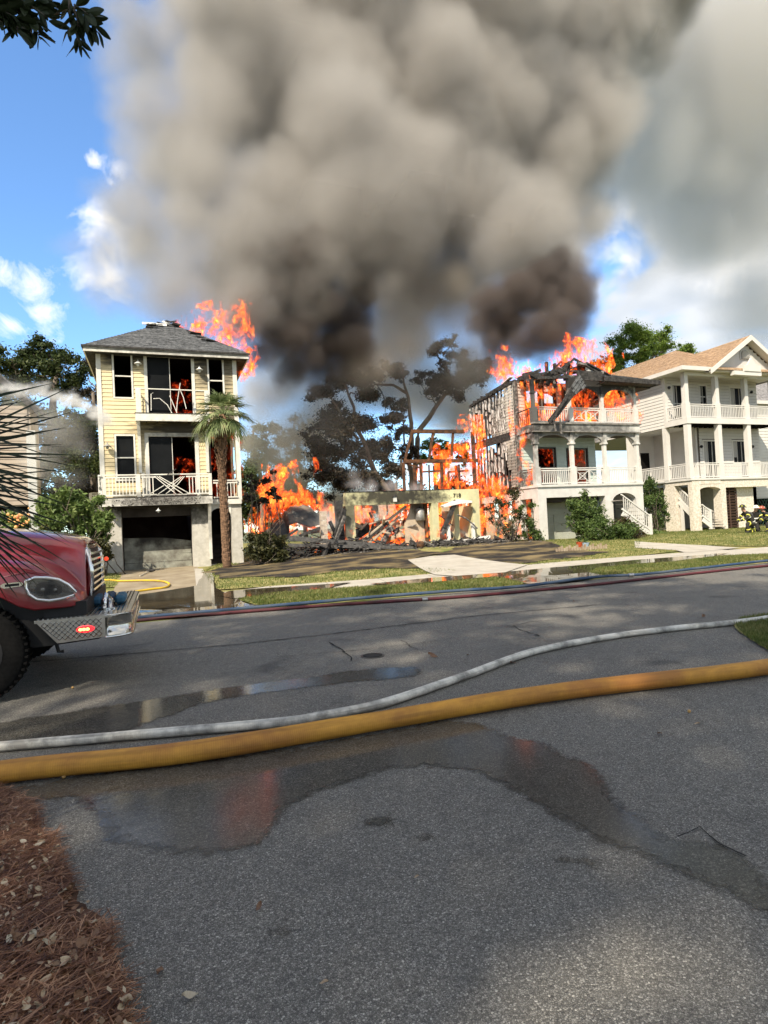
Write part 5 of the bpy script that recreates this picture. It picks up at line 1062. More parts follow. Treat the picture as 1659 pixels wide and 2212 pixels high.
ob('rake_soffit',MB().prism([(gx0-.3,9.93),(gc,12.2),(gc,12.17),(gx0-.3,9.9)],gy,27.3).prism([(gc,12.2),(gx1+.3,9.93),(gx1+.3,9.9),(gc,12.17)],gy,27.3),m_ww,hW)
vt=[(gc-.33,10.95),(gc+.33,10.95),(gc+.33,11.2)]+[(gc+.33*math.cos(math.pi*k/8),11.2+.33*math.sin(math.pi*k/8)) for k in range(1,8)]+[(gc-.33,11.2)]
ob('vent',MB().prism([(gc+(x-gc)*1.25,11.12+(z-11.12)*1.2) for x,z in vt],27.22,27.27),m_ww,hW); ob('vent_shadow',MB().prism(vt,27.19,27.215),M('vent_grey',(.3,.3,.29)),hW)
for k in range(7): z=11.0+k*.075; hw=.33 if z<11.2 else math.sqrt(max(.0,.33**2-(z-11.2)**2)); piece('louvre',m_ww,hW,(gc-hw,27.16,z),(gc+hw,27.16,z),.03,.045,roll=.6)
# small pediment ornament in front of the gable
ob('pent_roof',MB().prism([(26.7,10.15),(27.3,10.4),(27.3,10.3),(26.7,10.05)],gx0,gx1,axis='x'),m_tansh,hW)
ob('pediment',MB().prism([(34.1,10.0),(35.5,10.0),(35.5,10.35),(35.15,10.4),(34.75,10.85),(34.4,10.4),(34.1,10.3)],26.55,26.68).box((33.3,26.6,9.75),(35.6,26.9,10.0)),m_ww,hW)
# stairs
for k in range(9): piece('step',m_step,hW,(30.75+k*.2,27.8,1.75-k*.16),(30.98+k*.2,27.8,1.75-k*.16),1.1,.05)
strail(hW,m_ww,(30.45,28.7,2.3),(30.5,27.8,1.4),n=7); bx('stair_post',m_ww,hW,(30.42,28.45,g),(30.56,28.6,2.0))
strail(hW,m_ww,(30.85,28.3,1.5),(33.0,28.3,.5),n=13); strail(hW,m_ww,(30.6,27.15,1.15),(31.2,27.15,.75),h=.75,n=5)
mlb=M('black_lamp_metal',(.012,.012,.012),rough=.4)
for (x,z,lb) in ((30.45,9.3,'black porch lamp left of the upper corner door of the white house'),(37.6,9.25,'black porch lamp right of the upper sliding door of the white house'),(32.85,5.6,'black porch lamp left of the lower glazed door of the white house'),(37.4,5.6,'black porch lamp right of the lower window of the white house')):
    e=thing('porch_lamp',(x,28.9,z),lb,'lamp','black porch lamps of the white house'); ob('arm',MB().tube([(x,28.95,z),(x-.1,28.8,z+.06),(x-.22,28.7,z)],.025,8),mlb,e,smooth=True); ob('globe',MB().ball((x-.24,28.7,z+.02),.1,12,8),mlb,e,smooth=True)
e=thing('porch_lamp',(31.0,32.4,5.2),'black porch lamp beside the dark side door of the white house','lamp','black porch lamps of the white house'); ob('arm',MB().tube([(31.0,32.45,5.2),(30.9,32.3,5.26),(30.8,32.2,5.2)],.025,8),mlb,e,smooth=True); ob('globe',MB().ball((30.76,32.2,5.22),.1,12,8),mlb,e,smooth=True)
# neighbour further right
hN=thing('grey_roofed_house',(42,33,.3),'white clapboard house with grey shingle roof at the right edge behind the white house','house')
bx('wall',m_ww,hN,(40.3,31.5,2.2),(47,40,9.2)); siding(hN,m_ww,40.3,46,2.3,8.6,[],31.5,pitch=.22,maxlen=3.8)
NA,NB,NC,ND=Vector((39.7,31.0,9.3)),Vector((47.5,31.0,9.3)),Vector((47.5,35,12.2)),Vector((42.6,35,12.2))
ob('roof_deck',MB().quad(NA,NB,NC,ND).quad(Vector((39.7,40,9.3)),NA,ND,Vector((42.6,40,12.2))),m_shgA,hN); shingles('shingles',hN,M('mottled_grey_shingles',(.16,.155,.16),(.3,.29,.29),scale=7,rough=.95,lo=.4,hi=.6),NA,NB,NC,ND,courses=18,tab=.35)
ob('fascia',MB().box((39.6,30.95,9.05),(47.5,31.0,9.3)).box((39.62,31,9.05),(39.68,40,9.3)),m_ww,hN)
ml=M('green_lattice',(.02,.07,.05)); 
for k in range(16): piece('lattice_lath',ml,hN,(40.2+k*.28,31.3,.3),(40.2+k*.28+1.2,31.3,2.15),.02,.05); piece('lattice_lath',ml,hN,(41.4+k*.28,31.28,.3),(40.2+k*.28,31.28,2.15),.02,.05)
bx('crawl_space',black,hN,(40.3,31.6,.2),(46,31.7,2.2))
# ---------------------------------------------------------------- the beige house on the far left
hL=thing('beige_house',(-7,30,.2),'beige house half hidden by spray and palm blades at the left edge','house')
m_bei=M('beige_siding',(.40,.33,.27),(.33,.27,.22),scale=3,rough=.8); m_gry=M('pale_grey_trim',(.52,.53,.52),(.45,.46,.45))
bx('wall',m_bei,hL,(-12,30.1,3.2),(-5.1,32,7.6)); siding(hL,m_bei,-12,-5.2,3.25,7.6,[(-11,-9.5,4,6)],30.08,pitch=.2)
bx('corner_post',m_gry,hL,(-5.25,29.9,1.7),(-4.9,30.2,6.5)); ob('gable_trim',MB().prism([(-7.2,9.9),(-4.7,7.4),(-4.7,7.1),(-7.2,9.6)],29.5,29.6),charred,hL)
ob('roof',MB().prism([(-12,11.5),(-9.2,12.0),(-4.6,7.4),(-4.6,7.25),(-9.2,11.8),(-12,11.3)],29.6,32.2),m_shgA,hL)
bx('skirt_board',m_gry,hL,(-6.3,29.95,1.7),(-4.9,30.05,1.85)); bx('crawl_space',black,hL,(-6.6,30.3,.1),(-5.2,30.4,3.2))
for k in range(12): piece('lattice_lath',m_bei,hL,(-6.6+k*.13,30.0,1.85),(-6.6+k*.13+.6,30.0,3.0),.015,.035); piece('lattice_lath',m_bei,hL,(-6.0+k*.13,29.98,1.85),(-6.6+k*.13,29.98,3.0),.015,.035)
gt=thing('lattice_gate',(-5.6,28.5,.15),'small white framed lattice gate under the beige house','gate')
ob('frame',MB().box((-5.9,28.5,.2),(-5.82,28.58,1.75)).box((-5.1,28.5,.2),(-5.02,28.58,1.75)).box((-5.82,28.5,1.67),(-5.1,28.58,1.75)),m_gry,gt)
for k in range(7): piece('lattice_lath',m_gry,gt,(-5.85+k*.1,28.55,.5),(-5.85+k*.1+.25,28.55,1.65),.01,.03); piece('lattice_lath',m_gry,gt,(-5.6+k*.1,28.53,.5),(-5.85+k*.1,28.53,1.65),.01,.03)
# ================================================================ FIRE ENGINE
def TP(x,z,Y): return Vector((x*Y/6.2,Y,1.6+(z-1.6)*Y/6.2))
tr=thing('fire_engine',(-2.0,8.4,0),'dark red fire engine nosing in from the left with chromed tread-plate bumper','fire engine')
m_red=M('engine_red_paint',(.23,.006,.012),(.21,.006,.011),scale=2,rough=.28,coat=1.,spec=.6)
m_chr=M('chrome',(.75,.75,.75),(.7,.7,.7),rough=.08,metal=1.); m_tread=M('tread_plate',(.62,.60,.57),(.45,.43,.4),scale=14,rough=.28,metal=1.); m_polish=M('polished_steel',(.62,.61,.58),(.55,.54,.5),scale=5,rough=.1,metal=1.)
m_rub=M('tyre_rubber',(.007,.007,.007),(.011,.011,.011),scale=30,rough=.95,spec=.05); m_blk2=M('black_chassis',(.010,.010,.011),rough=.6)
YN=7.0; YFAR=9.85
# hood and fenders lofted along the engine
st=[]
for x,zf,zh,fo in ((-4.0,1.60,1.86,0),(-3.0,1.50,1.84,0),(-2.3,1.50,1.82,0),(-1.7,1.50,1.76,0),(-1.35,1.45,1.73,0),(-1.2,1.43,1.71,0),(-1.08,1.395,1.69,.0),(-.98,1.35,1.67,.01),(-.90,1.295,1.65,.02),(-.84,1.24,1.63,.04),(-.78,1.17,1.61,.08),(-.735,1.10,1.59,.16),(-.70,1.06,1.56,.3)):
    R_=.50; dx=x*1.129-(-1.58*1.129); zb=TP(0,.985,YN).z
    if abs(dx)<R_+.12: zb=max(zb,TP(0,.62,YN).z+math.sqrt(max(0,(R_+.13)**2-dx*dx)))
    if x<-2.1: zb=.62
    zf_=TP(0,zf,YN).z; zh_=1.6+(zh-1.6)*1.0-.0
    y0=YN+.03+fo; X=x*1.129
    sec=[(y0+.25,zb),(y0,zb),(y0-.01,zb+(zf_-zb)*.45),(y0+.03,zf_-.05),(y0+.09,zf_-.01),(y0+.2,zf_+.012),(YN+.50,zf_+.03),(YN+.55,zf_+.06),(YN+.58,zh_-.14),(YN+.64,zh_-.05),(YN+.78,zh_-.0),(YN+1.0,zh_+.015),((YN+YFAR)/2,zh_+.04)]
    cy_=(YN+YFAR)/2; sec=sec+[(2*cy_-a,b) for a,b in sec[-2::-1]]
    st.append([(X-.0*(j in (0,1)),a,b) for j,(a,b) in enumerate(sec)])
mb=MB(); n=len(st[0])
for s_ in st: mb.v+=s_
for i in range(len(st)-1):
    for j in range(n-1): mb.f.append((i*n+j,i*n+j+1,(i+1)*n+j+1,(i+1)*n+j))
mb.f.append(tuple((len(st)-1)*n+j for j in range(n)))
hd=ob('hood',mb,m_red,tr,smooth=True); hd.modifiers.new('b','BEVEL').width=.01
try: hd.data.set_sharp_from_angle(angle=R(50))
except Exception: pass
BASE_T=Matrix.Translation(Vector(tr.location))
ob('fender_crease',MB().tube([TP(x,z,YN-.0)+Vector((0,.035,0)) for x,z in ((-1.33,1.30),(-1.12,1.34),(-.95,1.30))],.006,6),m_red,tr)
# nose: grille surround, bars
gx=-.80
gr=ob('grille',MB().box((gx-.03,YN+.72,.98),(gx+.02,YFAR-.72,1.50)),m_blk2,tr)
def subp(name,mb,mat,part): o=ob(name,mb,mat); o.parent=part; return o
for k in range(7): subp('grille_bar',MB().prism([(gx+.02,1.0+k*.07),(gx+.08,1.01+k*.07),(gx+.08,1.035+k*.07),(gx+.02,1.04+k*.07)],YN+.74,YFAR-.74),m_chr,gr)
fr=[]
ob('grille_frame',MB().tube([(gx+.03,YN+.70,.96),(gx+.05,YN+.69,1.25),(gx+.02,YN+.73,1.47),(gx-.02,YN+.9,1.54),(gx-.02,YFAR-.9,1.54),(gx+.02,YFAR-.73,1.47),(gx+.05,YFAR-.69,1.25),(gx+.03,YFAR-.70,.96)],.035,8),m_chr,tr,smooth=True)
ob('marker_light',MB().ball((gx+.12,YFAR-.85,1.33),.03,8,6),M('red_lens',(.5,.03,.02),rough=.15,emis=(1,.1,.04),estr=.4),tr)
# headlight
hl_=[(-1.135,1.20),(-1.13,1.26),(-1.06,1.282),(-.96,1.272),(-.87,1.25),(-.79,1.195),(-.735,1.125),(-.75,1.095),(-.84,1.075),(-.95,1.065),(-1.05,1.085),(-1.11,1.135)]
c=Vector((sum(p[0] for p in hl_)/12,0,sum(p[1] for p in hl_)/12))
def hp(s_,dy): return [TP(c.x+(x-c.x)*s_,c.z+(z-c.z)*s_,YN)+Vector((0,dy,0)) for x,z in hl_]
L_=hp(1.0,.0); head=ob('headlight',MB().tube([p-Vector((0,-.0,0)) for p in L_+L_[:2]],.018,8,cap=False),m_chr,tr,smooth=True)
in_=[(p.x,p.z) for p in hp(.93,0)]
subp('reflector',MB().prism(in_,YN+.015,YN+.04),M('lamp_reflector',(.16,.16,.16),(.05,.05,.05),scale=12,rough=.25,metal=.8),head)
m_lens=M('lamp_lens',(.9,.9,.9),rough=.03); m_lens.node_tree.nodes['Principled BSDF'].inputs['Transmission Weight'].default_value=.95
for cx_,cz,rr_ in ((-.90,1.16,.065),(-1.0,1.17,.075)):
    p=TP(cx_,cz,YN); subp('lamp_bowl',MB().tube([p+Vector((0,.014,0)),p+Vector((0,-.006,0))],[rr_*.9,rr_],20),m_polish,head); subp('lamp_bulb',MB().ball(p+Vector((0,-.01,0)),rr_*.25,10,7),M('lamp_glass',(.25,.26,.25),rough=.05,metal=.6),head)
subp('indicator',MB().ball(TP(-1.09,1.17,YN)+Vector((0,.01,0)),.026,10,7,(1,.4,.8)),M('amber_lens',(.5,.13,.02),rough=.2),head)
subp('lens',MB().prism(in_,YN-.012,YN-.006),m_lens,head)
mk=ob('side_marker',MB().prism([(a*1.129,1.6-(1.6-b)*1.129) for a,b in ((-1.325,1.235),(-1.30,1.25),(-1.17,1.255),(-1.15,1.24),(-1.15,1.225),(-1.17,1.215),(-1.30,1.205),(-1.325,1.22))],YN-.03,YN+.04),m_chr,tr)
subp('marker_lens',MB().prism([(a*1.129,1.6-(1.6-b)*1.129) for a,b in ((-1.29,1.24),(-1.18,1.243),(-1.18,1.222),(-1.29,1.218))],YN-.036,YN-.03),m_blk2,mk)
# bumper
zt=TP(0,.893,YN).z; zl=TP(0,.69,YN).z; xL=-1.08*1.129; xS=-.5*1.129; xF=-.275*1.129; xB=-.9*1.129
side=[(xL,zt),(xS,zt),(xS,zl),(xB,zl-.02)]
bp=ob('bumper_side',MB().prism(side,YN-.0,YN+.02),m_tread,tr)
mb=MB(); k=0; s_=.027
for i in range(60):
    for j in range(14):
        x=xL+i*s_*.98;z=zl-.03+j*s_
        if not (inx(side,x-.02,z) and inx(side,x+.02,z) and inx(side,x,z+.018) and inx(side,x,z-.018)): continue
        d=.0135; sg=1 if (i+j)%2 else -1; mb.bar((x-d,YN-.002,z-d*sg),(x+d,YN-.002,z+d*sg),.007,.009)
subp('tread',mb,m_polish,bp)['kind']='stuff'
cor=[(xS,YN)]+[(xF-.22+.22*math.sin(a),YN+.22-.22*math.cos(a)) for a in [math.pi/2*q/8 for q in range(9)]]
cor+= [(xF,YFAR-.22)]+[(xF-.22+.22*math.cos(a),YFAR-.22+.22*math.sin(a)) for a in [math.pi/2*q/8 for q in range(9)]]+[(xS,YFAR)]
mb=MB(); prof=[(0,0),(.0,.01),(.012,.025),(-.004,.04),(-.004,1-.04),(.012,1-.025),(0,1-.01),(0,1)]
hh=zt-zl
for i,(x,y) in enumerate(cor):
    a=cor[max(i-1,0)];b=cor[min(i+1,len(cor)-1)]; t=Vector((b[0]-a[0],b[1]-a[1])).normalized(); nrm=Vector((t.y,-t.x))
    for o_,h_ in prof: mb.v.append((x+nrm.x*o_*1.5,y+nrm.y*o_*1.5,zl+hh*(h_ if h_<.5 else h_)+ (0)))
m_=len(prof)
for i in range(len(cor)-1):
    for j in range(m_-1): mb.f.append((i*m_+j,(i+1)*m_+j,(i+1)*m_+j+1,i*m_+j+1))
bf=ob('bumper_face',mb,m_polish,tr,smooth=True); bf.modifiers.new('s','SOLIDIFY').thickness=.008
top=[(xL,YN+.005)]+[(x-.01,y+(.005 if y<8.4 else -.005)) for x,y in cor]+[(xL,YFAR-.005)]
pf=ob('bumper_platform',MB().prism(top,zt-.03,zt-.003,axis='z'),m_tread,tr)
k=xL+.03
while k<xF-.03:
    subp('rib',MB().bar((k,YN+.06,zt),(k,YFAR-.06,zt),.016,.012),m_polish,pf); k+=.043
ob('bumper_lip',MB().tube([(x,y,zl-.005) for x,y in cor],.016,8),m_chr,tr,smooth=True)
lt=TP(-.665,.78,YN); wl=ob('warning_light',MB().prism([(lt.x+.085*math.cos(a)*(1 if abs(math.cos(a))<.7 else 1),lt.z+.034*math.sin(a)) for a in [2*math.pi*q/20 for q in range(20)]],YN-.03,YN),M('red_lamp_lens',(.4,.01,.01),rough=.15,emis=(1,.02,.03),estr=1.4),tr)
for k in (-.045,-.012,.022): subp('bulb',MB().ball((lt.x+k,YN-.033,lt.z),.019,8,6,(1,.4,.8)),M('lit_red_bulb',(.8,.1,.05),emis=(1,.22,.06),estr=5),wl)
ob('tow_hook',MB().tube([(xF-.30,YN+.52,zt-.0),(xF-.30,YN+.5,zt+.1),(xF-.28,YN+.56,zt+.16),(xF-.24,YN+.62,zt+.1),(xF-.24,YN+.62,zt+.0)],.03,10),m_chr,tr,smooth=True)
ob('hook_base',MB().tube([(xF-.27,YN+.56,zt),(xF-.27,YN+.56,zt+.02)],.09,16),m_chr,tr)
bs=thing('folded_hose',(xF-.3,YN+1.0,zt),'blue folded hose roll strapped on the fire engine bumper','hose roll')
for k,cx_ in enumerate((.0,.1,.2)): ob('fold',MB().box((xF-.48+cx_*1.3,YN+.95,zt+.006),(xF-.36+cx_*1.3,YN+1.5,zt+.11+.02*(k%2))),M('blue_canvas_%s'%'abc'[k],((.02,.09,.17),(.015,.05,.10),(.03,.12,.2))[k],rough=.7,bump=.2),bs).modifiers.new('b','BEVEL').width=.03
ob('front_rail',MB().tube([(-1.3,YN+.3,zl-.05),(xF-.35,YN+.3,zl-.02),(xF-.28,YN+.35,zl-.0)],.04,10),m_blk2,tr,smooth=True)
ob('chassis',MB().box((-9,YN+.5,.48),(-.95,YFAR-.5,.85)).box((-1.9,YN+.25,.5),(-1.05,YFAR-.3,1.05)).box((-1.15,YN+.15,.6),(-.75,YFAR-.2,.95)),m_blk2,tr)
ob('hanging_hook',MB().tube([(-1.08,YN+.3,.55),(-1.05,YN+.3,.42),(-1.0,YN+.3,.42)],.02,6),m_blk2,tr)
def wheel(x,y):
    c=Vector((x,y,.5)); ty=ob('wheel',MB().tube([c+Vector((0,d,0)) for d in (-.15,-.14,-.1,.1,.14,.15)],[.36,.46,.5,.5,.46,.36],40),m_rub,tr,smooth=True)
    subp('rim',MB().tube([c+Vector((0,d,0)) for d in (-.155,-.12,-.05)],[.29,.27,.1],24),m_blk2,ty)
    mb=MB()
    for q in range(48): a=2*math.pi*q/48; mb.bar((x+.497*math.cos(a),y-.14,.5+.497*math.sin(a)),(x+.497*math.cos(a),y+.14,.5+.497*math.sin(a)),.03,.02)
    subp('tread',mb,m_rub,ty)['kind']='stuff'
for x in (-1.60*1.129,-6.8): wheel(x,YN+.22); wheel(x,YFAR-.22)
ob('cab',MB().prism([(-4.4,.6),(-2.9,.6),(-2.9,1.75),(-3.15,1.85),(-3.6,2.75),(-5.6,2.85),(-5.6,.6)],YN+.15,YFAR-.15),m_red,tr).modifiers.new('b','BEVEL').width=.06
bx('windscreen',glassd,tr,(-3.6,YN+.3,1.9),(-3.3,YFAR-.3,2.6)) if False else None
ob('body',MB().box((-9.5,YN+.05,.8),(-5.8,YFAR-.05,2.9)),m_red,tr)
# ================================================================ FIREFIGHTERS
def person(label,base,yaw,lean=.5,kneel=0,helm=(.02,.02,.02),hb=(.85,.75,.1),mir=1,seed=0,s=1.0):
    e=thing('person',base,label,'person','firefighters crouching on the lawn'); rot=Matrix.Rotation(yaw,3,'Z'); B=Vector(base)
    W=lambda x,y,z: B+rot@Vector((x*s,y*s*mir,z*s))
    j=dict(pel=(0,0,.50),sp1=(.06,0,.68),ch=(.18+lean*.1,0,.90),nk=(.27+lean*.15,0,1.07),hd=(.33+lean*.16,0,1.17),ht=(.35+lean*.16,0,1.30),
     sl=(.2+lean*.1,.19,.98),el=(.42,.28,.78),wl=(.62,.16,.66),hl=(.70,.13,.62),sr=(.2+lean*.1,-.19,.98),er=(.40,-.29,.76),wr=(.60,-.14,.60),hr=(.68,-.1,.56),
     hl2=(.0,.12,.46),kl=(.38,.17,.50),al=(.30,.16,.10),tl=(.46,.17,.05),hr2=(.0,-.12,.44),kr=(.22,-.15,.09),ar=(-.20,-.14,.10),tr_=(-.24,-.14,.04))
    rad=dict(pel=.16,sp1=.155,ch=.175,nk=.07,hd=.095,ht=.08,sl=.09,el=.07,wl=.055,hl=.045,sr=.09,er=.07,wr=.055,hr=.045,hl2=.115,kl=.095,al=.07,tl=.055,hr2=.115,kr=.095,ar=.07,tr_=.055)
    ed=[('pel','sp1'),('sp1','ch'),('ch','nk'),('nk','hd'),('hd','ht'),('ch','sl'),('sl','el'),('el','wl'),('wl','hl'),('ch','sr'),('sr','er'),('er','wr'),('wr','hr'),('pel','hl2'),('hl2','kl'),('kl','al'),('al','tl'),('pel','hr2'),('hr2','kr'),('kr','ar'),('ar','tr_')]
    k=list(j); me=bpy.data.meshes.new('body'); me.from_pydata([tuple(W(*j[q])) for q in k],[(k.index(a),k.index(b)) for a,b in ed],[])
    o=bpy.data.objects.new('body',me); COL.objects.link(o)
    sk=o.modifiers.new('skin','SKIN'); 
    for i,q in enumerate(k): me.skin_vertices[0].data[i].radius=(rad[q]*s,rad[q]*s)
    me.skin_vertices[0].data[0].use_root=True
    ss=o.modifiers.new('sub','SUBSURF'); ss.levels=1; ss.render_levels=1
    dg=bpy.context.evaluated_depsgraph_get(); m2=bpy.data.meshes.new_from_object(o.evaluated_get(dg)); bpy.data.objects.remove(o)
    m2.materials.clear(); m2.materials.append(m_coat); m2.materials.append(m_skin); hd_=W(*j['hd'])
    for p in m2.polygons: p.material_index=1 if (p.center-hd_).length<.16*s and p.center.z>hd_.z-.09*s else 0
    m2.polygons.foreach_set('use_smooth',[True]*len(m2.polygons)); o=bpy.data.objects.new('body',m2); COL.objects.link(o); par(o,e)
    hx=j['ht']; hm=MB(); c=W(hx[0]-.0,0,hx[2]-.01); hm.tube([c+Vector((0,0,d*s)) for d in (-.02,0,.02,.08,.12,.14)],[.2*s,.19*s,.135*s,.125*s,.08*s,.02*s],16); mh=M('helmet_%d'%seed,helm,rough=.3); H_=ob('helmet',hm,mh,e,smooth=True); mbd=MB()
    for a in range(4): t=a*1.57+.5; mbd.ball(c+Vector((math.cos(t)*.125*s,math.sin(t)*.125*s,.055*s)),.035*s,8,5,(1,1,.7))
    o=ob('reflector',mbd,M('helmet_band_%d'%seed,hb,rough=.3),None); o.parent=H_
    def band(a,b,t,r_,mat=None):
        A_=Vector(j[a]).lerp(Vector(j[b]),t); D=(Vector(j[b])-Vector(j[a])).normalized()*.022; ob('reflective_band',MB().tube([W(*(A_-D)),W(*(A_+D))],r_*s,12),mat or m_band,e)
    for a,b,t,r_ in (('pel','sp1',.3,.185),('sp1','ch',.6,.195),('sl','el',.55,.095),('el','wl',.7,.075),('sr','er',.55,.095),('er','wr',.7,.075),('kl','al',.75,.09),('kr','ar',.7,.09),('hl2','kl',.7,.115)): band(a,b,t,r_,m_band if r_<.15 else m_band2)
    ob('air_tank',MB().tube([W(-.12,.0,.58),W(-.1,0,.6),W(.03,0,.98),W(.05,0,1.02)],[.04*s,.075*s,.075*s,.04*s],12),m_tank if seed!=1 else m_coat,e,smooth=True)
    return e
m_coat=M('turnout_coat',(.018,.018,.018),(.035,.033,.03),scale=12,rough=.85); m_skin=M('skin',(.45,.26,.18),rough=.6); m_band=M('lime_band',(.75,.72,.12),rough=.4); m_band2=M('silver_band',(.7,.7,.62),rough=.4); m_tank=M('dark_tank',(.05,.05,.05),rough=.4)
def FF(x,y): return (x,y,gh(x,y)+.01)
person('firefighter in black turnout gear kneeling, leftmost of the crouching group, lime helmet bands',FF(28.45,22.3),2.9,.5,helm=(.03,.03,.02),hb=(.85,.85,.08),seed=0,s=1.05)
person('firefighter crouching in the middle of the group with pale helmet',FF(29.25,22.8),-2.2,.7,helm=(.75,.73,.65),hb=(.8,.7,.1),mir=-1,seed=1)
person('firefighter crouching at the right of the group with reddish helmet',FF(29.85,22.2),2.6,.9,helm=(.35,.08,.05),hb=(.8,.75,.6),seed=2,s=.98)
# ================================================================ PLANTS
def fan(mb,c,d,up,L,n=22,spread=1.9,w=.018,droop=.35,rnd=None,fold=.25):
    """one fan leaf: n narrow segments spreading from the point c about direction d"""
    d=Vector(d).normalized(); s_=d.cross(Vector(up)).normalized(); u=s_.cross(d)
    for i in range(n):
        a=(i/(n-1)-.5)*spread*(1+.05*rnd.random()); l=L*(.75+.25*math.cos(a))*rnd.uniform(.85,1.1); dr=(d*math.cos(a)+s_*math.sin(a)+u*fold*abs(math.sin(a))).normalized()
        side=dr.cross(u).normalized(); p=Vector(c); pts=[]
        for k in range(5):
            t=k/4; q=p+dr*l*t-Vector((0,0,1))*droop*l*t*t*(1+.5*rnd.random()); wd=w*(.35+math.sin(math.pi*min(1,t*.9+.12)))*(1 if k<4 else .12); pts.append((q-side*wd,q+side*wd))
        b=len(mb.v)
        for a_,b_ in pts: mb.v+=[tuple(a_),tuple(b_)]
        for k in range(4): mb.f.append((b+2*k,b+2*k+1,b+2*k+3,b+2*k+2))
m_palmbark=M('palm_bark',(.24,.14,.085),(.11,.065,.04),scale=9,rough=.95,bump=.9,bscale=22,stretch=(1,1,2.2),lo=.4,hi=.6)
pt=thing('palm_tree',(2.5,24.5,.18),'single cabbage palm with brown trunk standing before the yellow house','palm tree'); rp_=random.Random(14)
tp=[Vector((2.5,24.5,.1)),Vector((2.46,24.5,.5)),Vector((2.44,24.5,1.8)),Vector((2.46,24.5,3.2)),Vector((2.42,24.5,4.2)),Vector((2.5,24.5,5.4)),Vector((2.56,24.5,6.3))]
ob('trunk',MB().tube(tp,[.2,.155,.148,.142,.135,.17,.15],14),m_palmbark,pt,smooth=True)
mb=MB()
for k in range(150):  # old leaf bases and rings up the trunk
    t=k/150; z=.4+t*5.1; i=min(int(t*6),5); cx_=2.45+.02*math.sin(z); a=k*2.4; r_=.14 if z<4.6 else .18
    p=Vector((cx_+math.cos(a)*r_,24.5+math.sin(a)*r_,z)); o_=Vector((math.cos(a),math.sin(a),0)); k2=.05 if z<4.2 else .16
    mb.bar(p-Vector((0,0,.05)),p+o_*k2*.5+Vector((0,0,.05+k2*.8)),.09,.03)
ob('leaf_base',mb,m_palmbark,pt,kind='stuff')
cr=Vector((2.58,24.5,6.3))
for k in range(34):
    az=k*2.399; el=1.35-1.9*(k/33)**.9+rp_.gauss(0,.08); d=Vector((math.cos(az)*math.cos(el),math.sin(az)*math.cos(el),math.sin(el))); Lp=rp_.uniform(.45,.75); mid=cr+d*Lp*.55; end=cr+d*Lp-Vector((0,0,.06*Lp))
    mb=MB(); fan(mb,end,(d-Vector((0,0,.25))).normalized(),(0,0,1),rp_.uniform(.62,.85),n=20,spread=2.5,w=.017,droop=.3 if el>-.1 else .6,rnd=rp_)
    mb.tube([cr,mid,end],[.02,.014,.01],5); ob('frond',mb,L_palm,pt)
# palmetto blades close to the camera at the left edge
m_pet=M('palmetto_stalk',(.16,.20,.14),(.11,.15,.10),scale=6,rough=.6)
pm=thing('palmetto',tuple(P(-150,1300,3.2)*1) if False else (-1.75,3.2,0),'fan palm with long thin dark blades reaching in from the left edge','palmetto'); rp_=random.Random(4)
L_pmd=leafmat('palmetto_blades',(.008,.014,.009),(.014,.024,.014),(.03,.045,.025),trans=.05)
mb=MB()
def blade(mb,u0,v0,u1,v1,y0,y1,w,sag=.0):
    a=P(u0,v0,y0);b=P(u1,v1,y1); pts=[]; d=(b-a); n_=7
    sd_=Vector((-d.z,.3*d.x,d.x)).normalized()
    for k in range(n_+1):
        t=k/n_; q=a.lerp(b,t)-Vector((0,0,sag*t*t*d.length)); wd=w*(1-t*.0)*(math.sin(math.pi*(t*.82+.14)) if k<n_ else .05); pts.append((q-sd_*wd,q+Vector((0,wd*.6,0)),q+sd_*wd))
    b_=len(mb.v)
    for tr3 in pts: mb.v+=[tuple(x) for x in tr3]
    for k in range(n_):
        for c_ in (0,1): mb.f.append((b_+3*k+c_,b_+3*k+c_+1,b_+3*k+c_+4,b_+3*k+c_+3))
for (cu,cv,y,n_,a0,a1,L0) in ((-170,985,3.0,17,-28,34,345),(-150,1040,3.2,15,-6,50,330),(-160,900,3.1,10,-20,20,280),(-90,1120,3.3,11,12,66,230),(-140,960,3.35,9,-14,36,290)):
    mb=MB(); 
    for i in range(n_):
        a=R(a0+(a1-a0)*(i+rp_.uniform(-.35,.35))/n_); l=L0*rp_.uniform(.72,1.08); blade(mb,cu,cv,cu+math.cos(a)*l,cv+math.sin(a)*l,y,y+rp_.uniform(-.35,.35),.0052*rp_.uniform(.7,1.15),sag=rp_.uniform(-.03,.08))
    c_=P(cu,cv,y); mb.tube([c_,(c_+Vector((-1.9,3.2,.4)))/2+Vector((-.1,0,.1)),Vector((-1.85,3.2,.3))],[.012,.014,.02],6); ob('frond',mb,L_pmd,pm)
ob('trunk',MB().tube([(-1.85,3.2,0),(-1.85,3.2,.5)],[.14,.1],10),m_palmbark,pm)
gp_post=P(3,1050,5.2); gpp=None if True else thing('green_post',(gp_post.x,5.2,0),'slim grey-green post at the very left edge behind the palmetto blades','post'); ob('shaft',MB().tube([(gp_post.x-.02,6.4,0),(gp_post.x-.08,6.4,1.75)],.05,12),M('grey_green_paint',(.15,.24,.19),(.11,.18,.14)),gpp) if False else None
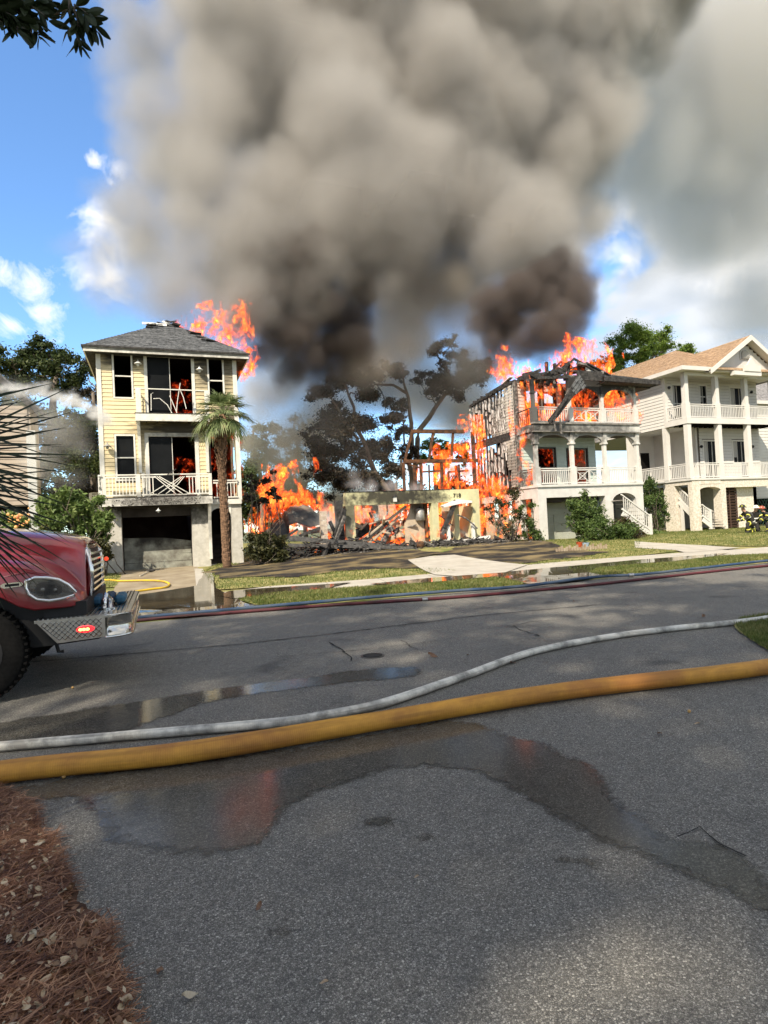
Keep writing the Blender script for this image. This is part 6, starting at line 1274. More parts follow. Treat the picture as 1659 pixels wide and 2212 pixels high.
# background trees
def CL(l,y,dy=2.,seed=0): return PC(l,y,dy,seed)
tree('live_oak','dark green live oak behind the spray left of the yellow house',(-7.5,42,.3),[([(-7.5,42,.3),(-7.3,42,4),(-6.2,42,8),(-5.6,42,12)],.5,.15),([(-7.3,42,4),(-9,42,8),(-10,43,12)],.3,.1)],
 CL([(20,790,42),(60,770,45),(100,765,40),(140,790,38),(160,820,30),(50,830,45),(110,830,42),(0,830,45),(70,900,60),(130,900,50),(30,950,50),(120,980,60),(60,1020,60),(180,1000,50),(170,940,45)],42,2,1),80000,.19,L_oak,'trees behind the houses',seed=1)
tree('live_oak','second shaded oak just left of the yellow house, thinned by drifting smoke',(-4,47,.3),[([(-4,47,.3),(-4.2,47,6),(-4,47,12)],.35,.1)],CL([(195,790,24),(190,850,38),(205,900,38),(185,960,45),(200,1040,45),(165,1060,50)],47,2,2),26000,.2,L_oakb,'trees behind the houses',seed=2)
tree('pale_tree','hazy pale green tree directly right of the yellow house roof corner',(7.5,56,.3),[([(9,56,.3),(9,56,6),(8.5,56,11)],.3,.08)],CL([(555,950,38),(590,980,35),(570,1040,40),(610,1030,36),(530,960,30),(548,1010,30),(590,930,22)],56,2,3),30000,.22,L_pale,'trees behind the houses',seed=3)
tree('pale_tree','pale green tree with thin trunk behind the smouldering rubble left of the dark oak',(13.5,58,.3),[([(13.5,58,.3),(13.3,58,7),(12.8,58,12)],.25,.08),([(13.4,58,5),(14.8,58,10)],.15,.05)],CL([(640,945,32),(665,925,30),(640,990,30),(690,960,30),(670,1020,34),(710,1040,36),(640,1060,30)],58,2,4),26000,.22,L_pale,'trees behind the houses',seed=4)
b_=lambda u,v,y:tuple(P(u,v,y))
tree('live_oak','big dark smoke-blackened oak with a leaning trunk in the middle background',tuple(P(856,1150,40)),[([P(856,1150,40),P(845,1075,40),P(805,1010,40),P(775,930,40),P(768,880,40),P(745,830,40)],.26,.07),([P(775,950,40),P(735,900,40),P(715,860,40)],.12,.05),([P(850,1090,40),P(862,1030,40),P(872,960,40),P(868,900,40)],.13,.05)],
 CL([(690,850,26),(720,835,30),(755,815,30),(790,850,28),(720,880,30),(700,925,30),(740,930,40),(790,920,34),(700,975,34),(745,985,40),(800,980,38),(690,1025,34),(740,1040,40),(790,1030,34),(835,960,30),(850,1010,34),(845,905,22),(870,930,20),(675,950,22),(820,1050,30),(880,980,24)],40,1.6,5),90000,.17,L_oakb,'trees behind the houses',seed=5)
tree('bent_tree','tall bare-trunked tree whose top bends left over the dark oak',tuple(P(890,1150,43)),[([P(892,1150,43),P(890,1050,43),P(888,950,43),P(886,880,43),P(878,850,43),P(850,832,43),P(810,830,43)],.24,.07),([P(882,860,43),P(868,815,43),P(850,800,43)],.12,.04),([P(815,832,43),P(830,860,43),P(832,890,43)],.05,.03)],
 CL([(815,812,20),(845,802,20),(790,825,18),(865,812,16),(835,790,14),(835,865,15),(870,875,16),(860,895,16),(800,850,16)],43,.8,6),20000,.17,L_oakb,'trees behind the houses',seed=6)
tree('leaning_tree','tall oak with curved bare trunk leaning right into the smoke',tuple(P(893,1150,46)),[([P(893,1150,46),P(895,1000,46),P(905,930,46),P(930,895,46),P(950,870,46),P(962,850,46)],.26,.16),([P(962,850,46),P(968,800,46),P(945,770,46),P(935,740,46)],.14,.05),([P(965,830,46),P(1000,800,46),P(1025,780,46)],.1,.05)],
 CL([(950,745,18),(935,760,16),(975,740,14),(990,770,20),(1020,790,24),(1000,820,24),(960,830,24),(930,825,24),(905,820,16),(1040,820,20),(1050,790,14),(960,790,12),(990,850,20),(940,850,18)],46,1.0,7),42000,.17,L_oakb,'trees behind the houses',seed=7)
tree('pale_tree','green umbrella-topped pine seen through the burning frame of the ruin',tuple(P(955,1130,60)),[([P(960,1150,60),P(960,1050,60),P(958,990,60)],.3,.1)],CL([(925,960,16),(955,975,20),(985,968,22),(915,990,14),(950,1000,18),(1000,990,16)],60,1,8),9000,.28,L_pine,'trees behind the houses',seed=8)
tree('background_tree','dim tree mass low behind the ruin, left half',tuple(P(620,1140,62)),[([P(620,1150,62),P(620,1080,62)],.3,.1)],CL([(560,1090,40),(610,1085,40),(660,1080,38),(710,1085,36),(640,1115,36),(580,1120,36),(740,1100,30)],62,2,9),30000,.3,L_oak,'trees behind the houses',seed=9)
tree('background_tree','dim tree mass low behind the ruin, right half',tuple(P(850,1140,62)),[([P(850,1150,62),P(850,1080,62)],.3,.1)],CL([(790,1100,30),(840,1090,34),(900,1080,34),(950,1070,34),(1000,1060,34),(1050,1060,34)],62,2,10),26000,.3,L_oak,'trees behind the houses',seed=10)
for i_,(u_,lb_) in enumerate(((60,'dim tree mass on the horizon behind the beige house'),(230,'dim tree mass on the horizon behind the yellow house, left side'),(400,'dim tree mass on the horizon hidden behind the yellow house'),(520,'dim tree mass on the horizon right of the yellow house'))):
    tree('background_tree',lb_,tuple(P(u_,1150,64)),[([P(u_,1160,64),P(u_,1080,64)],.3,.1)],CL([(u_-70,1070,44),(u_-20,1050,46),(u_+30,1055,46),(u_+80,1070,44),(u_,1105,50),(u_+60,1110,50),(u_-60,1110,50)],64,2,30+i_),22000,.34,L_oak,'trees behind the houses',seed=60+i_)
tree('pine_tree','tall green pine with rounded crown behind the burning and white houses',tuple(P(1360,1130,50)),[([P(1365,1130,50),P(1370,900,50),P(1372,800,50),P(1385,760,50)],.4,.12),([P(1371,830,50),P(1345,790,50),P(1330,775,50)],.18,.06),([P(1372,800,50),P(1410,770,50),P(1430,760,50)],.15,.06)],
 CL([(1390,718,24),(1360,728,24),(1425,728,22),(1340,755,22),(1320,775,18),(1440,750,16),(1375,765,20),(1410,760,22),(1345,785,18),(1305,785,14),(1375,795,18),(1430,785,18),(1330,800,18),(1290,800,14)],50,1.2,11),48000,.2,L_pine,'trees behind the houses',seed=11,shell=.2)
tree('pine_tree','small green pine top showing above the light brown roof',tuple(P(1480,1100,54)),[([P(1480,1100,54),P(1475,800,54),P(1478,765,54)],.3,.1)],CL([(1460,762,14),(1485,760,14),(1500,772,12),(1440,775,12),(1472,775,12)],54,.8,12),8000,.24,L_pine,'trees behind the houses',seed=12)
# shrubs
def bush(label,cl,base,n,size,mat,seed,name='shrub',stems=8,group='shrubs in the front yards',shell=.35,spread=.5,twig=True):
    e=thing(name,base,label,'shrub',group); rnd=random.Random(seed); mb=MB(); B=Vector(base)
    for c,r_ in cl:
        for _ in range(max(2,stems//len(cl)+1)): limb(mb,B+Vector((rnd.gauss(0,spread*.4),rnd.gauss(0,.12),0)),Vector(c)+Vector((rnd.gauss(0,r_*.5),rnd.gauss(0,r_*.5),rnd.gauss(0,r_*.4))),.025,.007,seed=rnd.random()*99,wob=.12,n=4,seg=5)
    ob('stem',mb,bark,e,smooth=True)
    sub=[]
    for c,r_ in cl:
        for _ in range(8):
            d=Vector((rnd.gauss(0,1),rnd.gauss(0,1),rnd.gauss(0,.8))).normalized(); sub.append((Vector(c)+d*r_*rnd.uniform(.2,1.0),r_*rnd.uniform(.35,.65)))
    V,F=leafcloud(sub,n,size,seed,.1,0,shell,aspect=.45); np_mesh('foliage',V,F,mat,e); return e
def gb_(u,v,y): p=P(u,v,y); return (p.x,y,gh(p.x,y))
L_ole=leafmat('oleander_leaves',(.07,.12,.03),(.14,.21,.06),(.26,.32,.12),scale=2.5)
bush('tall pale green oleander growing in front of the left garage pillar',CL([(110,1095,32),(150,1080,30),(190,1095,30),(225,1120,26),(130,1130,34),(180,1130,34),(215,1155,24),(95,1120,24)],25.4,.5,21),gb_(170,1200,25.4),26000,.17,L_ole,21,stems=40,spread=1.4)
bush('dark lower growth beneath the pale oleander, hedging the engine hood',CL([(120,1165,30),(160,1170,30),(205,1180,26),(230,1195,20),(180,1205,24),(100,1150,20)],25.0,.4,22),gb_(170,1220,25),8000,.15,L_dbush,22,stems=16,spread=1.4)
bush('bright shrub with red and yellow flowers at the far left, above the engine hood',CL([(20,1120,20),(40,1125,20),(55,1140,16),(15,1145,18),(35,1150,18)],25.2,.3,23),gb_(35,1180,25.2),5000,.14,L_ole,23,name='flowering_shrub')
fl=MB(); rp_=random.Random(3); 
for k in range(26): p=P(rp_.gauss(40,12),rp_.gauss(1122,10),24.8); fl.ball(p,rp_.uniform(.03,.07),6,4)
o=ob('blossom',fl,M('coral_blossom',(.75,.22,.12),(.8,.6,.2),scale=8),bpy.data.objects['flowering_shrub']); o['kind']='stuff'
bush('round glossy shrub between the yellow house and the rubble',CL([(560,1172,28),(590,1180,24),(545,1195,20),(575,1200,24),(605,1200,18),(572,1160,14),(600,1165,12)],24.6,.3,24),gb_(575,1222,24.6),15000,.13,L_dbush,24,stems=12)
bush('thin scorched sapling with a few leaves beside the yellow house wall',CL([(545,1050,14),(538,1075,14),(555,1090,10),(540,1030,8)],26.2,.3,25),gb_(548,1150,26.2),700,.17,L_oakb,25,name='sapling',stems=5,spread=.1)
bush('taller scorched sapling with drooping leaves left of the ground fire',CL([(575,1040,12),(585,1060,12),(570,1080,12),(600,1075,10),(590,1020,8)],26.4,.3,26),gb_(578,1150,26.4),900,.17,L_oakb,26,name='sapling',stems=5,spread=.1)
bush('half-burnt spindly bush against the fire at the corner of the arched house',CL([(1085,1085,20),(1110,1070,20),(1075,1120,16),(1120,1110,18),(1100,1140,18),(1060,1100,12)],24.9,.4,27),gb_(1105,1172,24.9),2600,.12,L_dbush,27,stems=26,spread=.4)
bush('lighter green bush at the foot of the white garage pillar of the arched house',CL([(1145,1130,16),(1155,1150,16),(1135,1155,14),(1165,1165,12),(1125,1100,10),(1150,1090,10)],24.7,.3,28),gb_(1150,1175,24.7),3600,.11,L_bush,28,stems=20,spread=.3)
bush('tall bush hiding the right side of the arched house garage',CL([(1255,1095,20),(1272,1082,18),(1243,1115,18),(1278,1110,20),(1262,1138,22),(1248,1135,16),(1288,1125,18),(1265,1160,18)],24.6,.3,29),gb_(1270,1180,24.6),12000,.13,L_bush,29,stems=14)
bush('broad dark green bush before the entrance stair of the arched house',CL([(1285,1150,26),(1310,1138,24),(1335,1148,26),(1300,1170,24),(1335,1175,24),(1280,1178,18)],23.6,.4,30),gb_(1310,1188,23.6),18000,.12,L_bush,30)
bush('reddish leaved bush at the right end of the arched house yard',CL([(1345,1142,20),(1368,1150,20),(1378,1170,18),(1352,1172,20),(1368,1182,14)],23.8,.3,31),gb_(1362,1190,23.8),12000,.12,leafmat('reddish_leaves',(.04,.025,.015),(.08,.055,.025),(.14,.13,.05),scale=3),31)
bush('tall climbing shrub between the arched house and the white house',CL([(1405,1045,16),(1398,1075,16),(1420,1085,18),(1405,1130,18),(1405,1050,12),(1415,1070,14),(1400,1085,14),(1425,1095,14),(1405,1115,14),(1430,1125,12),(1415,1140,12),(1395,1065,10),(1440,1110,8)],26.6,.3,32),gb_(1412,1150,26.6),11000,.12,L_bush,32,stems=20,spread=.3)
bush('low clump of bright green grass at the foot of the white house pillars',CL([(1395,1153,8),(1410,1152,9),(1425,1154,8)],25.4,.2,33),gb_(1410,1160,25.4),2500,.12,L_ole,33,name='grass_clump',stems=4)
# small picket border and flower pots
m_pick=M('bare_picket',(.42,.34,.25),(.24,.17,.11),rough=.8)
pb=thing('picket_border',gb_(1240,1192,22.4),'low row of pale wooden pickets edging the burnt bed of the arched house','border')
for k in range(20):
    u=1203+k*5.6; v=1196-k*.4; p=GH(u,v-2); piece('picket',m_pick,pb,p,p+Vector((0,0,.16+.05*(k%3))),.09,.03)
for (u,v,c_,lb) in ((1253,1180,(.45,.08,.03),'small terracotta red pot in the bed of the arched house'),(1266,1182,(.35,.45,.55),'small pale blue pot beside the red one in the bed')):
    p=GH(u,v+4); e=thing('plant_pot',tuple(p),lb,'pot'); ob('bowl',MB().tube([p,p+Vector((0,0,.22)),p+Vector((0,0,.26))],[.09,.14,.15],12),M('pot_%s'%lb[6:10],c_,rough=.5),e); V,F=leafcloud([(p+Vector((0,0,.35)),.14)],160,.09,5); np_mesh('foliage',V,F,L_bush,e)
lb_=thing('white_scrap',gb_(1038,1172,24.8),'crumpled white scrap lying on the charred lawn beside the arched house','scrap'); ob('sheet',MB().prism([(18.5,.45),(19.3,.5),(19.1,.62),(18.7,.66)],23.8,24.2),white,lb_) if False else ob('sheet',MB().ball(tuple(GH(1045,1172)+Vector((0,0,.06))),.35,9,5,(1.3,.6,.3)),white,lb_)
# ---------------------------------------------------------------- overhead oak branch with its own leaves
ol=bpy.data.meshes.new('leaf'); vs=[];fs=[]
for i in range(7):
    t=i/6; wd=.0125*math.sin(math.pi*(t*.9+.06))**.8; vs+=[(t*.068,-wd,.003*math.sin(t*4)),(t*.068,0,-.002),(t*.068,wd,.003*math.cos(t*3))]
for i in range(6): fs+=[(i*3,i*3+3,i*3+4,i*3+1),(i*3+1,i*3+4,i*3+5,i*3+2)]
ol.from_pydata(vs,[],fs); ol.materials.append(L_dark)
rb=random.Random(8)
def spray(label,base,twigs):
    e=thing('oak_branch',tuple(base),label,'branch','oak branches overhead')
    for tw_ in twigs:
        pts=[P(u,v,yb+.02*rb.uniform(-1,1)) for u,v in tw_[0]]; yb_=0
        ob('twig',MB().tube([p for p in pts],[.004]+[.0022]*(len(pts)-1),5),bark,e)
        n_=tw_[1]
        for k in range(n_):
            t=(k+rb.random())/n_*(len(pts)-1); i=min(int(t),len(pts)-2); p=pts[i].lerp(pts[i+1],t-i); o=bpy.data.objects.new('leaf',ol); COL.objects.link(o); par(o,e)
            dirv=(pts[i+1]-pts[i]).normalized(); a=rb.choice((-1,1))*rb.uniform(.3,1.2); q=Vector((dirv.x*math.cos(a)-dirv.z*math.sin(a),rb.gauss(0,.35),dirv.x*math.sin(a)+dirv.z*math.cos(a))).normalized(); q.z-=.25; q.normalize()
            rotq=q.to_track_quat('X','Z').to_matrix().to_4x4()@Matrix.Rotation(rb.gauss(0,.6),4,'X'); s_=rb.uniform(.75,1.25)
            o.matrix_basis=Matrix.Translation(p)@rotq@Matrix.Diagonal((s_,s_,s_,1))
yb=2.45
spray('oak twigs with dark oval leaves hanging at the top left, right-hand cluster',P(130,-60,yb),[([(120,-60),(150,-5),(160,25)],9),([(160,15),(168,50),(165,75),(172,100)],13),([(160,10),(190,30),(205,55)],11),([(168,40),(195,60),(212,70)],8),([(150,0),(148,30)],5),([(172,55),(150,62),(143,72)],4)])
yb=2.6
spray('dense mass of dark oak leaves filling the very top left corner',P(-40,-60,yb),[([(-60,-40),(0,0),(45,30),(75,60),(88,85)],20),([(-60,-10),(0,20),(30,50),(40,72)],18),([(-20,-60),(40,-5),(80,20),(98,35)],20),([(-60,20),(-20,35),(5,48)],10),([(-40,-40),(20,5),(60,35),(80,50)],20),([(0,-40),(60,-10),(100,10),(112,0)],16),([(-60,-30),(-10,10),(20,35)],18),([(40,-60),(70,-20),(85,5)],14),([(-60,-20),(0,5),(35,15),(60,20)],22),([(-60,0),(-10,15),(30,35),(60,60)],20)])
# trees behind the camera whose crowns shade the road and the drive
rs=random.Random(77)
for i,(tx,ty,cx0,cx1,cy0,cy1,nl) in enumerate(((-18.,-12,-26,-15,-18,-5.5,26000),(-9,-13,-16.5,-6.,-18,-5.5,26000),(-1,-13,-7,3,-18,-5.5,24000))):
    cl=[(Vector((rs.uniform(cx0,cx1),rs.uniform(cy0,cy1),rs.uniform(18,24))),rs.uniform(1.3,2.3)) for _ in range(48)]
    tree('shade_oak',('spreading oak shading the road at the left behind the viewer','spreading oak over the driveway behind the viewer','spreading oak shading the road at the right behind the viewer')[i],(tx,ty,0),[([(tx,ty,0),(tx+.2,ty,8),((cx0+cx1)/2,ty,19)],.45,.15),([(tx+.1,ty,13),(cx0+2,ty+2,18.5)],.2,.08),([(tx+.1,ty,13),(cx1-2,ty+3,18.5)],.2,.08)],cl,nl,.34,L_oak,'shade trees behind the viewer',seed=50+i,twigs=1,flat=.4)
# ================================================================ FIRE
flame('great orange fire bursting from the ridge of the yellow house roof',[(468,704,44,38),(440,710,36,24),(498,712,36,32),(514,696,22,20),(490,738,44,28),(524,748,16,22),(408,712,26,7)],33.5,dy=2.2,n=5,seed=1,cell=.18)
flame('fire licking out below the right eave of the yellow house',[(525,785,18,22),(540,770,16,14),(522,800,14,16)],28.4,dy=.8,n=4,seed=2,cell=.1)
flame('bright orange fire rising from the ground between the yellow house and the ruin',[(600,1075,26,45),(592,1110,34,40),(620,1095,30,34),(650,1090,30,26),(580,1140,30,30),(640,1120,40,26),(605,1040,10,26),(680,1105,30,14),(565,1140,20,24)],29.2,dy=1.4,n=5,seed=3,cell=.12)
flame('small flames drifting high above the ground fire',[(625,1022,10,8),(600,1030,9,8),(680,1008,5,8)],30,dy=.4,n=3,seed=4,cell=.1)
flame('low fire burning inside the ruined garage opening',[(830,1110,24,26),(870,1110,30,34),(800,1120,24,30),(900,1120,26,24),(850,1150,60,26),(940,1130,26,40),(790,1150,30,20)],29.4,dy=1.6,n=5,seed=5,cell=.12)
flame('fire glowing through the entrance side of the ruin',[(985,1100,18,40),(1000,1140,20,34),(1015,1105,10,30),(965,1140,14,30)],28.9,dy=1.0,n=4,seed=6,cell=.11)
flame('tall column of fire between the ruin frame and the arched house',[(1015,960,18,40),(1012,1000,26,40),(1000,1030,34,30),(1025,1040,22,50),(1030,1080,20,40),(980,1010,30,16),(1005,930,8,18)],31.6,dy=1.6,n=5,seed=7,cell=.13)
flame('fire over the cross beams of the ruin frame',[(950,985,26,12),(985,985,26,14),(965,1010,30,16),(920,1030,14,28),(955,1040,20,20),(910,1050,8,24)],31.3,dy=.8,n=4,seed=8,cell=.11)
flame('fire blazing low along the burning side of the arched house',[(1055,1110,26,50),(1085,1120,24,40),(1105,1100,26,44),(1125,1130,22,40),(1060,1060,30,14),(1100,1060,24,12)],28.6,dy=1.8,n=5,seed=9,cell=.13)
flame('flames between the studs of the stripped side wall',[(1070,1010,14,26),(1055,1040,18,30),(1095,1020,18,36),(1120,1010,14,30),(1128,1050,14,30)],30.8,dy=1.4,n=4,seed=10,cell=.12,mat=FLd)
flame('ragged flame blowing up from the left roof edge of the arched house',[(1083,785,16,20),(1095,805,12,20),(1068,772,10,8),(1125,800,14,8)],31.5,dy=1.,n=4,seed=11,cell=.12)
flame('fire crowning the charred gable of the arched house',[(1250,775,30,24),(1275,775,30,22),(1225,775,10,24),(1235,795,26,16),(1300,790,26,10),(1265,760,18,14),(1215,765,7,18)],28.2,dy=1.2,n=5,seed=12,cell=.1)
flame('fire filling the middle bay of the upper porch',[(1215,845,26,44),(1205,870,26,40),(1180,820,18,20),(1225,820,20,22),(1240,800,26,18),(1195,900,24,22),(1260,810,18,14)],27.2,dy=.8,n=5,seed=13,cell=.1)
flame('fire in the left bay of the upper porch',[(1138,870,22,38),(1132,900,22,34),(1165,880,16,30),(1150,905,30,18),(1140,850,14,16),(1128,935,20,14)],27.0,dy=.7,n=4,seed=14,cell=.1)
flame('fire rolling under the arch of the third upper porch bay',[(1270,875,30,24),(1260,900,24,20),(1295,870,20,24),(1300,855,10,14)],27.3,dy=.8,n=4,seed=15,cell=.1,mat=FLd)
flame('fire behind the railing of the right half of the upper porch',[(1255,905,36,14),(1300,900,30,12),(1345,903,26,10),(1200,905,30,14),(1165,900,26,12)],27.1,dy=.5,n=4,seed=26,cell=.1)
flame('ring of fire under the rightmost upper porch arch',[(1320,872,14,24),(1335,855,22,10),(1360,862,10,12),(1368,885,6,22),(1318,895,12,16),(1355,903,20,5)],26.9,dy=.6,n=4,seed=16,cell=.08)
flame('',[(20.0,4.7,.7,.8),(19.6,3.9,.5,.6),(22.1,4.9,.7,.5)],28.3,dy=.7,n=3,mat=FLi,parent=h720,plane='w',name='indoor_fire',seed=17,cell=.1)
flame('tongues of fire climbing the left porch corner band',[(1140,955,14,9),(1130,965,10,8)],26.5,dy=.7,n=3,seed=18,cell=.08)
flame('low flames at the foot of the porch side bay',[(1135,1020,14,16),(1145,1035,10,10)],26.7,dy=.5,n=3,seed=19,cell=.08)
flame('small fires among the charred beams before the ruin',[(745,1160,18,8),(700,1175,14,6),(900,1165,40,10),(850,1170,26,8)],27.2,dy=.5,n=3,seed=20,cell=.08)
# sparks and floating ash
ak=MB(); rk=random.Random(6)
for _ in range(9): p=P(rk.gauss(1010,110),rk.gauss(560,120),30); ak.ball(p,rk.uniform(.012,.03),5,3)
ob('ash',ak,white,None,kind='stuff')
# ---------------------------------------------------------------- smoke volumes
def vol_mat(name,color,dens,noise_scale=None,aniso=.1,absorb=None):
    m=bpy.data.materials.new(name); m.use_nodes=True; t=m.node_tree; t.nodes.clear()
    o=N(t,'ShaderNodeOutputMaterial'); pv=N(t,'ShaderNodeVolumePrincipled')
    pv.inputs['Color'].default_value=(*color,1); pv.inputs['Anisotropy'].default_value=aniso
    pv.inputs['Density'].default_value=dens
    if absorb: pv.inputs['Absorption Color'].default_value=(*absorb,1)
    ln(t,pv.outputs[0],o.inputs['Volume']); return m
def smoke(name,blobs,mat,voxel=.3,classes=(1.,),kids=0,edge=.35,amp=.5,nscale=.35,seed=1,label=None,soft=1.0,stretch=(1,1,1),cat=None,kidr=(.3,.55)):
    """A cloud of smoke: union of spheres broken up by noise, baked on a grid by geometry nodes."""
    rnd=random.Random(seed); sph=[(Vector(p),r) for p,r in blobs]
    for p,r in list(sph):
        for _ in range(kids):
            d=Vector((rnd.gauss(0,1),rnd.gauss(0,1),rnd.gauss(0,1))).normalized()
            k=r*rnd.uniform(*kidr); sph.append((p+d*(r*rnd.uniform(.75,1.0)),k))
    cl=sorted({round(r*4)/4 if r<3 else round(r) for _,r in sph})
    lo=Vector([min(p[i]-r for p,r in sph)-1.0 for i in range(3)]); hi=Vector([max(p[i]+r for p,r in sph)+1.0 for i in range(3)])
    lo.z=max(lo.z,.05)
    groups={}
    for p,r in sph: groups.setdefault(round(r*4)/4 if r<3 else round(r),[]).append(p)
    vl=bpy.data.meshes.new(name); verts=[];rad=[]
    for r,ps in groups.items():
        for p in ps: verts.append(p);rad.append(r)
    vl.from_pydata(verts,[],[]); a=vl.attributes.new('rad','FLOAT','POINT')
    for i,r in enumerate(rad): a.data[i].value=r
    ob=bpy.data.objects.new(name,vl); COL.objects.link(ob)
    g=bpy.data.node_groups.new(name,'GeometryNodeTree'); g.interface.new_socket('Geometry',in_out='INPUT',socket_type='NodeSocketGeometry'); g.interface.new_socket('Geometry',in_out='OUTPUT',socket_type='NodeSocketGeometry')
    gi=N(g,'NodeGroupInput'); go=N(g,'NodeGroupOutput')
    ra=N(g,'GeometryNodeInputNamedAttribute',data_type='FLOAT'); ra.inputs['Name'].default_value='rad'
    pos=N(g,'GeometryNodeInputPosition')
    nz=N(g,'ShaderNodeTexNoise',i_Scale=nscale*.5,i_Detail=2,i_Roughness=.5); 
    mp=N(g,'ShaderNodeVectorMath',operation='MULTIPLY'); ln(g,pos.outputs[0],mp.inputs[0]); mp.inputs[1].default_value=stretch
    ln(g,mp.outputs[0],nz.inputs['Vector'])
    sb=N(g,'ShaderNodeVectorMath',operation='SUBTRACT'); ln(g,nz.outputs['Color'],sb.inputs[0]); sb.inputs[1].default_value=(.5,.5,.5)
    sc_=N(g,'ShaderNodeVectorMath',operation='SCALE'); ln(g,sb.outputs[0],sc_.inputs[0]); sc_.inputs['Scale'].default_value=amp*3.2
    wp=N(g,'ShaderNodeVectorMath',operation='ADD'); ln(g,pos.outputs[0],wp.inputs[0]); ln(g,sc_.outputs[0],wp.inputs[1])
    dmin=None
    for r in groups:
        sg=N(g,'GeometryNodeSeparateGeometry',domain='POINT'); ln(g,gi.outputs[0],sg.inputs[0])
        c=N(g,'FunctionNodeCompare',data_type='FLOAT',operation='EQUAL'); ln(g,ra.outputs['Attribute'],c.inputs['A']); c.inputs['B'].default_value=r; c.inputs['Epsilon'].default_value=.01
        ln(g,c.outputs[0],sg.inputs['Selection'])
        px=N(g,'GeometryNodeProximity',target_element='POINTS'); ln(g,sg.outputs[0],px.inputs[0]); ln(g,wp.outputs[0],px.inputs['Sample Position'] if 'Sample Position' in px.inputs else px.inputs['Source Position'])
        d=mth(g,'SUBTRACT',px.outputs['Distance'],r); dmin=d if dmin is None else mth(g,'MINIMUM',dmin,d)
    n3=N(g,'ShaderNodeTexNoise',i_Scale=nscale*1.6,i_Detail=5,i_Roughness=.6); ln(g,mp.outputs[0],n3.inputs['Vector'])
    dd=mth(g,'MULTIPLY_ADD',mth(g,'SUBTRACT',n3.outputs[0],.5),amp*3.0,dmin)
    n4=N(g,'ShaderNodeTexNoise',i_Scale=nscale*4.5,i_Detail=4,i_Roughness=.65); ln(g,mp.outputs[0],n4.inputs['Vector'])
    dd=mth(g,'MULTIPLY_ADD',mth(g,'SUBTRACT',n4.outputs[0],.5),amp*.95,dd)
    den=mth(g,'MULTIPLY',dd,-1.0/soft,clamp=True)
    den=mth(g,'MULTIPLY',den,mth(g,'MULTIPLY_ADD',n3.outputs[0],1.6,.2,clamp=False))
    vc=N(g,'GeometryNodeVolumeCube'); ln(g,den,vc.inputs['Density']); vc.inputs['Min'].default_value=lo; vc.inputs['Max'].default_value=hi
    for i,ax in enumerate('XYZ'): vc.inputs['Resolution '+ax].default_value=max(8,int((hi[i]-lo[i])/voxel))
    sm=N(g,'GeometryNodeSetMaterial'); ln(g,vc.outputs[0],sm.inputs[0]); sm.inputs['Material'].default_value=mat
    ln(g,sm.outputs[0],go.inputs[0])
    vl.materials.append(mat)
    md=ob.modifiers.new('smoke','NODES'); md.node_group=g
    ob['kind']='stuff'; 
    if label: ob['label']=label
    if cat: ob['category']=cat
    return ob
def PB(lst,y0=38):  # blobs given as (u,v,radius in px,Y)
    out=[]
    for u,v,r,y in lst:
        p=P(u,v,y); depth=(RM.transposed()@(p-CAM)).z*-1
        out.append((p,r*depth/FPX))
    return out
# ================================================================ SMOKE, STEAM AND SPRAY
main=[(600,480,150,38),(450,430,120,38),(700,300,180,40),(550,200,160,40),(900,380,180,40),(1050,260,190,42),(1150,430,120,40),(800,120,200,42),(1100,80,200,44),(500,60,120,42),(400,590,100,36),(290,570,60,35),(235,625,55,35),(205,575,45,35),(255,560,60,35),(300,640,55,35),(330,640,50,35),(620,620,90,37),(760,560,110,38),(880,560,90,38),(1010,560,90,38),(1100,600,80,37),(520,560,110,36),(700,-120,220,44),(1000,-180,230,46),(440,-120,120,44),(1250,0,150,46),(1230,200,110,44),(1250,380,60,42),(430,300,100,40),(560,650,70,36),(240,520,35,35),(1400,-60,140,48),(900,230,150,40),(480,680,60,35),(300,480,75,37),(255,570,55,36),(330,390,80,38),(335,250,85,40),(330,100,80,42),(1240,480,60,40),(1180,620,70,38),(1090,650,60,38),(640,600,110,37),(1130,560,80,37),(520,650,80,35),(440,650,70,35),(380,660,60,35),(800,450,160,36),(1000,470,130,37)]
main=[(u,v,r*1.12+8,y) for u,v,r,y in main]+[(1270,60,120,43),(1290,180,90,43),(1280,280,80,42),(1270,420,70,41),(1200,520,80,39),(1240,560,50,37)]
smoke('smoke',PB(main),vol_mat('smoke_grey',(.64,.615,.585),.85,aniso=.15),voxel=.3,kids=3,amp=1.6,nscale=.21,soft=3.5,kidr=(.45,.8),seed=3,label='towering grey-brown smoke plume billowing above the burning houses')
dark=[(540,715,42,34.5),(565,760,34,34.5),(515,690,40,34.5),(640,800,40,37),(690,830,28,38),(700,790,45,38),(735,745,62,38),(600,745,45,37),(650,680,60,37),(600,700,60,36),(650,730,60,36),(700,760,55,38),(740,690,70,37),(560,650,50,35),(690,640,60,36),(720,810,32,40),(780,620,50,37),(640,640,50,36),(700,560,45,36),(760,770,34,40),(680,800,34,38),(640,760,44,36),(720,720,50,37),(560,600,50,35),(640,560,60,35),(720,540,50,35)]
smoke('smoke',PB(dark),vol_mat('smoke_dark',(.24,.21,.195),2.4),voxel=.2,kids=9,amp=.55,nscale=.42,soft=1.3,kidr=(.35,.7),seed=5,label='dark brown smoke rolling up right of the yellow house')
dr=[(1225,735,42,31),(1190,700,60,31),(1240,650,56,31),(1140,735,52,32),(1100,690,58,33),(1070,740,45,33),(1190,620,56,32),(1130,630,60,32),(1210,580,45,32),(1060,680,50,33),(1100,770,26,32),(1170,750,36,32),(1255,690,34,31),(1245,610,40,32)]
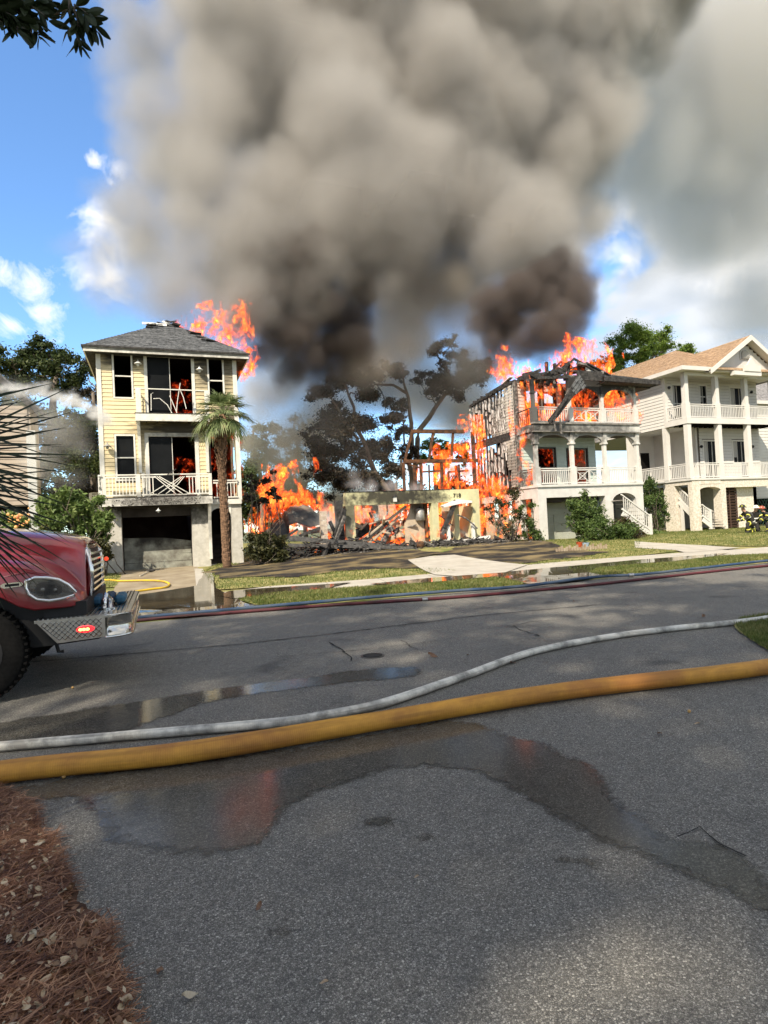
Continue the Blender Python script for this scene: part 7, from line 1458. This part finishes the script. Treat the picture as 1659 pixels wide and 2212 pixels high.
smoke('smoke',PB(dr),vol_mat('smoke_dark_right',(.24,.205,.19),2.8),voxel=.2,kids=9,amp=.5,nscale=.45,soft=1.5,kidr=(.35,.7),seed=6,label='dark smoke pouring from the arched house roof')
veil=[(830,820,90,50),(560,860,70,50),(1000,880,80,52),(800,790,85,52),(870,720,85,52),(620,790,75,52),(930,850,80,52),(760,860,80,52),(700,850,80,52),(1010,800,70,52),(540,960,60,50),(620,940,70,52),(900,760,80,50),(620,850,70,50),(700,930,90,50),(560,900,50,50),(850,850,60,50),(620,1010,80,50),(760,1080,90,49),(1050,920,40,36)]
smoke('smoke',PB(veil),vol_mat('smoke_veil',(.86,.79,.68),.6),voxel=.5,kids=4,amp=.7,nscale=.25,soft=2.5,seed=7,label='thin tan smoke veiling the trees behind the ruin')
hz_=[(1330,60,120,47),(1340,200,115,47),(1310,330,95,47),(1300,450,60,47),(1400,300,120,50),(1380,80,160,56),(1360,250,140,56),(1370,400,110,56),(1480,350,160,60),(1560,150,220,60),(1500,520,110,62),(1480,200,260,60),(1600,420,200,62),(1700,60,300,64),(1420,480,110,60),(1350,330,140,58),(1650,650,130,66)]
smoke('smoke',PB(hz_),vol_mat('smoke_thin',(.84,.83,.80),.13,aniso=.3),voxel=.9,kids=3,amp=2.0,nscale=.1,soft=5,seed=8,label='thin high smoke drifting off to the right')
st_=[(700,1130,36,27.5),(660,1140,28,27.4),(740,1130,26,27.6),(640,1120,20,28.5),(800,1050,22,28.8),(850,1045,22,28.8),(770,1040,24,29),(900,1050,16,28.8),(700,1105,24,28.6),(1235,1160,12,26.6),(1230,1175,14,25.6),(980,1160,14,26.6),(1010,1165,14,26.6),(960,1168,10,26.4)]
smoke('smoke',PB(st_),vol_mat('steam_white',(.90,.92,.95),1.9),voxel=.12,kids=6,amp=.45,nscale=1.0,soft=1.0,seed=9,stretch=(.5,1,1.2),label='bluish white smoke hugging the rubble and drifting over the garage beam')
sp_=[(-60+k*18,838+max(0,k-6)**2*.62+k*.9,8+k*.7,25.6) for k in range(17)]
smoke('water_spray',PB(sp_),vol_mat('spray_white',(.98,.98,.98),10.),voxel=.09,kids=4,amp=.28,nscale=1.5,soft=.6,seed=10,stretch=(.35,1,1.4),label='jet of water arching from the left edge onto the yellow house')
ms_=[(60,920,60,27.4),(130,930,60,27.4),(180,960,45,27.4),(100,1000,60,27.6),(160,1030,45,27.6),(30,860,50,27.4),(190,890,30,27.4)]
smoke('water_spray',PB(ms_),vol_mat('mist_white',(.95,.95,.95),.3),voxel=.3,kids=3,amp=.6,nscale=.6,soft=1.2,seed=11,label='fine mist falling under the water jet beside the yellow house')

v2=[(900,640,80,38),(970,640,70,38),(840,650,60,38),(1020,660,60,38),(1040,720,50,37),(1010,770,50,40),(1060,790,45,40),(800,780,50,37),(860,740,55,37),(920,720,50,37),(980,700,50,37),(890,690,60,37),(830,700,60,37),(640,830,40,38),(600,870,40,38),(560,830,30,38)]
v2=[(u,v,r*1.25,y) for u,v,r,y in v2]
smoke('smoke',PB(v2),vol_mat('smoke_tan',(.84,.76,.66),.5),voxel=.3,kids=4,amp=.55,nscale=.35,soft=1.6,seed=12,label='pale tan smoke between the two dark columns')

v3=[(700,900,110,35),(800,960,110,35),(900,880,110,35),(980,830,90,35),(620,930,90,35),(1000,760,80,35),(760,820,90,35),(860,780,90,35)]
smoke('smoke',PB(v3),vol_mat('smoke_haze',(.86,.82,.76),.018),voxel=.6,kids=2,amp=1.0,nscale=.2,soft=2.0,seed=13,label='thin haze of smoke in front of the blackened trees')
